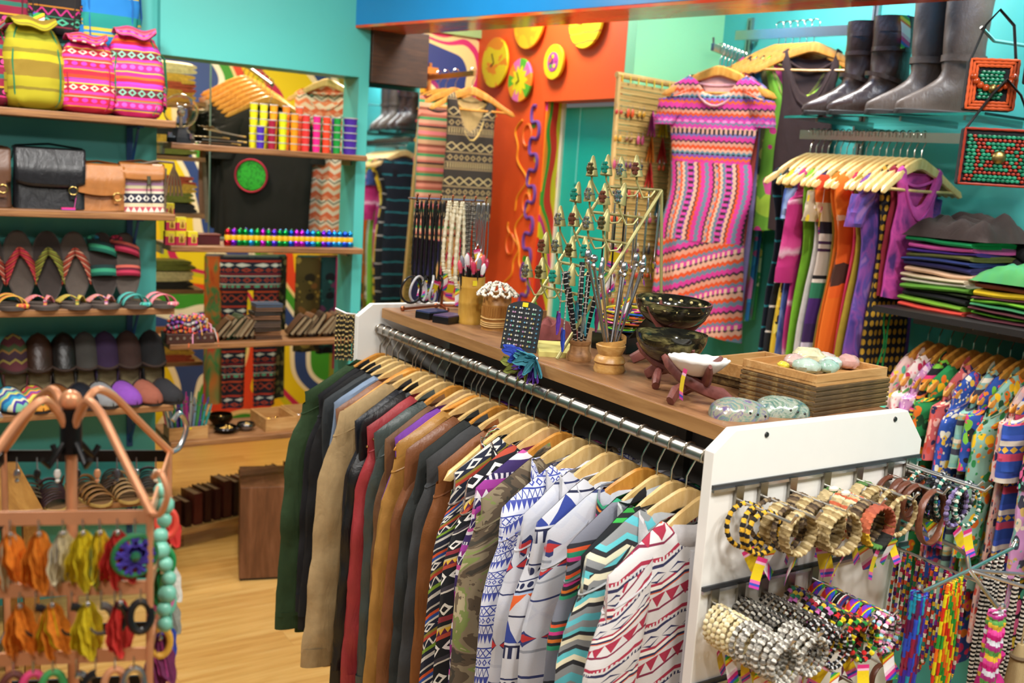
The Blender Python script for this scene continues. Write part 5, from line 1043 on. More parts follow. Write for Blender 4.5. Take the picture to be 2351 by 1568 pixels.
def backpack(label, c, rz, W, H, D, m, trim, seed, lean=.12, hang=False):
    T_ = thing('backpack', label, 'backpack', c, rot=(-lean, 0, rz), group='woven backpacks')
    def fn(a, b):
        q = 2 * pi * a; cx, sy = pw(cos(q), .62), pw(sin(q), .62)
        e = interp([(0, .55), (.04, .86), (.12, .98), (.5, 1.03), (.78, .9), (.93, .66), (1.0, .28)], b)
        d = interp([(0, .5), (.05, .9), (.3, 1.05), (.7, .85), (.92, .5), (1, .12)], b)
        n = mnoise.noise((cx * 2, sy * 2 + b * 4, seed)); x = cx * W / 2 * (e + .09 * n); y = sy * D / 2 * (d + .16 * n) + .006 * mnoise.noise((cx * 7, b * 9, seed))
        z = H * b + .008 * mnoise.noise((cx * 3, b * 3, seed + 5)) + .006 * sin(cx * 9 + seed) * (b > .4)
        return (x, y, max(0, z), x + (.4 if sy > 0 else 0), z)
    MB().grid(fn, 40, 26, cu=True).build('bag_body', m, T_)
    def flap(a, b):
        x = (a - .5) * W * .78; e = sin(b * pi * .55)
        return (x * (1 - .12 * b), D * .26 - D * .78 * b, H * (.985 - .02 * cos(a * 9)) - H * .22 * max(0, b - .35) ** 1.3 * (1 - .5 * abs(2 * a - 1) ** 3) + .012 * sin(pi * b), x, b * .2)
    f_ = MB().grid(flap, 14, 10).build('flap', m, T_); s_ = f_.modifiers.new('thick', 'SOLIDIFY'); s_.thickness = .005
    for sd in (-1, 1):
        pts = []
        for i in range(14):
            b = .03 + .86 * i / 13; e = interp([(0, .55), (.04, .86), (.12, .98), (.5, 1.03), (.78, .9), (.93, .66), (1, .28)], b); d = interp([(0, .5), (.05, .9), (.3, 1.05), (.7, .85), (.92, .5), (1, .12)], b)
            pts.append((sd * W * .36 * e, -D / 2 * d * .86 - .002, H * b))
        MB().tube(pts, .0028, 6).build('piping', trim, T_)
        MB().tube([(sd * W * .30, D * .2, H * .93), (sd * W * .53, D * .12, H * .72), (sd * W * .56, D * .1, H * .4), (sd * W * .5, 0, H * .10)], .010, 6, flat=(1.5, .4)).build('strap', trim, T_)
        MB().grid(lambda a, b: (sd * (W * .46 + .018 * sin(pi * a)), (a - .5) * D * .8, H * (.14 + .22 * b) + .004 * sin(a * 9), a * .1, b * .1), 8, 5).build('side_pocket', m, T_)
    MB().tube([(-.02, D * .2, H * .97), (-.015, D * .25, H * 1.05), (.015, D * .25, H * 1.05), (.02, D * .2, H * .97)], .006, 6).build('grab_loop', trim, T_)
    return T_
GT = cloth('#1f7a4c')
backpack('mustard and lime yellow woven backpack with green trim', (XP(80), 3.835, 1.86), .06, .20, .30, .15, WYEL, GT, 3)
backpack('red and pink woven backpack with diamond rows', (XP(200), 3.835, 1.86), -.05, .185, .265, .14, WRED, cloth('#a01c3a'), 7)
backpack('magenta woven backpack with green trim at the shelf end', (XP(316), 3.845, 1.86), -.12, .195, .31, .15, WPINK, GT, 9)
backpack('dark orange and purple backpack at the left photo edge', (XP(-22), 3.85, 1.86), .1, .16, .28, .14, WMAR, GT, 12)
backpack('black embroidered backpack hanging in the upper row', (XP(135), 3.955, 2.13), 0, .185, .30, .07, WBLK, cloth('#2a2420'), 15, lean=0)
backpack('blue and teal striped backpack hanging in the upper row', (XP(268), 3.955, 2.10), 0, .20, .32, .07, WBLU, cloth('#1f6ab0'), 17, lean=0)
backpack('maroon backpack hanging in the upper row at the left', (XP(15), 3.955, 2.12), 0, .19, .30, .07, WMAR, cloth('#5a1a2a'), 19, lean=0)
for px, z in ((135, 2.46), (268, 2.445), (15, 2.45)): h_ = thing('wall_peg', 'blue wall peg above the %s backpack' % {135: 'black', 268: 'blue', 15: 'maroon'}[px], 'peg', (XP(px), 4.0, z)); MB().tube([(0, 0, 0), (0, -.05, 0), (0, -.055, .012)], .005, 8).build('peg_rod', BLUEM, h_); MB().lathe([(0, 0), (.014, 0), (.014, .003), (0, .003)], 12, M=Matrix.Rotation(pi/2, 4, 'X')).build('rose', BLUEM, h_)
tg = thing('price_card', 'rainbow price card on the black hanging backpack', 'tag', (XP(98), 3.90, 2.20)); o = put('card', TAGMESH, TAGM2, tg); o.scale = (2.0,) * 3; MB().tube([(0, 0, 0), (0, .005, .03)], .0008, 4).build('string', BLK, tg)
# --- satchels
def satchel(label, c, rz, W, H, D, m, mf, kind, seed=0):
    T_ = thing('satchel', label, 'bag', c, rz, 'bags on the second shelf')
    def fn(a, b):
        q = 2 * pi * a; x = pw(cos(q), .3) * W / 2 * (1 - .05 * b); y = pw(sin(q), .4) * D / 2 * lerp(1, .5, b); z = H * b
        return (x, y + .004 * sin(x * 20 + seed), z + .003 * sin(x * 13), x, z)
    MB().grid(fn, 32, 10, cu=True).build('bag_body', m, T_)
    fh_ = {0: .62, 1: .55, 2: .30, 3: .6}[kind]
    def flap(a, b):
        s = 2 * a - 1; x = s * W * .495 * (1 - .06 * b)
        ln = fh_ * H * (1 - .12 * abs(s) ** 4)
        if b < .3: return (x, D * .25 - D * .62 * (b / .3), H * 1.01 + .006 * sin(pi * b / .3), x, b)
        t_ = (b - .3) / .7; return (x, -D * .37 - D * .20 * ss(0, .6, t_) * 1.0, H * 1.005 - ln * t_, x, b)
    f_ = MB().grid(flap, 16, 14).build('flap', mf, T_); s_ = f_.modifiers.new('thick', 'SOLIDIFY'); s_.thickness = .004
    if kind in (0, 1, 3):
        x = W * .3; yb = -D * .58
        MB().box((x, yb - .004, H * .36), (.02, .004, H * .34)).build('strap_tab', mf, T_, smooth=False)
        MB().tube([(x + .014 * cos(q), yb - .008, H * .34 + .014 * sin(q)) for q in [2*pi*i/12 for i in range(12)]], .002, 6, True).build('buckle', metal('#b09a5a', .3), T_)
    if kind == 1:
        MB().grid(lambda a, b: ((a - .5) * W * .92, -D * .62 - .006 * sin(pi * a), H * (.42 - .06 * sin(pi * a)) + .022 * b, a, b), 14, 1).build('wrapped_strap', mf, T_)
    if kind == 2:
        for i in range(26):
            s = i / 26 * 2; p = (lerp(-W/2, W/2, s), .006) if s < 1 else None
        MB().tube([(-.045 * 0 + W * .12, -D * .62, H * .8), (W * .13, -D * .62, H * .62)], .007, 8).build('toggle', solid('#4a4a38', .6), T_)
        for dx in (-.006, .006): MB().tube([(W * .125 + dx, -D * .6, H * .62), (W * .125 + dx * 1.5, -D * .6, H * .2)], .0014, 5).build('cord', BLK, T_)
        for sd in (-1, 1): MB().tube([(sd * W * .5, -D * .42, .005 + H * .96 * i / 20) for i in range(21)], [.006 * (.7 + .3 * (i % 2)) for i in range(21)], 6).build('whip_stitching', solid('#6a5a44', .8), T_)
    MB().tube([(-W * .5, 0, H * .85), (-W * .46, .01, H * 1.06), (0, .02, H * 1.12), (W * .46, .01, H * 1.06), (W * .5, 0, H * .85)], .008, 6, flat=(1.4, .35)).build('shoulder_strap', mf, T_)
    return T_
TAN = leather('#b5743a'); BLKL = leather('#1b1c20', .3)
satchel('large black leather satchel with rounded flap', (XP(112), 3.85, 1.525), -.06, .235, .20, .11, BLKL, BLKL, 0, 1)
satchel('tan leather satchel with strap wrapped round it', (XP(225), 3.84, 1.525), .06, .17, .155, .085, TAN, TAN, 1, 2)
satchel('small striped woven bag with tan flap and wooden toggle', (XP(330), 3.84, 1.525), -.04, .16, .165, .06, bands('bag_stripes', .16, [(0, '#b04a5a'), (.12, '#d8c4a0'), (.2, '#2a2a3c'), (.42, '#d8d0b8'), (.47, '#b06a7a'), (.53, '#c8c098'), (.6, '#a07a9a'), (.67, '#c8a8b0'), (.75, '#b89a70'), (.82, '#8a6a8a'), (.9, '#d8b090')], motifs=[(.22, .40, 'ring', .026, '#e8e4da'), (.0, .12, 'tri', .02, '#e8dcc8')]), TAN, 2, 3)
satchel('brown leather bag at the left edge of the second shelf', (XP(-28), 3.85, 1.525), 0, .15, .19, .10, leather('#5a3a26'), leather('#6a4630'), 3, 4)
tg = thing('price_card', 'yellow and white price card lying before the black satchel', 'tag', (XP(146), 3.765, 1.527), rot=(0, 0, .1)); MB().box((0, 0, .004), (.045, .012, .008)).build('card', TAGM, tg, smooth=False); MB().tube([(.02, 0, .006), (.03, .01, .05)], .001, 4).build('string', solid('#d04a9a', .6), tg)
# tassels hanging over the shelf end
ts = thing('leather_tassel', 'brown leather strap with hanging tassels at the shelf end', 'strap', (.915, 3.80, 1.70))
for i in range(5): MB().tube([(0, 0, 0), (.010 * (i - 2), -.01, -.05), (.014 * (i - 2), -.012, -.11)], [.004, .009, .011], 6, flat=(1, .35)).build('tassel', leather('#7a6248'), ts)
MB().tube([(-.18, .05, -.02), (-.05, .02, .012), (0, 0, .01), (.004, 0, -.02)], .006, 6).build('strap', leather('#6a543e'), ts)
# --- footwear
def sole_poly(L, W, n=26):
    p = []
    for i in range(n):
        q = 2 * pi * i / n; x = cos(q) * L / 2; w = W / 2 * (1 + .16 * cos(q) - .10 * cos(2 * q + .6)); p.append((x, w * pw(sin(q), .85)))
    return p
def flipflop_parts(kind):
    L, W = .262, .098
    sole = MB().prism(sole_poly(L, W), .010).mesh('sole'); foot = MB().prism(sole_poly(L * .95, W * .92), .002, z0=.010).mesh('footbed')
    s = MB()
    if kind == 0:
        for sd in (-1, 1):
            def fn(a, b, sd=sd):
                x = lerp(.052, -.035, b) + (a - .5) * .066 * (.45 + .75 * b); y = sd * (W * .50) * b ** .8
                return (x, y, .012 + .034 * sin(pi * (.12 + .88 * min(1, b * .93)) ** .8) * (1 - .2 * b), y * 1.2, a * .03 + x)
            s.grid(fn, 4, 12)
        s.tube([(.055, 0, .010), (.055, 0, .03)], .004, 6)
    else:
        for x0 in (.065, -.02):
            def fn(a, b, x0=x0):
                y = (b - .5) * W * 1.04; return (x0 + (a - .5) * .040 + .25 * y * (x0 > 0), y, .010 + .040 * (1 - (2 * b - 1) ** 2) ** .6, y, a * .03)
            s.grid(fn, 3, 14)
        s.tube([(.10 + .012 * cos(q), .03 + .016 * sin(q), .014) for q in [2*pi*i/14 for i in range(14)]], .005, 6, True)
    return sole, foot, s.mesh('strap')
FF = [flipflop_parts(0), flipflop_parts(1)]
DSOLE = solid('#4a423e', .8); FOOTB = [cloth('#3c332f'), cloth('#5c5149')]
def flipflop(label, kind, strap, loc, rot, fb=0, grp='flip-flops'):
    T_ = thing('flip_flop', label, 'flip-flop', loc, rot=rot, group=grp)
    put('sole', FF[kind][0], DSOLE, T_); put('footbed', FF[kind][1], FOOTB[fb], T_); o = put('strap', FF[kind][2], strap, T_); s_ = o.modifiers.new('t', 'SOLIDIFY'); s_.thickness = .003
    return T_
def stripe(n, cs, p=.03): return bands(n, p, [(i / len(cs), c) for i, c in enumerate(cs)])
STP = [('red striped', stripe('strap_red', ['#a01c34', '#d03a4a', '#7a1426', '#c85a3a']), '#a01c34'), ('olive striped', stripe('strap_olive', ['#5a6a2a', '#a0a03a', '#3a4420', '#8a7a2a'])), ('rust and cream striped', stripe('strap_rust', ['#8a2a2a', '#d8a080', '#5a1a20', '#b84a2a'])), ('teal and green', stripe('strap_teal', ['#1a6a5a', '#3aa07a', '#1a3a3a', '#2a7a9a'], .04)), ('crimson', stripe('strap_crimson', ['#9a1a3a', '#c83a5a', '#6a1a30', '#d86a5a']))]
def lean_rot(yaw=0, tilt=.30): # shoe standing on its heel, footbed facing the room, toe up
    return (Matrix.Rotation(yaw, 3, 'Z') @ Matrix(((0, 1, 0), (sin(tilt), 0, -cos(tilt)), (cos(tilt), 0, sin(tilt)))).to_3x3()).to_euler()
for i, px in enumerate((-25, 45, 112, 175, 243, 300)):
    nm, m = STP[(i + 4) % 5][0:2]; k = 1 if i >= 4 else 0
    flipflop(nm + (' two-strap sandal' if k else ' flip-flop') + (' at the photo edge' if i == 0 else '') + ' leaning on the wall', k, STP[[2, 0, 1, 2, 3, 4][i]][1] if True else m, (XP(px), 3.905, SZ[2] + .132), lean_rot(R.uniform(-.06, .06)), i % 2, 'leaning flip-flops') ['label'] = ['dark red flip-flop at the photo edge', 'red striped thong flip-flop', 'olive striped thong flip-flop', 'rust and cream striped thong flip-flop', 'teal and green two-strap sandal', 'crimson two-strap sandal'][i] + ' leaning on the wall'
FST = [('red and yellow', ['#c83a3a', '#e8c04a', '#f0704a']), ('pink striped', ['#e85a9a', '#f0b04a', '#d83a6a', '#f4c8d0']), ('lime and yellow striped', ['#b8b84a', '#e0c85a', '#8aa04a', '#e8a04a']), ('orange and lilac striped', ['#e88a6a', '#f0c8d8', '#c85a9a', '#f0a04a']), ('turquoise', ['#2a9aa8', '#7ad0c8', '#1a7a6a', '#4ac0a0']), ('rose and peach', ['#e86a8a', '#f0a8a0', '#d04a6a', '#f4c0c0'])]
for i, px in enumerate((15, 88, 162, 232, 303, 370)):
    flipflop(FST[i][0] + ' flip-flop lying at the front of the shelf', 1 if i in (4, 5, 0) else 0, stripe('flat_%d' % i, FST[i][1], .02), (XP(px) - .004, 3.80, SZ[2]), (0, 0, -pi/2 + R.uniform(-.10, .1) + .25), 1, 'flat flip-flops').scale = (.62, .95, 1)
# slippers
def slipper_parts():
    L, W = .255, .092
    sole = MB().prism(sole_poly(L, W), .011).mesh('sole'); bed = MB().prism(sole_poly(L * .95, W * .9), .003, z0=.011).mesh('insole')
    def up(a, b):
        x = lerp(L * .497, -.005, b); w = W / 2 * interp([(0, .03), (.06, .42), (.2, .74), (.45, .98), (1, 1.05)], b); h = interp([(0, .010), (.1, .030), (.4, .046), (.8, .060), (1, .066)], b)
        q = pi * a; return (x - .012 * sin(q) * (b > .9), w * cos(q), .010 + h * pw(sin(q), .8), w * cos(q), x)
    u = MB().grid(up, 18, 14).mesh('upper')
    def hl(a, b):
        q = lerp(pi / 2, 3 * pi / 2, a); e = 1 - .06 * b; return (-.018 + (L / 2 - .022) * cos(q) * e, W * .47 * sin(q) * e, .010 + .034 * b + .004 * sin(q * 5), a, b)
    h = MB().grid(hl, 16, 3).mesh('heel_counter')
    t_ = MB().tube([(-.004 + .012 * cos(2 * q), W * .53 * cos(q), .012 + .064 * pw(sin(q), .8) if sin(q) > 0 else .012) for q in [pi * i / 14 for i in range(15)]], .006, 6).mesh('lining')
    return sole, bed, u, h, t_
SL = slipper_parts()
ZIGS = bands('zigzag_knit', .085, [(0, '#d8c83a'), (.14, '#c83a4a'), (.3, '#4a8a4a'), (.44, '#e8a03a'), (.58, '#7a4aa0'), (.72, '#d04a6a'), (.86, '#e8d86a')], zig=(.012, .028))
ZIGB = bands('zigzag_blue', .08, [(0, '#3aa0c8'), (.2, '#e8e4c0'), (.35, '#4a3a9a'), (.5, '#7ac0a0'), (.65, '#e0d86a'), (.8, '#2a6aa8')], zig=(.012, .028))
ZIGD = bands('zigzag_dark', .09, [(0, '#5a2a30'), (.3, '#8a7a3a'), (.4, '#3a2430'), (.7, '#7a5a2a'), (.8, '#3a4a2a')], zig=(.014, .035))
def slipper(label, m, loc, rot, grp, lin='#3a2a22'):
    T_ = thing('slipper', label, 'slipper', loc, rot=rot, group=grp)
    put('sole', SL[0], solid('#2a2320', .8), T_); put('insole', SL[1], cloth('#8a7a58'), T_)
    for k, n_ in ((2, 'upper'), (3, 'heel_counter')):
        o = put(n_, SL[k], m, T_); s_ = o.modifiers.new('t', 'SOLIDIFY'); s_.thickness = .004
    put('fleece_lining', SL[4], cloth(lin), T_); return T_
up = [(28, 'zigzag knit', ZIGD), (86, 'dark brown leather', leather('#3a2418')), (146, 'black leather', leather('#16120f')), (198, 'dark grey suede', cloth('#3c3a36')), (248, 'dark purple suede', cloth('#2e1a3c')), (305, 'chocolate brown suede', cloth('#35201a')), (366, 'black felt', cloth('#121214'))]
for i, (px, d, m) in enumerate(up):
    slipper(d + ' slipper standing upright at the back', m, (XP(px), 3.91, SZ[3] + .128), lean_rot(R.uniform(-.08, .08), .24), 'upright slippers')
dn = [(12, 'blue zigzag knit', ZIGB), (66, 'red and yellow zigzag knit', ZIGS), (122, 'tan leather', leather('#8a5228')), (178, 'black leather', leather('#23262e')), (226, 'light grey suede', cloth('#8e9092')), (282, 'lilac purple suede', cloth('#8a4ab0')), (336, 'rust pink suede', cloth('#9a5844')), (388, 'charcoal felt', cloth('#26262a'))]
for i, (px, d, m) in enumerate(dn):
    slipper(d + ' slipper lying with its toe to the front', m, (XP(px) - .002, 3.845, SZ[3]), (0, 0, -pi/2 + .30 + R.uniform(-.1, .1)), 'front slippers').scale = (.9, 1, 1)
# sandals on the lowest shelf
def sandal(label, loc, rz, m, fan=False):
    T_ = thing('sandal', label, 'sandal', loc, rz, 'sandals on the lowest shelf')
    put('sole', FF[0][0], solid('#c0a05a', .6), T_); put('footbed', FF[0][1], leather('#7a5a3a', .5), T_)
    for k in range(7 if fan else 4):
        x0 = .09 - k * (.016 if fan else .034)
        def fn(a, b, x0=x0, k=k): y = (b - .5) * .10; return (x0 + (a - .5) * (.013 if fan else .02) + (.12 * y * (k - 3) if fan else .1 * y), y, .010 + (.034 + .005 * k) * (1 - (2 * b - 1) ** 2) ** .6, y, a)
        o = MB().grid(fn, 2, 12).build('leather_strap', m, T_); s_ = o.modifiers.new('t', 'SOLIDIFY'); s_.thickness = .003
    MB().tube([(-.09, .045 * cos(q), .012 + .05 * sin(q)) for q in [pi * i / 10 for i in range(11)]], .005, 6, flat=(1.2, .5)).build('heel_strap', m, T_)
    return T_
for i, (px, yy, d, c, fan) in enumerate(((108, 3.84, 'dark plum fan-strapped sandal', '#3a1c22', True), (205, 3.84, 'tan buckled leather sandal', '#9a6c3a', False), (190, 3.93, 'brown leather sandal behind the tan one', '#6a4426', False), (285, 3.84, 'beige strappy sandal', '#b08a5a', False), (270, 3.93, 'dark woven sandal behind the beige one', '#4a3020', True), (352, 3.86, 'black strappy sandal at the shelf end', '#1e1a1c', True), (60, 3.90, 'olive brown sandal', '#5a4a30', False))):
    sandal(d + ' on the lowest shelf', (XP(px), yy - .01, SZ[4]), -pi/2 + .2 * sin(i), leather(c, .4), fan)
# ================================================================ shelves across the opening
OZ = [1.785, 1.40, 1.02, 0.635]
for i, z in enumerate(OZ):
    T_ = thing('opening_shelf', ['top wooden shelf across the opening with tubs', 'second wooden shelf across the opening with small bottles', 'third wooden shelf across the opening with wallets', 'lowest wooden shelf across the opening with bowls'][i], 'shelf', (1.315, 3.98, z))
    MB().box((0, 0, -.012), (.79, .25 if i < 3 else .30, .024)).build('shelf_board', SHELFW, T_, smooth=False, bev=.004)
    for x in (-.392, .380): MB().box((x, .06, -.03), (.008, .1, .03)).build('end_bracket', STEEL, T_, smooth=False)
# putty tubs
def tub_mesh(r, h): return (MB().lathe([(r * .84, 0), (r * .97, h * .86), (0, h * .86)], 18).mesh('tub'), MB().lathe([(0, h * .84), (r * 1.03, h * .84), (r * 1.03, h * .98), (r * .98, h), (0, h)], 18).mesh('lid'))
TB = {}
LID = solid('#f0eee8', .12, 0, .05, 30, 0, Transmission_Weight=.55)
def stack(px, nm, col, n, r=.0165, h=.0295, y=3.925):
    if (r, h) not in TB: TB[(r, h)] = tub_mesh(r, h)
    X = 1.268 + (px - 590) * .001852
    for k in range(n):
        T_ = thing('putty_tub', '%s lidded putty tub, %s from the bottom of its stack' % (nm, ORD[k]), 'tub', (X, y, OZ[0] + k * h), 0, 'stacked putty tubs')
        put('tub', TB[(r, h)][0], solid(col, .35, 0, .05), T_); put('lid', TB[(r, h)][1], LID, T_)
stack(596, 'front purple', '#4a2aa8', 3); stack(621, 'dark red', '#a01838', 4, h=.029); stack(645, 'lime yellow', '#d8e01c', 5); stack(671, 'amber', '#f0981c', 5); stack(697, 'red', '#e03a38', 5); stack(722, 'hot pink', '#f02a8c', 5); stack(745, 'scarlet orange', '#f04a2c', 5); stack(770, 'green', '#189a3c', 5); stack(801, 'wide purple', '#4a2a9c', 5, .030, .030)
for px, nm, c in ((588, 'back yellow', '#e0d81c'), (610, 'back lemon', '#e8e02a'), (632, 'back orange', '#f0a01e'), (660, 'back tangerine', '#f08a28'), (690, 'back coral', '#e8603a'), (735, 'back leaf green', '#2a9a3a'), (775, 'back violet', '#5a3ab0')): stack(px, nm, c, 6 if px < 700 else 5, y=3.968)
# plasma globe
pg = thing('plasma_globe', 'clear glass globe lamp on a black base', 'globe', (.965, 3.90, OZ[0]))
MB().lathe([(.052, 0), (.052, .018), (.050, .02), (.028, .05), (.024, .055), (0, .055)], 6).build('base', solid('#1a1c20', .35), pg, ang=.2)
t = NT('mat_clear_globe', .02, 0, Transmission_Weight=1.0, IOR=1.4); n_ = t.noise(t.coord('Object'), 3, 1); GLOBE = t.out(t.ramp(n_, [(0, '#fff2dc'), (1, '#ffffff')], False))
MB().lathe([(max(1e-5, .064 * sin(pi * i / 20)), .118 - .064 * cos(pi * i / 20)) for i in range(21)] + [(max(1e-5, .0625 * sin(pi * i / 20)), .118 - .0625 * cos(pi * i / 20)) for i in range(20, -1, -1)], 30).build('glass_globe', GLOBE, pg); MB().tube([(0, 0, .055), (0, 0, .10)], .006, 8).ball((0, 0, .112), .016, 14).build('electrode', CHROME, pg)
for k in range(4): MB().box((.05 * cos(k * pi/2 + .4), .05 * sin(k * pi/2 + .4), .026), (.018, .008, .02), rz=k * pi/2 + .4).build('base_plate', metal('#a8b4c0', .2), pg, smooth=False)
# pile of paper fans
for i, (dx, dy, rz, c, s) in enumerate(((0, 0, .2, '#b8b0a0', 1), (.02, -.01, -.25, '#9aa0a4', .9), (-.01, .01, .5, '#c8b078', .8), (.03, .0, .1, '#d0c8b4', .85), (-.02, -.005, .8, '#8a7a5a', .7))):
    T_ = thing('paper_fan', ['grey', 'blue grey', 'gold', 'cream', 'bronze'][i] + ' folded paper fan in the pile on the top shelf', 'fan', (1.11 + dx, 3.93 + dy, OZ[0] + .002 + .011 * i), rz=rz, group='paper fans')
    MB().grid(lambda a, b: (lerp(-.085, .085, a) * s, (b - .5) * lerp(.09, .02, a) * s, .004 + .004 * abs(((b * 6) % 2) - 1) + .018 * (1 - a) * (i > 2), a, b), 6, 18).build('pleats', solid(c, .6), T_); MB().tube([(.06 * s, 0, .008), (.10 * s, 0, .006)], .004, 6).build('rivet_end', solid('#c09a4a', .4), T_)
# perfume bottles
bm_ = MB().lathe([(0, 0), (.0125, 0), (.0155, .006), (.0155, .016), (.012, .022), (.0118, .024)], 14).mesh('bottle_base'); bl_ = MB().lathe([(.012, .022), (.0128, .024), (.0128, .040), (.012, .042)], 14).mesh('label_band'); bt_ = MB().lathe([(.0118, .042), (.0095, .044), (.0115, .050), (.012, .056), (.008, .063), (.006, .066), (0, .068)], 14).mesh('bottle_cap')
PC = [('blue', '#1a4ac8'), ('purple', '#6a1ac0'), ('green', '#0c8a3c'), ('cyan', '#1a8ac8'), ('magenta', '#a81ab0'), ('violet', '#4a2ad0')]
seq = [3, 1, 2, 2, 3, 2, 4, 2, 5, 2, 2, 0, 4, 4, 0, 3, 2, 1, 0, 3, 3, 0, 3]
YL = solid('#e8b81c', .4)
for row in range(2):
    for i in range(23 if row == 0 else 21):
        n_, c_ = PC[seq[(i + 5 * row) % 23]]; x = 1.150 + i * .0235 + .012 * row; y = 3.905 + .030 * row
        if row == 0 and i == 0: n_, c_ = 'red', '#b01828'
        T_ = thing('perfume_bottle', 'metallic %s bottle with yellow label in the %s row' % (n_, ['front', 'back'][row]), 'bottle', (x, y, OZ[1]), 0, 'metallic bottles on the second shelf')
        mm = solid(c_, .15, .85, .03); put('bottle_base', bm_, mm, T_); put('label_band', bl_, YL, T_); put('cap', bt_, mm, T_)
# incense boxes
for i, (x, y, z) in enumerate(((.925, 3.90, 0), (.965, 3.905, 0), (1.01, 3.90, 0), (.935, 3.93, .052), (.975, 3.935, .052), (.93, 3.935, 0.104))):
    T_ = thing('scent_box', ['leftmost', 'second', 'rightmost', 'upper left', 'upper right', 'topmost'][i] + ' yellow and crimson scent box on the second shelf', 'box', (x, y, OZ[1] + z), 0, 'scent boxes')
    MB().box((0, 0, .016), (.036, .034, .032)).build('carton_base', solid('#c01c4a', .5), T_, smooth=False); MB().box((0, 0, .042), (.036, .034, .020)).build('carton_top', solid('#e8d81c', .5), T_, smooth=False)
    MB().box((.004, -.0178, .026), (.020, .001, .034)).build('printed_panel', solid('#d8b84a', .4), T_, smooth=False); MB().lathe([(.004, 0), (.006, .002), (.006, .012), (.003, .016), (.003, .022), (0, .022)], 10, (.004, -.019, .012), sy=.3).build('printed_bottle', solid('#8a5a1a', .3), T_)
rbx = thing('wooden_box', 'dark red lacquered box behind the bottles', 'box', (1.075, 3.95, OZ[1])); MB().box((0, 0, .018), (.10, .06, .036)).build('box_body', solid('#4a141a', .3), rbx, smooth=False, bev=.002); MB().box((0, 0, .039), (.106, .066, .006)).build('lid', solid('#6a2a20', .3), rbx, smooth=False, bev=.001)
# wallets
WC = ['#5a3a24', '#7a5030', '#3c2a1e', '#6a4a34', '#4a3a30', '#86562e', '#2e2622', '#5c4638']
wl = MB().grid(lambda a, b: (.012 * pw(cos(2*pi*a), .5), (b - .5) * .085, .052 + .050 * pw(sin(2*pi*a), .35), a, b), 20, 4, cu=True).mesh('wallet')
def wallet(label, loc, rot, c, g):
    T_ = thing('wallet', label, 'wallet', loc, rot=rot, group=g); T_.scale = (1, 1, R.uniform(.85, 1.12)); o = put('leather_cover', wl, leather(c, .45), T_); o2 = MB().box((.001, 0, .056), (.010, .082, .088)).build('paper_pages', solid('#8a7658', .7), T_, smooth=False); return T_
for i in range(8): wallet('small leather wallet leaning in the left row' if i else 'green leather wallet leading the left row', (1.105 + i * .0185, 3.93, OZ[2] + .006), (0, R.uniform(.5, .72), R.uniform(-.15, .2)), '#3a4a30' if i in (2, 3) else WC[i % 8], 'wallets leaning left of the stack')
for i in range(16): wallet('brown leather wallet leaning in the right row', (1.415 + i * .0165, 3.935, OZ[2] + .008), (0, R.uniform(.5, .75), R.uniform(-.15, .2)), WC[(i * 3) % 8], 'wallets leaning right of the stack')
for i in range(9):
    T_ = thing('wallet', ['bottom', 'second', 'third', 'fourth', 'fifth', 'sixth', 'seventh', 'eighth', 'blue topmost'][i] + ' flat wallet in the central wallet stack', 'wallet', (1.315 + R.uniform(-.006, .006), 3.925 + R.uniform(-.005, .005), OZ[2] + i * .0165), R.uniform(-.12, .12), 'stacked wallets')
    MB().box((0, 0, .0035), (.112, .085, .005)).box((0, 0, .0125), (.112, .085, .005)).build('leather_cover', leather('#46556a' if i == 8 else WC[(i * 5) % 8], .5), T_, smooth=False, bev=.002); MB().box((0, .003, .008), (.106, .078, .004)).build('pages', solid('#6a5a48', .7), T_, smooth=False)
# tray of knitted bracelets
tb = thing('bracelet_tray', 'low brown studded tray piled with knotted bracelets', 'tray', (1.0, 3.905, OZ[2])); MB().box((0, 0, .02), (.185, .10, .04)).build('tray_box', leather('#4a2a24'), tb, smooth=False, bev=.003)
for i in range(7): MB().lathe([(0, 0), (.006, 0), (.005, .002), (.002, .002), (0, .001)], 10, M=Matrix.Translation((-.078 + i * .026, -.05, .022)) @ Matrix.Rotation(pi/2, 4, 'X')).build('rivet', metal('#c8c0b8', .3), tb)
KC = [('red and black', ['#c03030', '#1a1418', '#e06a3a']), ('purple', ['#5a2a9a', '#b06ac8', '#2a1a4a']), ('grey', ['#a8a49c', '#77736c', '#c8c4bc']), ('orange and navy', ['#e0602a', '#1a2450', '#d8a04a']), ('pink and teal', ['#e04a8a', '#2a9a9a', '#f0a0c0'])]
for i in range(30):
    n_, cs = KC[(i // 6 * 2 + i % 2) % 5]; q = i * 2.39; lv = i // 8
    T_ = thing('knotted_bracelet', n_ + ' knotted thread bracelet piled in the studded tray', 'bracelet', (1.0 + .055 * cos(q) * (1 - .15 * lv), 3.905 + .024 * sin(q), OZ[2] + .045 + lv * .017), 0, 'knotted bracelets in the tray')
    rz_ = R.uniform(-.5, .5); MB().tube([(.034 * cos(p), .016 * sin(p) + .006 * cos(2 * p), .006 * sin(3 * p + i) + rz_ * .01 * cos(p)) for p in [2*pi*j/26 for j in range(26)]], [.0065 * (.75 + .25 * (j % 2)) for j in range(26)], 6, True).build('braid', bands('braid_%d' % ((i // 6 * 2 + i % 2) % 5), .018, [(0, cs[0]), (.35, cs[1]), (.7, cs[2])]), T_)
    if i % 4 == 0: MB().tube([(.034, 0, 0), (.05, -.035, -.01), (.052 + .01 * sin(i), -.05, -.06)], .0022, 5).build('loose_thread', solid(cs[2], .8), T_)
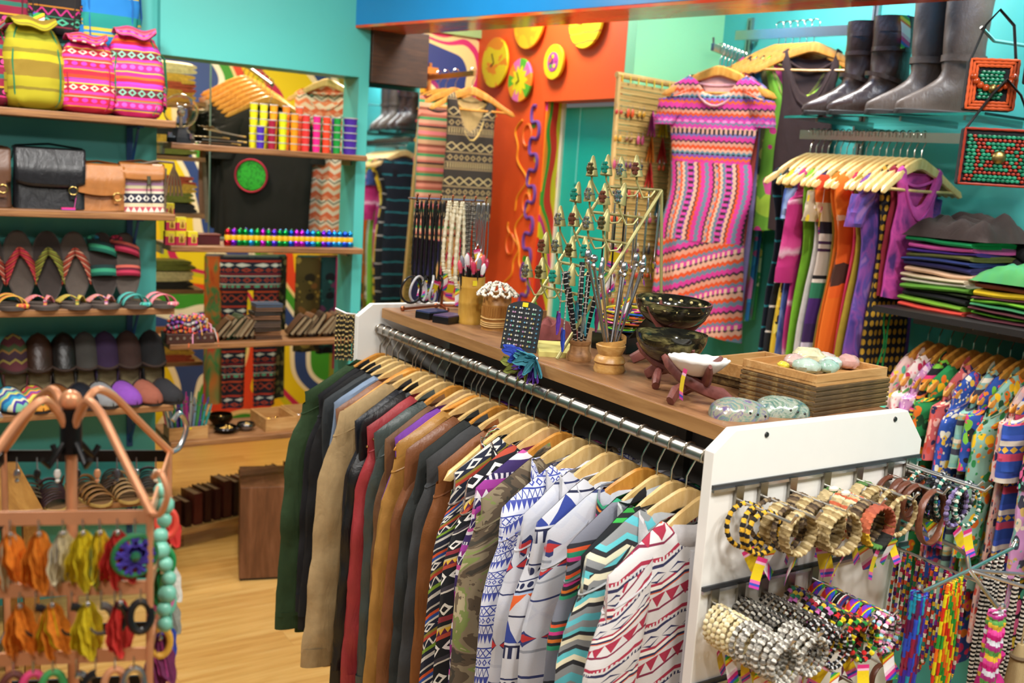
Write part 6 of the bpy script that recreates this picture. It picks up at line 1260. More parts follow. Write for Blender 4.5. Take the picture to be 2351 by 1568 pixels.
# lowest shelf: pens, bowls, trays
pb = thing('pen_box', 'pale wooden box full of glittery wrapped pens', 'box', (.995, 3.905, OZ[3])); 
for cc, d in (((0, -.045, .025), (.15, .006, .05)), ((0, .045, .025), (.15, .006, .05)), ((-.072, 0, .025), (.006, .084, .05)), ((.072, 0, .025), (.006, .084, .05)), ((0, 0, .003), (.15, .09, .006))): MB().box(cc, d).build('board', TR, pb, smooth=False)
MB().box((0, -.0488, .045), (.022, .001, .008)).build('sticker', solid('#e8d01c', .5), pb, smooth=False)
PCOL = [('silver', '#c8c8d0'), ('pink', '#e04ab0'), ('aqua', '#4ac8c8'), ('violet', '#8a5ad0'), ('green', '#5ab86a'), ('pale blue', '#a0c0e0')]
for i in range(26):
    n_, c_ = PCOL[(i * 5 + i // 6) % 6]; x = -.062 + (i % 13) * .0103; y = -.02 + .04 * (i // 13)
    T_ = thing('glitter_pen', n_ + ' glitter pen standing in the pale wooden box', 'pen', (.995 + x, 3.905 + y, OZ[3] + .008), 0, 'glitter pens in the box')
    tp = Vector((x * .5 + R.uniform(-.01, .01), R.uniform(-.01, .01), .15 + R.uniform(-.03, .03))); MB().tube([(0, 0, 0), tp * .75, tp], [.0048, .0048, .0022], 6).build('barrel', solid(c_, .15, .6, .4, 200), T_); MB().tube([tp * .76, tp * .80], .0053, 6).build('grip_ring', SILVER, T_)
BRASS = solid('#3a2c14', .18, .8, .9, 30)
for i, (x, y, r, h, c, d) in enumerate(((1.17, 4.03, .05, .05, BRASS, 'tall brass bowl with carved sides'), (1.16, 3.92, .05, .025, solid('#1c1614', .2, .6, .8, 40), 'dark low brass dish'), (1.245, 3.925, .038, .032, metal('#8a8a90', .2), 'small bright silver bowl'))):
    T_ = thing('metal_bowl', d + ' on the lowest opening shelf', 'bowl', (x, y, OZ[3])); MB().lathe([(0, 0), (r * .55, 0), (r * .6, .004), (r * .98, h * .55), (r, h * .75), (r * .9, h), (r * .85, h), (r * .93, h * .7), (r * .5, .008), (0, .008)], 28).build('bowl_wall', c, T_)
    tk = MB()
    for k in range(14): tk.ball((r * .5 * cos(k * 2.4) * (k / 14) ** .5, r * .5 * sin(k * 2.4) * (k / 14) ** .5, h * .45 + .004 * (k % 3)), .007, 7)
    tag(tk.build('small_trinkets', metal('#b89a5a', .25), T_), kind='stuff')
for i, (x, y, d) in enumerate(((1.375, 3.965, 'left rustic wooden trough with brass trinkets'), (1.515, 3.985, 'right rustic wooden trough with silver trinkets'))):
    t_ = open_tray(d + ' on the lowest shelf', (x, y, OZ[3]), .03, .135, .19, .052, .008, TR, TR)
    for k in range(9): tag(MB().ball((0, 0, 0), .011, 8, (1.3, .8, .5)).build('trinket', metal(['#c09a4a', '#b8b8bc'][i], .2), loc=(x + .035 * sin(k * 2.1), y + .06 * cos(k * 1.7), OZ[3] + .014 + .004 * (k % 2)), rot=(0, 0, k)), '%s trinket lying in the %s wooden trough' % (['brass', 'silver'][i], ['left', 'right'][i]), 'trinket', 'trinkets in the wooden troughs')
# ---- things behind the opening
rl = thing('clothes_rail', 'back room rail of black tee shirts', 'rail', (0, 0, 0)); MB().tube([(1.42, 5.70, 2.46), (1.60, 4.75, 2.095)], .010, 10).build('rail_tube', STEEL, rl); MB().tube([(1.42, 5.70, 2.46), (1.42, 5.70, 2.8)], .008, 10).build('post', STEEL, rl); MB().tube([(1.545, 5.04, 2.207), (1.545, 5.04, 2.8)], .008, 10).build('post', STEEL, rl)
BT = cloth('#1a1714')
for i in range(7):
    s = .02 + i * .045; x, y = lerp(1.60, 1.42, s), lerp(4.75, 5.70, s); c = [BT, BT, BT, BT, BT, cloth('#b8a890'), cloth('#c89a7a')][i]; d = ['front black tee shirt with green medallion', 'second black tee shirt', 'third black tee shirt', 'fourth black tee shirt', 'fifth black tee shirt', 'pale stone tee shirt', 'dusty pink tee shirt'][i]
    hanger('honey wooden hanger of the ' + d, (x, y, 2.11 + .017 * i), -.62, 1, group='hangers in the back room')
    g = garment('tee_shirt', d + ' in the back room', 'tee shirt', (x, y, 2.11 + .017 * i), -.62, c, L=.66, w=.215, sleeve='short', sl=.19, sr=.075, st=.02, neck='round', t=.022, drop=.03, seed=300 + i, group='tee shirts in the back room')
    if i == 0:
        MB().tube([(-.07 + .078 * cos(q), -.040, -.45 + .078 * sin(q)) for q in [2*pi*i/30 for i in range(30)]], .010, 6, True, flat=(1, .4)).build('pink_print_ring', solid('#e83a5a', .7), g); MB().lathe([(0, 0), (.07, 0), (.07, .002), (0, .002)], 30, M=Matrix.Translation((-.07, -.038, -.45)) @ Matrix.Rotation(pi/2, 4, 'X')).build('green_print_disc', speck('green_print', '#2fb02a', '#1c7a1c', 90, .55), g)
tg = thing('price_card', 'rainbow price card hanging on the black tee shirt', 'tag', (1.52, 4.62, 1.93)); o = put('card', TAGMESH, TAGM2, tg, rot=(0, .3, 0)); o.scale = (2.6,) * 3; MB().tube([(0, 0, 0), (.05, .02, .12)], .001, 4).build('string', BLK, tg)
LEG = bands('legging_print', .22, [(0, '#231c28'), (.06, '#c83c24'), (.10, '#1e2436'), (.34, '#8a1e2c'), (.40, '#e0dccc'), (.42, '#1e2c44'), (.58, '#e0dccc'), (.60, '#7a1c2c'), (.68, '#231c28'), (.74, '#d8502a'), (.78, '#231c28')], motifs=[(.12, .22, 'diamond', .06, '#ece6da'), (.23, .33, 'ring', .035, '#d84a28'), (.43, .57, 'ring', .03, '#c84a34'), (.60, .68, 'dot', .028, '#5ac09a'), (.82, .98, 'cross', .035, '#c84a30')])
CORP = bands('coral_ogee_print', .10, [(0, '#f0d8c4'), (.2, '#e8704a'), (.5, '#f2e4d4'), (.6, '#2a3a34'), (.66, '#f0d8c4'), (.8, '#ef8a60')], zig=(.02, .07), motifs=[(.2, .5, 'diamond', .05, '#f0a080')])
def hang_cloth(name, label, cat, x, y, z0, W, L, m, rz=0, seed=0, grp='clothes in the back room', legs=False, t=.02):
    T_ = thing(name, label, cat, (x, y, z0), rz, grp)
    for sd in ((-1, 1) if legs else (0,)):
        w = W / 2 if not legs else W * .22
        MB().grid(lambda a, b: (sd * W * .26 + w * pw(cos(2*pi*a), .7) * (1 - .15 * b * legs), t * pw(sin(2*pi*a), .8) + .01 * sin(cos(2*pi*a) * 5 + seed + b * 2) * b, -L * b, w * cos(2*pi*a) + sd * .3, L * b), 24, 10, cu=True).build('leg' if legs else 'cloth_panel', m, T_)
    if legs: MB().grid(lambda a, b: (W * .5 * pw(cos(2*pi*a), .6), (t + .004) * sin(2*pi*a), -.16 * b, W * .5 * cos(2*pi*a), .16 * b), 24, 3, cu=True).build('waist', m, T_)
    MB().box((0, 0, .004), (W * .9, .012, .012)).build('clip_bar', CHROME, T_, smooth=False)
    MB().tube([(0, 0, .008), (0, 0, .05), (.015, 0, .07), (0, 0, .085), (-.013, 0, .07)], .002, 6).build('hook', CHROME, T_)
    return T_
lrail = thing('clothes_rail', 'back room lower rail of printed leggings', 'rail', (0, 0, 0)); MB().tube([(1.2, 4.72, 1.36), (2.3, 4.72, 1.36)], .010, 10).build('rail_tube', CHROME, lrail); MB().tube([(1.3, 4.72, 1.36), (1.3, 4.72, 2.8)], .004, 8).build('post', CHROME, lrail); MB().tube([(2.3, 4.72, 1.36), (2.3, 4.72, 2.8)], .004, 8).build('post', CHROME, lrail)
hang_cloth('leggings', 'navy leggings with orange and white aztec print', 'leggings', 1.50, 4.70, 1.275, .30, .74, LEG, 0, 1, legs=True)
hang_cloth('leggings', 'red, green and orange feather print leggings', 'leggings', 1.335, 4.73, 1.275, .10, .72, tie('feather_print', [(.3, '#c83a1c'), (.45, '#e06a24'), (.52, '#3a8a4a'), (.6, '#d8482c'), (.7, '#3a4a9a')], 9, (1, .3)), 0, 2)
hang_cloth('leggings', 'dark green leopard print leggings', 'leggings', 1.63, 4.76, 1.275, .14, .72, floral('leopard', '#2a2c1c', ['#6a6a3a', '#1a1a12', '#8a7a4a'], 30), 0, 3)
hang_cloth('scarf', 'golden brown swirl scarf hanging at the back right', 'scarf', 1.80, 4.73, 1.275, .13, .48, floral('gold_swirl', '#5a4a1e', ['#a88a3a', '#2a2210', '#8a5a2a'], 20), 0, 4)
hang_cloth('scarf', 'hot pink dress hanging at the back right', 'dress', 2.00, 4.73, 1.275, .10, .58, cloth('#d82a78'), 0, 5)
hang_cloth('scarf', 'dark teal print dress hanging at the back right', 'dress', 1.92, 4.76, 1.275, .11, .5, floral('teal_print', '#1a4a4a', ['#3a8a7a', '#101a20', '#6a3a5a'], 20), 0, 6)
hang_cloth('scarf', 'plum striped dress hanging at the far back right', 'dress', 2.10, 4.75, 1.275, .12, .55, floral('plum_print', '#4a2438', ['#8a4a6a', '#20141c', '#a06a3a'], 20), 0, 7)
rl2 = thing('clothes_rail', 'upper back room rail of coral print dresses', 'rail', (0, 0, 0)); MB().tube([(1.74, 4.62, 2.20), (2.55, 4.85, 2.20)], .010, 10).build('rail_tube', CHROME, rl2); MB().tube([(2.55, 4.85, 2.20), (2.60, 4.87, 2.20)], .02, 10).build('wall_flange', CHROME, rl2)
for i, (d, m) in enumerate((('coral ogee print dress', CORP), ('red and black print dress', floral('red_black', '#3a1a20', ['#c83a3a', '#1a1014', '#a04a5a'], 18)), ('yellow lined zigzag bag dress', bands('pink_zig_bag', .09, [(0, '#f0ece0'), (.25, '#e8506a'), (.5, '#f0ece0'), (.7, '#d03a8a')], zig=(.02, .06))))):
    s = .12 + .22 * i; hanger('pale wooden hanger of the ' + d, (lerp(1.74, 2.55, s), lerp(4.62, 4.85, s), 2.21), -.9, 0, group='hangers in the back room')
    garment('dress', d + ' in the back room', 'dress', (lerp(1.74, 2.55, s), lerp(4.62, 4.85, s), 2.21), -.9, m, L=.75, w=.17, neck='round', neckw=.13, neckd=.12, t=.018, seed=320 + i, group='dresses in the back room')
# shelving with folded gold textiles at the back left
su = thing('shelf_unit', 'dark wooden shelf unit with folded textiles in the back room', 'shelf unit', (1.12, 5.05, 0))
for x in (-1.07, -.06): MB().box((x, .06, 1.1), (.02, .18, 2.2)).build('side_panel', SHELFW, su, smooth=False)
for z_ in (.72, 1.08, 1.45, 1.72, 1.98): MB().box((-.435, 0, z_), (1.29, .30, .02)).build('shelf_board', SHELFW, su, smooth=False)
TX = [('gold sequinned', '#c8902a'), ('yellow orange', '#e0a83a'), ('rust red', '#b8482a'), ('cream', '#e0c890'), ('green and gold', '#7a7a2a'), ('black', '#221c18')]
for si, (z_, idx) in enumerate(((1.99, (0, 2, 1, 3)), (1.73, (4, 1, 5)), (1.46, (5, 4, 1, 2)), (1.09, (5, 3, 4)), (.73, (2, 1, 2)))):
    zz = z_
    for j, k in enumerate(idx):
        folded('%s folded textile, %s layer on the %s shelf of the back unit' % (TX[k][0], ORD[j], ['top', 'second', 'third', 'fourth', 'lowest'][si]), (1.12, 5.03, zz), .34, .24, .045, solid(TX[k][1], .5, .2, .6, 80), 400 + si * 5 + j, 0, 'folded textiles in the back room', 2); zz += .044
# ---- wooden cube and diaries on the floor
cb = thing('wooden_cube', 'brown veneered display cube standing on the floor', 'cube', (1.409, 3.965, 0), -.28)
CUBW = wood('cube_veneer', ['#4e2f1c', '#6a4228', '#80553a'], (22, 22, 2.2), .45)
MB().box((0, 0, .209), (.33, .30, .398)).build('cube_body', CUBW, cb, smooth=False, bev=.002); MB().box((0, 0, .005), (.32, .29, .01)).build('base_pad', BLK, cb, smooth=False)
pl = thing('low_plank', 'pale low wooden plank carrying leather diaries', 'plank', (1.42, 4.50, 0), .26)
MB().box((0, 0, .068), (1.0, .17, .025)).build('plank_board', wood('plank_pale', ['#a8763c', '#c2945a', '#d6b078'], (2.5, 30, 30)), pl, smooth=False, bev=.003)
for x in (-.38, .38): MB().box((x, 0, .028), (.06, .15, .055)).build('support_block', SHELFW, pl, smooth=False)
DC = ['#4a1c1c', '#5a2420', '#3a1818', '#6a2c26', '#46201c']
for i in range(17):
    u = -.42 + i * .050; h = .12 + .05 * ss(0, 7, i) + .012 * sin(i * 2.3); w_ = .028 + .010 * (i % 3 == 0)
    T_ = thing('leather_diary', 'dark red leather diary, %s from the left on the low plank' % ORD[i], 'book', (1.42 + u * cos(.26), 4.50 + u * sin(.26), .081), .26, 'diaries on the low plank')
    MB().box((-w_/2, 0, h / 2), (.004, .12, h)).box((w_/2, 0, h / 2), (.004, .12, h)).box((0, -.058, h / 2), (w_, .004, h)).build('cover', leather(DC[i % 5], .35), T_, smooth=False); MB().box((0, .001, h / 2), (w_ - .004, .112, h - .008)).build('pages', solid('#8a7058', .8), T_, smooth=False)
# ================================================================ bracelets on the slatwall end panel
def slat_hook(label, x, z, ln, up=.012):
    T_ = thing('slatwall_hook', label, 'hook', (x, 1.0965, z))
    MB().box((0, -.0025, -.006), (.017, .005, .034)).build('bracket_plate', metal('#9a968e', .3), T_, smooth=False)
    MB().tube([(0, -.004, -.014), (0, -ln, -.014 - .10 * ln * 0), (0, -ln - .008, -.012 + up), ], .0028, 8).ball((0, -ln - .0085, -.012 + up), .0034, 8).build('rod', CHROME, T_)
    return T_
def bead_ring(R_, r, n, mode='bead'):
    s = n * 4; return MB().tube([(R_ * cos(q), 0, R_ * 1.08 * sin(q)) for q in [2*pi*i/s for i in range(s)]], [r * (.5 + .5 * abs(sin(i * pi / 4))) for i in range(s)], 6, True).mesh('bead_ring')
def band_ring(R_, w, amp, n):
    def fn(a, b):
        q = 2 * pi * a; k = 2 * pi * b; rr = R_ + .0028 * cos(k) + amp * sin(n * q + 3 * sin(k) * 1.2); return (rr * cos(q), w / 2 * sin(k), rr * 1.06 * sin(q), a * 2 * pi * R_, b * w)
    return MB().grid(fn, 66, 10, cu=True, cv=True).mesh('woven_band')
BR_ = bead_ring(.0285, .0048, 20); BRS = bead_ring(.0285, .0036, 28); WBN = band_ring(.029, .020, .0014, 22); TBN = band_ring(.030, .008, .0012, 20); LBN = band_ring(.028, .012, .0, 5); RBN = band_ring(.027, .022, .0004, 40)
def bead(n, cs, p=.018): return bands('beads_' + n, p, [(i / len(cs), c) for i, c in enumerate(cs)], rough=.3, rnd=True)
HEMP = bands('hemp', .012, [(0, '#a08a5c'), (.4, '#c8b488'), (.7, '#8a744a')], axis='u'); HEMPD = bands('hemp_dark', .012, [(0, '#5a4834'), (.4, '#8f7a58'), (.7, '#3c2e22')], axis='u')
RASTA = bands('rasta_band', .19, [(0, '#a0503a'), (.35, '#b86040'), (.5, '#d8b02a'), (.62, '#4a7a34'), (.75, '#1c1c18'), (.88, '#a0503a')], axis='u'); HEMPG = bands('hemp_green', .19, [(0, '#b8a478'), (.2, '#4a7038'), (.3, '#b8a478'), (.6, '#9a4a34'), (.7, '#c0ac80')], axis='u'); HEMPR = bands('hemp_red', .016, [(0, '#b8a478'), (.4, '#c0603e'), (.7, '#d8c8a0')], axis='u')
RAINB = bands('rainbow_band', .022, [(0, '#d02a2a'), (.16, '#f0801c'), (.32, '#ecd81c'), (.5, '#2a9a3a'), (.66, '#2a4ac8'), (.83, '#7a2ab0')], axis='v', slant=.35); YB = bands('yellow_black_braid', .012, [(0, '#d8a82a'), (.5, '#1c1814')], axis='u')
LEA = leather('#6a3a26')
def ring(name, mesh, m, x, y, z, label, grp, tg=None, R_=.029, rot=None):
    T_ = thing(name, label, 'bracelet', (x, y, z - R_ * 1.0), rot=rot or (R.uniform(-.12, .12), R.uniform(-.1, .1), R.uniform(-.25, .25)), group=grp)
    put('ring', mesh, m, T_)
    if z > 1.2: T_.scale = (1.12,) * 3; T_.location.z -= .004
    if tg is not None: ptag(T_, (R.uniform(-.008, .008), -.006, -R_ - .001), (R.uniform(-.35, .35), R.uniform(-.5, .5), R.uniform(-.9, .9)), tg, .9)
    return T_
rowA = [1.16, 1.215, 1.285, 1.37, 1.455, 1.54, 1.60]
nA = ['yellow braids', 'dark cord bands', 'wide hemp bands', 'shell and rasta bands', 'plain hemp bands', 'leather cuffs', 'black bead bracelets']
for x, n_ in zip(rowA, nA): slat_hook('upper slatwall hook holding the ' + n_, x, 1.266, .115)
zA = 1.2495
for i in range(3): ring('braided_bracelet', TBN, YB, 1.16, 1.075 - .020 * i, zA, ['rear', 'middle', 'front'][i] + ' yellow and black braided bracelet', 'yellow braids on the upper hook', i)
for i in range(4): ring('braided_bracelet', WBN if i % 2 else TBN, HEMPD if i % 2 == 0 else HEMP, 1.215, 1.078 - .022 * i, zA, ['rearmost', 'second', 'third', 'front'][i] + ' dark cord bracelet on the upper hook', 'cord bracelets on the upper hook', i if i % 2 else None)
for i in range(5): ring('hemp_bracelet', WBN, (HEMPD, HEMP, HEMPD, HEMP, HEMP)[i], 1.285, 1.078 - .023 * i, zA, ['rearmost', 'second', 'third', 'fourth', 'frontmost'][i] + ' wide woven hemp bracelet', 'wide hemp bracelets', i, rot=(0, 0, R.uniform(-.2, .3)))
for i, (m, d) in enumerate(((HEMPG, 'green banded hemp'), (HEMPR, 'red flecked hemp'), (HEMPR, 'coral flecked hemp'), (HEMPD, 'dark woven hemp'), (RASTA, 'rust, yellow and green woven'))):
    t_ = ring('hemp_bracelet', WBN, m, 1.37, 1.078 - .024 * i, zA, d + ' bracelet on the upper slatwall hook', 'shell and rasta bracelets', i, rot=(0, 0, R.uniform(-.15, .25)))
    if i in (0, 1): MB().ball((-.004, -.004, .033), .008, 10, (1.3, .8, .6)).build('cowrie_shell', solid('#e8dcc8', .25), t_)
for i in range(4): ring('hemp_bracelet', WBN if i < 2 else TBN, (HEMPG, HEMP, HEMP, HEMP)[i], 1.455, 1.078 - .026 * i, zA, ['green tipped', 'broad plain', 'narrow plain', 'front narrow'][i] + ' hemp bracelet right of the rasta band', 'plain hemp bracelets', i if i > 1 else None)
for i in range(4): ring('leather_cuff', LBN, LEA, 1.54, 1.085 - .016 * i, zA + .001, ['rearmost', 'second', 'third', 'front'][i] + ' brown leather cuff on the upper hook', 'leather cuffs', None, R_=.028)
ring('leather_cuff', band_ring(.040, .012, 0, 5), leather('#7a4630'), 1.54, .998, zA + .001, 'large brown leather ring at the tip of the hook', 'leather cuffs', None, R_=.042)
BB = [('black', bead('black', ['#141418', '#22222a'])), ('black and green', bead('blackgreen', ['#141418', '#1a3a2c', '#141418'])), ('amber', bead('amber', ['#b8502a', '#d07a3a'])), ('amethyst', bead('amethyst', ['#6a5a8a', '#9a8ab8']))]
for i in range(7): ring('bead_bracelet', BR_, BB[[2, 0, 0, 1, 0, 0, 3][i]][1], 1.60, 1.082 - .015 * i, zA, BB[[2, 0, 0, 1, 0, 0, 3][i]][0] + ' round bead bracelet on the far right hook', 'round bead bracelets', i if i in (3, 6) else None)
# second row
rowB = [1.128, 1.188, 1.243, 1.308, 1.368]; nB = ['cream and grey bead bracelets', 'speckled white bead bracelets', 'black and white bead bracelets', 'multicoloured bead bracelets', 'rainbow woven bracelets']
for x, n_ in zip(rowB, nB): slat_hook('lower slatwall hook holding the ' + n_, x, 1.094, .165)
zB = 1.0775
cream = bead('cream', ['#d8c89c', '#e6dab4', '#c8b888']); greyw = bead('greywhite', ['#9a968c', '#d8d4c8', '#6a665e'], .012); blkg = bead('blackgrey', ['#2a2826', '#6a665e', '#1a1816', '#b0aca0'], .016); bw = bead('blackwhite', ['#18181a', '#c8c8c8', '#18181a'], .01); multi = bead('multi', ['#a82a3a', '#2a2a6a', '#d8b83a', '#2a7a5a', '#c86ab0', '#181818', '#e0e0d8'], .05); rast = bead('rasta', ['#c82a2a', '#1c1c1c', '#e0c82a', '#2a8a3a', '#1c1c1c'], .04)
cfg = [[(cream, 'cream wood')] * 6 + [(greyw, 'grey and white')] * 9, [(blkg, 'black and grey')] * 8 + [(greyw, 'speckled white')] * 6, [(blkg, 'dark mottled')] * 9 + [(bw, 'black and white')] * 5, [(multi, 'multicoloured')] * 9 + [(rast, 'red, yellow and green')] * 5]
for k, lst in enumerate(cfg):
    n_ = len(lst)
    for i, (m, d) in enumerate(lst):
        ring('bead_bracelet', BR_ if k != 2 else BRS, m, rowB[k] + R.uniform(-.002, .002), 1.083 - .150 * i / (n_ - 1), zB, '%s bead bracelet on the %s lower hook' % (d, ['leftmost', 'second', 'third', 'fourth'][k]), d + ' bead bracelets on the lower hooks', R.randint(0, 1) if i % 2 else None, rot=(R.uniform(-.06, .06), R.uniform(-.15, .15), R.uniform(-.10, .10)))
for i in range(5): ring('woven_bracelet', RBN, RAINB if i != 2 else multi, 1.368, 1.076 - .026 * i, zB, ['rearmost', 'second', 'middle', 'fourth', 'front'][i] + ' rainbow woven bracelet', 'rainbow bracelets', None, R_=.027, rot=(0, 0, R.uniform(-.1, .1)))
past = bead('pastel', ['#f0b0d0', '#a0d8e8', '#f0e890', '#e87aa8', '#ffffff', '#30303a'], .03)
for i in range(3): ring('bead_bracelet', BR_, past, 1.368, .952 - .010 * i, zB, ['rear', 'middle', 'front'][i] + ' pastel bead bracelet at the tip of the rainbow hook', 'pastel bracelets', i)
for i in range(4):
    slat_hook(['leftmost', 'second', 'third', 'rightmost'][i] + ' hook of the lowest visible slatwall row', 1.19 + .11 * i, .924, .11); ring('leather_cuff', LBN, LEA, 1.19 + .11 * i, 1.04, .9075, ['leftmost', 'second', 'third', 'rightmost'][i] + ' leather cuff on the lowest slatwall row', 'cuffs on the lowest row', None, R_=.028)
# bundle of bead ropes at the far end of the counter
hkf = thing('slatwall_hook', 'hook on the far end panel with bead ropes', 'hook', (1.12, 2.53, 1.335)); MB().tube([(0, 0, 0), (-.03, .03, .0), (-.055, .05, .012)], .003, 8).build('rod', CHROME, hkf); MB().box((0, .001, -.004), (.015, .004, .03)).build('bracket_plate', CHROME, hkf, smooth=False)
for i in range(6): strand(0, 0, -.13, .006, .0034, bead('gold_black', ['#1a1816', '#c8b070', '#2a2620'], .014), 'necklace', 'black and gold bead rope at the far counter end', 'necklace', (1.112 - .008 * i, 2.54 + .007 * i, 1.334), 'bead ropes at the far end', beads=30)
# ================================================================ star-shaped necklace holder
nh = thing('necklace_holder', 'chrome star-shaped necklace holder on the slatwall', 'holder', (0, 0, 0))
J = Vector((1.565, .93, 1.128))
MB().tube([(1.60, 1.096, 1.150), (1.60, .985, 1.146), (1.585, .95, 1.145), tuple(J)], .0045, 8).build('support_arm', CHROME, nh); MB().box((1.60, 1.094, 1.142), (.02, .005, .05)).build('bracket_plate', metal('#9a968e', .3), nh, smooth=False)
ends = [Vector(e) for e in ((1.40, .905, 1.128), (1.47, .815, 1.122), (1.715, .945, 1.14), (1.60, .80, 1.128), (1.67, .85, 1.13))]
for e in ends: MB().tube([J, e, e + (e - J).normalized() * .010 + Vector((0, 0, .010))], .0035, 8).ball(e + (e - J).normalized() * .010 + Vector((0, 0, .011)), .005, 8).build('arm', CHROME, nh)
ch = thing('slatwall_hook', 'long chrome hook carrying the curtain of bead necklaces', 'hook', (1.585, 1.096, 1.108)); MB().tube([(0, 0, 0), (0, -.17, -.002), (0, -.178, .008)], .003, 8).build('rod', CHROME, ch); MB().box((0, -.001, 0), (.017, .005, .034)).build('bracket_plate', metal('#9a968e', .3), ch, smooth=False)
uh = thing('slatwall_hook', 'upper chrome double hook with charm bracelets', 'hook', (1.60, 1.096, 1.262)); MB().tube([(.012, 0, 0), (.012, -.13, .0), (.012, -.14, .012)], .003, 8).tube([(-.012, 0, .004), (-.012, -.16, .004), (-.012, -.17, .016)], .003, 8).build('rod', CHROME, uh); MB().box((0, -.001, 0), (.03, .005, .034)).build('bracket_plate', metal('#9a968e', .3), uh, smooth=False)
mb_ = [bead('curtain%d' % k, cs, .05) for k, cs in enumerate((['#a82a5a', '#3a2a7a', '#d8a82a', '#2a7a6a', '#c84a2a', '#e0d8c8'], ['#7a2a8a', '#c8302a', '#2a5a9a', '#e0c83a', '#5a1a3a'], ['#2a6a3a', '#d85a2a', '#5a3aa0', '#d8d0b0', '#a01a3a']))]
for i in range(16): strand(0, 0, -.185 - .01 * (i % 3), .010, .0034, mb_[i % 3], 'necklace', 'multicoloured seed bead necklace in the curtain, %s' % ['rear part', 'middle part', 'front part'][i * 3 // 16], 'necklace', (1.585 + .008 * sin(i * 2), 1.085 - .0095 * i, 1.104), 'curtain of bead necklaces', beads=44)
rb_ = bead('rasta_long', ['#2a9a3a', '#e0d01c', '#d8301c', '#e0d01c', '#f0701c'], .12)
for i in range(6): strand(0, 0, -.22, .008, .0036, rb_, 'necklace', 'red, yellow and green bead necklace beside the curtain', 'necklace', J + Vector((-.03 - .012 * i, -.006 - .003 * i, -.003)), 'red, yellow and green necklaces', beads=46)
bp = bead('blue_purple', ['#2a4ab8', '#5a1a4a', '#1a8aa8', '#3a2a9a', '#8a1a3a'], .16)
for i in range(10): strand(0, 0, -.25, .012, .0040, bp, 'necklace', 'blue and purple bead necklace in the thick bundle', 'necklace', ends[0] + Vector((.006 * (i % 4) - .008, .006 * (i // 4), -.003)), 'blue and purple necklaces', beads=40, tags=(i == 2), yw=.006)
pk = bead('pink_bells', ['#c81a7a', '#e04a9a', '#e0b83a', '#5a9a4a', '#a8307a', '#d8d8e0'], .05)
for i in range(8): strand(0, 0, -.20 - .012 * (i % 3), .014, .0055, pk, 'necklace', 'magenta bell bead necklace in the front bundle', 'necklace', ends[1] + Vector((.007 * (i % 4) - .01, .006 * (i // 4), -.003)), 'magenta necklaces', beads=26, tags=(i in (1, 4, 6)), yw=.008)
po = thing('organza_pouch', 'magenta organza pouch among the bell beads', 'pouch', ends[1] + Vector((.012, .004, -.165))); MB().lathe([(0, 0), (.018, .004), (.024, .02), (.020, .045), (.007, .062), (.014, .08), (.016, .09), (0, .088)], 18).build('pouch_body', cloth('#c01a78'), po); MB().tube([(0, 0, .065), (.0, 0, .165)], .0012, 5).build('cord', cloth('#c01a78'), po)
sk = bead('skulls', ['#d8d0c4', '#1a1a1c', '#c8c0b4', '#1a1a1c'], .016)
for i in range(7): strand(0, 0, -.24 - .01 * (i % 2), .010, .0055, sk, 'necklace', 'black and white bead necklace at the right edge', 'necklace', J.lerp(ends[2 if i < 3 else 4], .45 + .16 * (i % 4)) + Vector((0, 0, -.004)), 'black and white necklaces', beads=34)
hm = thing('hemp_tassel', 'beige hemp tassel hanging below the star holder', 'tassel', ends[3] + Vector((-.02, .03, -.004)))
MB().tube([(0, 0, 0), (0, 0, -.10)], .0015, 5).build('cord', HEMP, hm); MB().tube([(0, 0, -.09), (0, 0, -.115), (.002, 0, -.20)], [.006, .014, .022], 12).build('tassel_body', HEMP, hm); MB().tube([(.013 * cos(q), .013 * sin(q), -.112) for q in [2*pi*i/16 for i in range(16)]], .004, 6, True).build('knot', HEMPD, hm)
for i in range(5): ring('bead_bracelet', BRS, bead('charm%d' % (i % 2), ['#2a2a2e', '#b8b8bc'] if i % 2 else ['#1a6a5a', '#c8c8b8'], .012), 1.612 if i % 2 else 1.588, 1.06 - .024 * i, 1.262, ['rearmost', 'second', 'third', 'fourth', 'frontmost'][i] + ' silver charm bracelet on the upper double hook', 'charm bracelets', i if i % 2 == 0 else None)
# ================================================================ copper earring carousel in the left foreground
CP2 = solid('#d6946a', .32, .35, .15); BLKM = solid('#1c1a1a', .35, .6)
ec2 = thing('earring_carousel', 'copper revolving earring rack with curved arms in the foreground', 'rack', (0, 0, 0))
NRc, FRc, FLc, NLc = [Vector((x, y, 0)) for x, y in ((.233, 1.058), (.304, 1.274), (.119, 1.34), (.048, 1.124))]; CC = (NRc + FLc) / 2
def smooth_path(P, k=5):
    P = [Vector(p) for p in P]; o = []
    for i in range(len(P) - 1):
        a, b, c, d = P[max(0, i-1)], P[i], P[i+1], P[min(len(P)-1, i+2)]
        for j in range(k):
            t = j / k; o.append(.5 * ((2 * b) + (c - a) * t + (2*a - 5*b + 4*c - d) * t*t + (3*b - a - 3*c + d) * t**3))
    return o + [P[-1]]
def zv(v, z): return Vector((v.x, v.y, z))
MB().tube([zv(CC, .02), zv(CC, 1.455)], .0065, 10).build('center_pole', CP2, ec2); MB().lathe([(0, 0), (.16, 0), (.16, .012), (.02, .03), (0, .03)], 30, (CC.x, CC.y, 0)).build('floor_base', BLKM, ec2)
MB().ball(zv(CC, 1.462), .0125, 14).build('finial', CP2, ec2); MB().tube([zv(CC, 1.40), zv(CC, 1.452)], .012, 12).build('hub', BLKM, ec2)
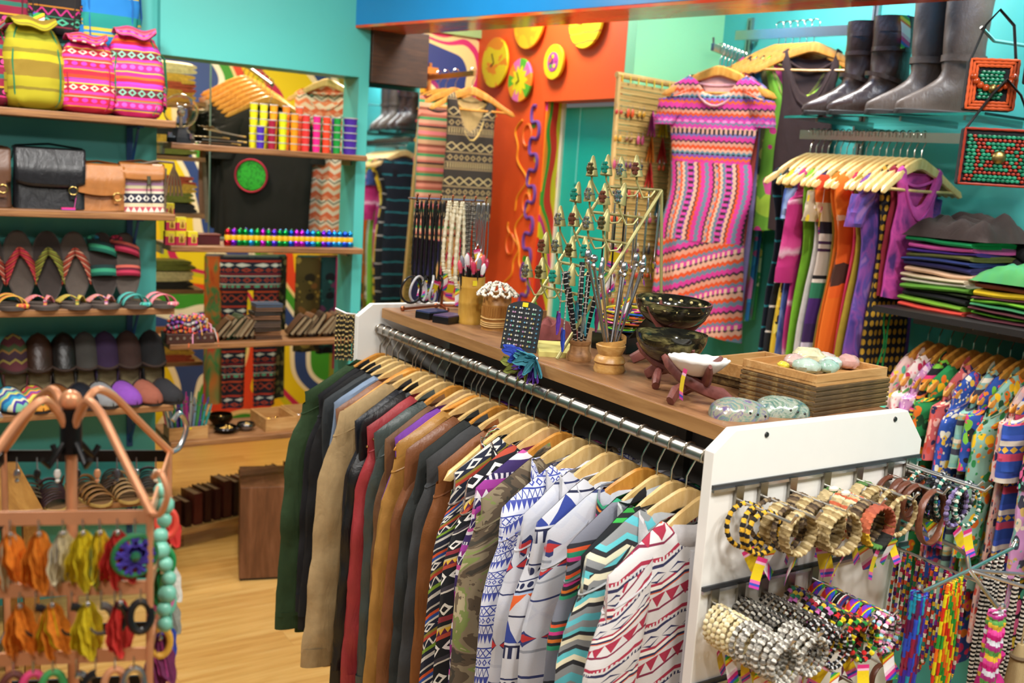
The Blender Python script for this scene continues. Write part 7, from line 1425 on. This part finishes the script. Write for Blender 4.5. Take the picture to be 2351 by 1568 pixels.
for k, c in enumerate((NRc, FRc, FLc, NLc)):
    d = c - CC; pts = [zv(CC, 1.43) + d * .04, zv(CC, 1.452) + d * .12, zv(CC, 1.468) + d * .24, zv(CC, 1.455) + d * .42, zv(CC, 1.425) + d * .62, zv(CC, 1.392) + d * .84, zv(CC, 1.366) + d * 1.02]
    MB().tube(smooth_path(pts), .0048, 8).build('curved_arm', CP2, ec2)
    MB().tube([zv(CC, 1.415) + d * .05, zv(CC, 1.40) + d * .14, zv(CC, 1.39) + d * .2, zv(CC, 1.40) + d * .26], .0035, 8).build('scroll', BLKM, ec2)
    MB().tube(smooth_path([zv(CC, 1.366) + d * 1.0, zv(CC, 1.37) + d * 1.12, zv(CC, 1.395) + d * 1.2, zv(CC, 1.415) + d * 1.12, zv(CC, 1.408) + d * 1.04]), .0035, 8).build('end_hook', SILVER if k in (1, 2) else CP2, ec2)
    MB().tube([zv(c, 1.37), zv(c, 1.02)], .004, 8).build('corner_post', CP2, ec2)
HZ = (1.362, 1.282, 1.204, 1.126, 1.05)
sides = [(NLc, NRc, CP2, 'near'), (NRc, FRc, CP2, 'right'), (FLc, FRc, BLKM, 'far'), (NLc, FLc, BLKM, 'left')]
for z in HZ:
    for a, b, m, n_ in sides: MB().bar(zv(a, z), zv(b, z), .003, .015).build('display_bar', m, ec2, smooth=False)
# earrings on the near side
def fe(label, s, z, kind, cols, ln=.06, side=0, seed=0):
    a, b = sides[side][0], sides[side][1]; p = a.lerp(b, s); n_ = (b - a).normalized().cross(Vector((0, 0, 1)))
    T_ = thing('earring', label, 'earring', zv(p, z - .004) + n_ * .005, 0, 'earrings on the copper rack')
    MB().tube([(0, 0, .004), (0, 0, -.012)], .0009, 5).build('ear_wire', SILVER, T_)
    if kind == 'feather':
        for j in range(5): feather(T_, (0, 0, -.010), (-.22 + .11 * j, .05 * (j % 2), -1), ln * (.85 + .08 * (j % 3)), .0125, cols[j % len(cols)], seed + j)
        MB().ball((0, 0, -.012), .0032, 8).build('cap', SILVER, T_)
    elif kind == 'hoop':
        MB().tube([(.011 * cos(q), .003 * sin(q), -.028 + .016 * sin(q)) for q in [2*pi*i/18 for i in range(18)]], .0042, 8, True).build('hoop', cols[0], T_)
    elif kind == 'drop':
        MB().ball((0, 0, -.018), .0045, 8, (1, 1, 1.5)).ball((0, 0, -.027), .003, 8).build('drop', cols[0], T_)
    elif kind == 'horn':
        MB().tube([(.012 * sin(q) * (1 if seed % 2 else -1), 0, -.014 - .016 * (1 - cos(q))) for q in [lerp(.0, 4.2, i / 12) for i in range(13)]], [lerp(.005, .0012, i / 12) for i in range(13)], 8).build('horn_curl', cols[0], T_)
    elif kind == 'catcher':
        MB().tube([(.022 * cos(q), 0, -.038 + .022 * sin(q)) for q in [2*pi*i/26 for i in range(26)]], .0032, 8, True).build('rim', solid('#1a6a3a', .5), T_)
        w = MB()
        for k in range(9): w.tube([(.021 * cos(k * .7), -.001, -.038 + .021 * sin(k * .7)), (.021 * cos(k * .7 + 2.4), -.001, -.038 + .021 * sin(k * .7 + 2.4))], .0028, 5)
        w.build('web', cloth('#3a2a8c'), T_); MB().ball((0, -.003, -.038), .006, 8).build('bead', solid('#1a5a3a', .4), T_)
    return T_
OR, YE, RE, CR, WH = FE['orange'], FE['yellow'], FE['red'], FE['cream'], FE['white']
row1 = [('orange feather', .30, 'feather', [OR, OR, FE['cream']]), ('bright orange feather', .44, 'feather', [OR]), ('cream feather', .56, 'feather', [CR, WH]), ('yellow feather left of the pole', .66, 'feather', [YE]), ('yellow feather right of the pole', .745, 'feather', [YE, YE, FE['olive']]), ('red feather', .835, 'feather', [RE]), ('purple and green dream catcher', .925, 'catcher', []), ('pale orange feather', .14, 'feather', [OR, CR])]
for i, (d, s, k, c) in enumerate(row1): fe(d + ' earring in the top row', s, HZ[0], k, c, .068, 0, i * 9)
row2 = [('orange feather', .34, 'feather', [OR]), ('black horn curl', .42, 'horn', [BLK]), ('golden orange feather', .50, 'feather', [OR, YE]), ('long black horn spike', .60, 'horn', [BLK]), ('yellow feather', .68, 'feather', [YE]), ('grey horn curl', .75, 'horn', [solid('#55504c', .3)]), ('scarlet feather', .85, 'feather', [RE]), ('black horn twist', .82, 'horn', [BLK]), ('black hoop', .955, 'hoop', [BLK])]
for i, (d, s, k, c) in enumerate(row2): fe(d + ' earring in the second row', s, HZ[1], k, c, .066, 0, 50 + i * 7)
row3 = [('brown bead', .3, 'hoop', [solid('#5a2a24', .4)]), ('pink striped bead', .4, 'hoop', [solid('#c83a6a', .4)]), ('green bead', .5, 'hoop', [solid('#3a8a4a', .4)]), ('silver', .62, 'horn', [SILVER]), ('dark horn', .72, 'horn', [BLK]), ('copper', .82, 'hoop', [CP2]), ('silver ring', .92, 'hoop', [SILVER])]
for i, (d, s, k, c) in enumerate(row3): fe(d + ' earring in the third row', s, HZ[2], k, c, .06, 0, 90 + i * 7)
# right side: mint bead string, charms and feathers
ms = thing('bead_string', 'mint green bead string hanging on the right side of the copper rack', 'bead string', zv(NRc.lerp(FRc, .42), 1.372))
for k in range(10): MB().ball((.004 * sin(k * 1.3), -.010 - .004 * k, -.010 - .0165 * k), .0088 + .002 * (k % 3 == 1), 10, (1, 1, 1.05)).build('bead', solid('#7fc8b0', .3), ms)
MB().tube([(0, 0, .004), (0, -.012, -.01), (.004, -.048, -.165)], .0015, 5).build('cord', solid('#4a9a80', .6), ms)
for i, (d, s, z, cols, ln) in enumerate((('white feather', .55, 1.282, [WH, WH, CR], .07), ('red feather', .7, 1.33, [RE], .06), ('green feather', .35, 1.282, [solid('#2a8a4a', .8), FE['olive']], .05), ('violet feather', .5, 1.204, [FE['blue'], FE['purple']], .07), ('magenta feather', .3, 1.204, [FE['plum'], FE['pink']], .07), ('grey feather', .65, 1.22, [FE['grey'], WH], .06))): fe(d + ' earring on the right side of the copper rack', s, z, 'feather', cols, ln, 1, 120 + i * 5)
for i, (d, s, z, c) in enumerate((('coral hoop', .62, 1.335, '#e04a3a'), ('green hoop', .45, 1.30, '#1f8a4a'), ('pink hoop', .4, 1.262, '#e05aa8'), ('mint hoop', .5, 1.245, '#6ac0a0'), ('amber hoop', .3, 1.215, '#e0a83a'))): fe(d + ' earring on the right side of the copper rack', s, z, 'hoop', [solid(c, .4)], .05, 1, 150 + i)
for i in range(8): fe(['silver', 'dark', 'pearl', 'jet', 'bronze', 'smoky', 'steel', 'ivory'][i] + ' drop earring on the far black bar', .08 + .12 * i, HZ[0], 'drop', [[SILVER, BLK, solid('#d8d4cc', .2), BLK, CP2, solid('#4a4a50', .2), SILVER, solid('#e0d8c0', .3)][i]], .05, 2, i)
# wooden bench behind the carousel
bn_ = thing('wooden_bench', 'honey brown wooden bench top behind the copper rack', 'bench', (.185, 3.25, 0), .03)
BW = wood('bench_wood', ['#7c5222', '#96682e', '#ad7f3f'], (20, 3, 20), .4)
MB().box((0, 0, .70), (.34, .54, .04)).build('bench_top', BW, bn_, smooth=False, bev=.004)
for sx in (-.14, .14):
    for sy in (-.23, .23): MB().box((sx, sy, .34), (.04, .04, .68)).build('leg', BW, bn_, smooth=False)
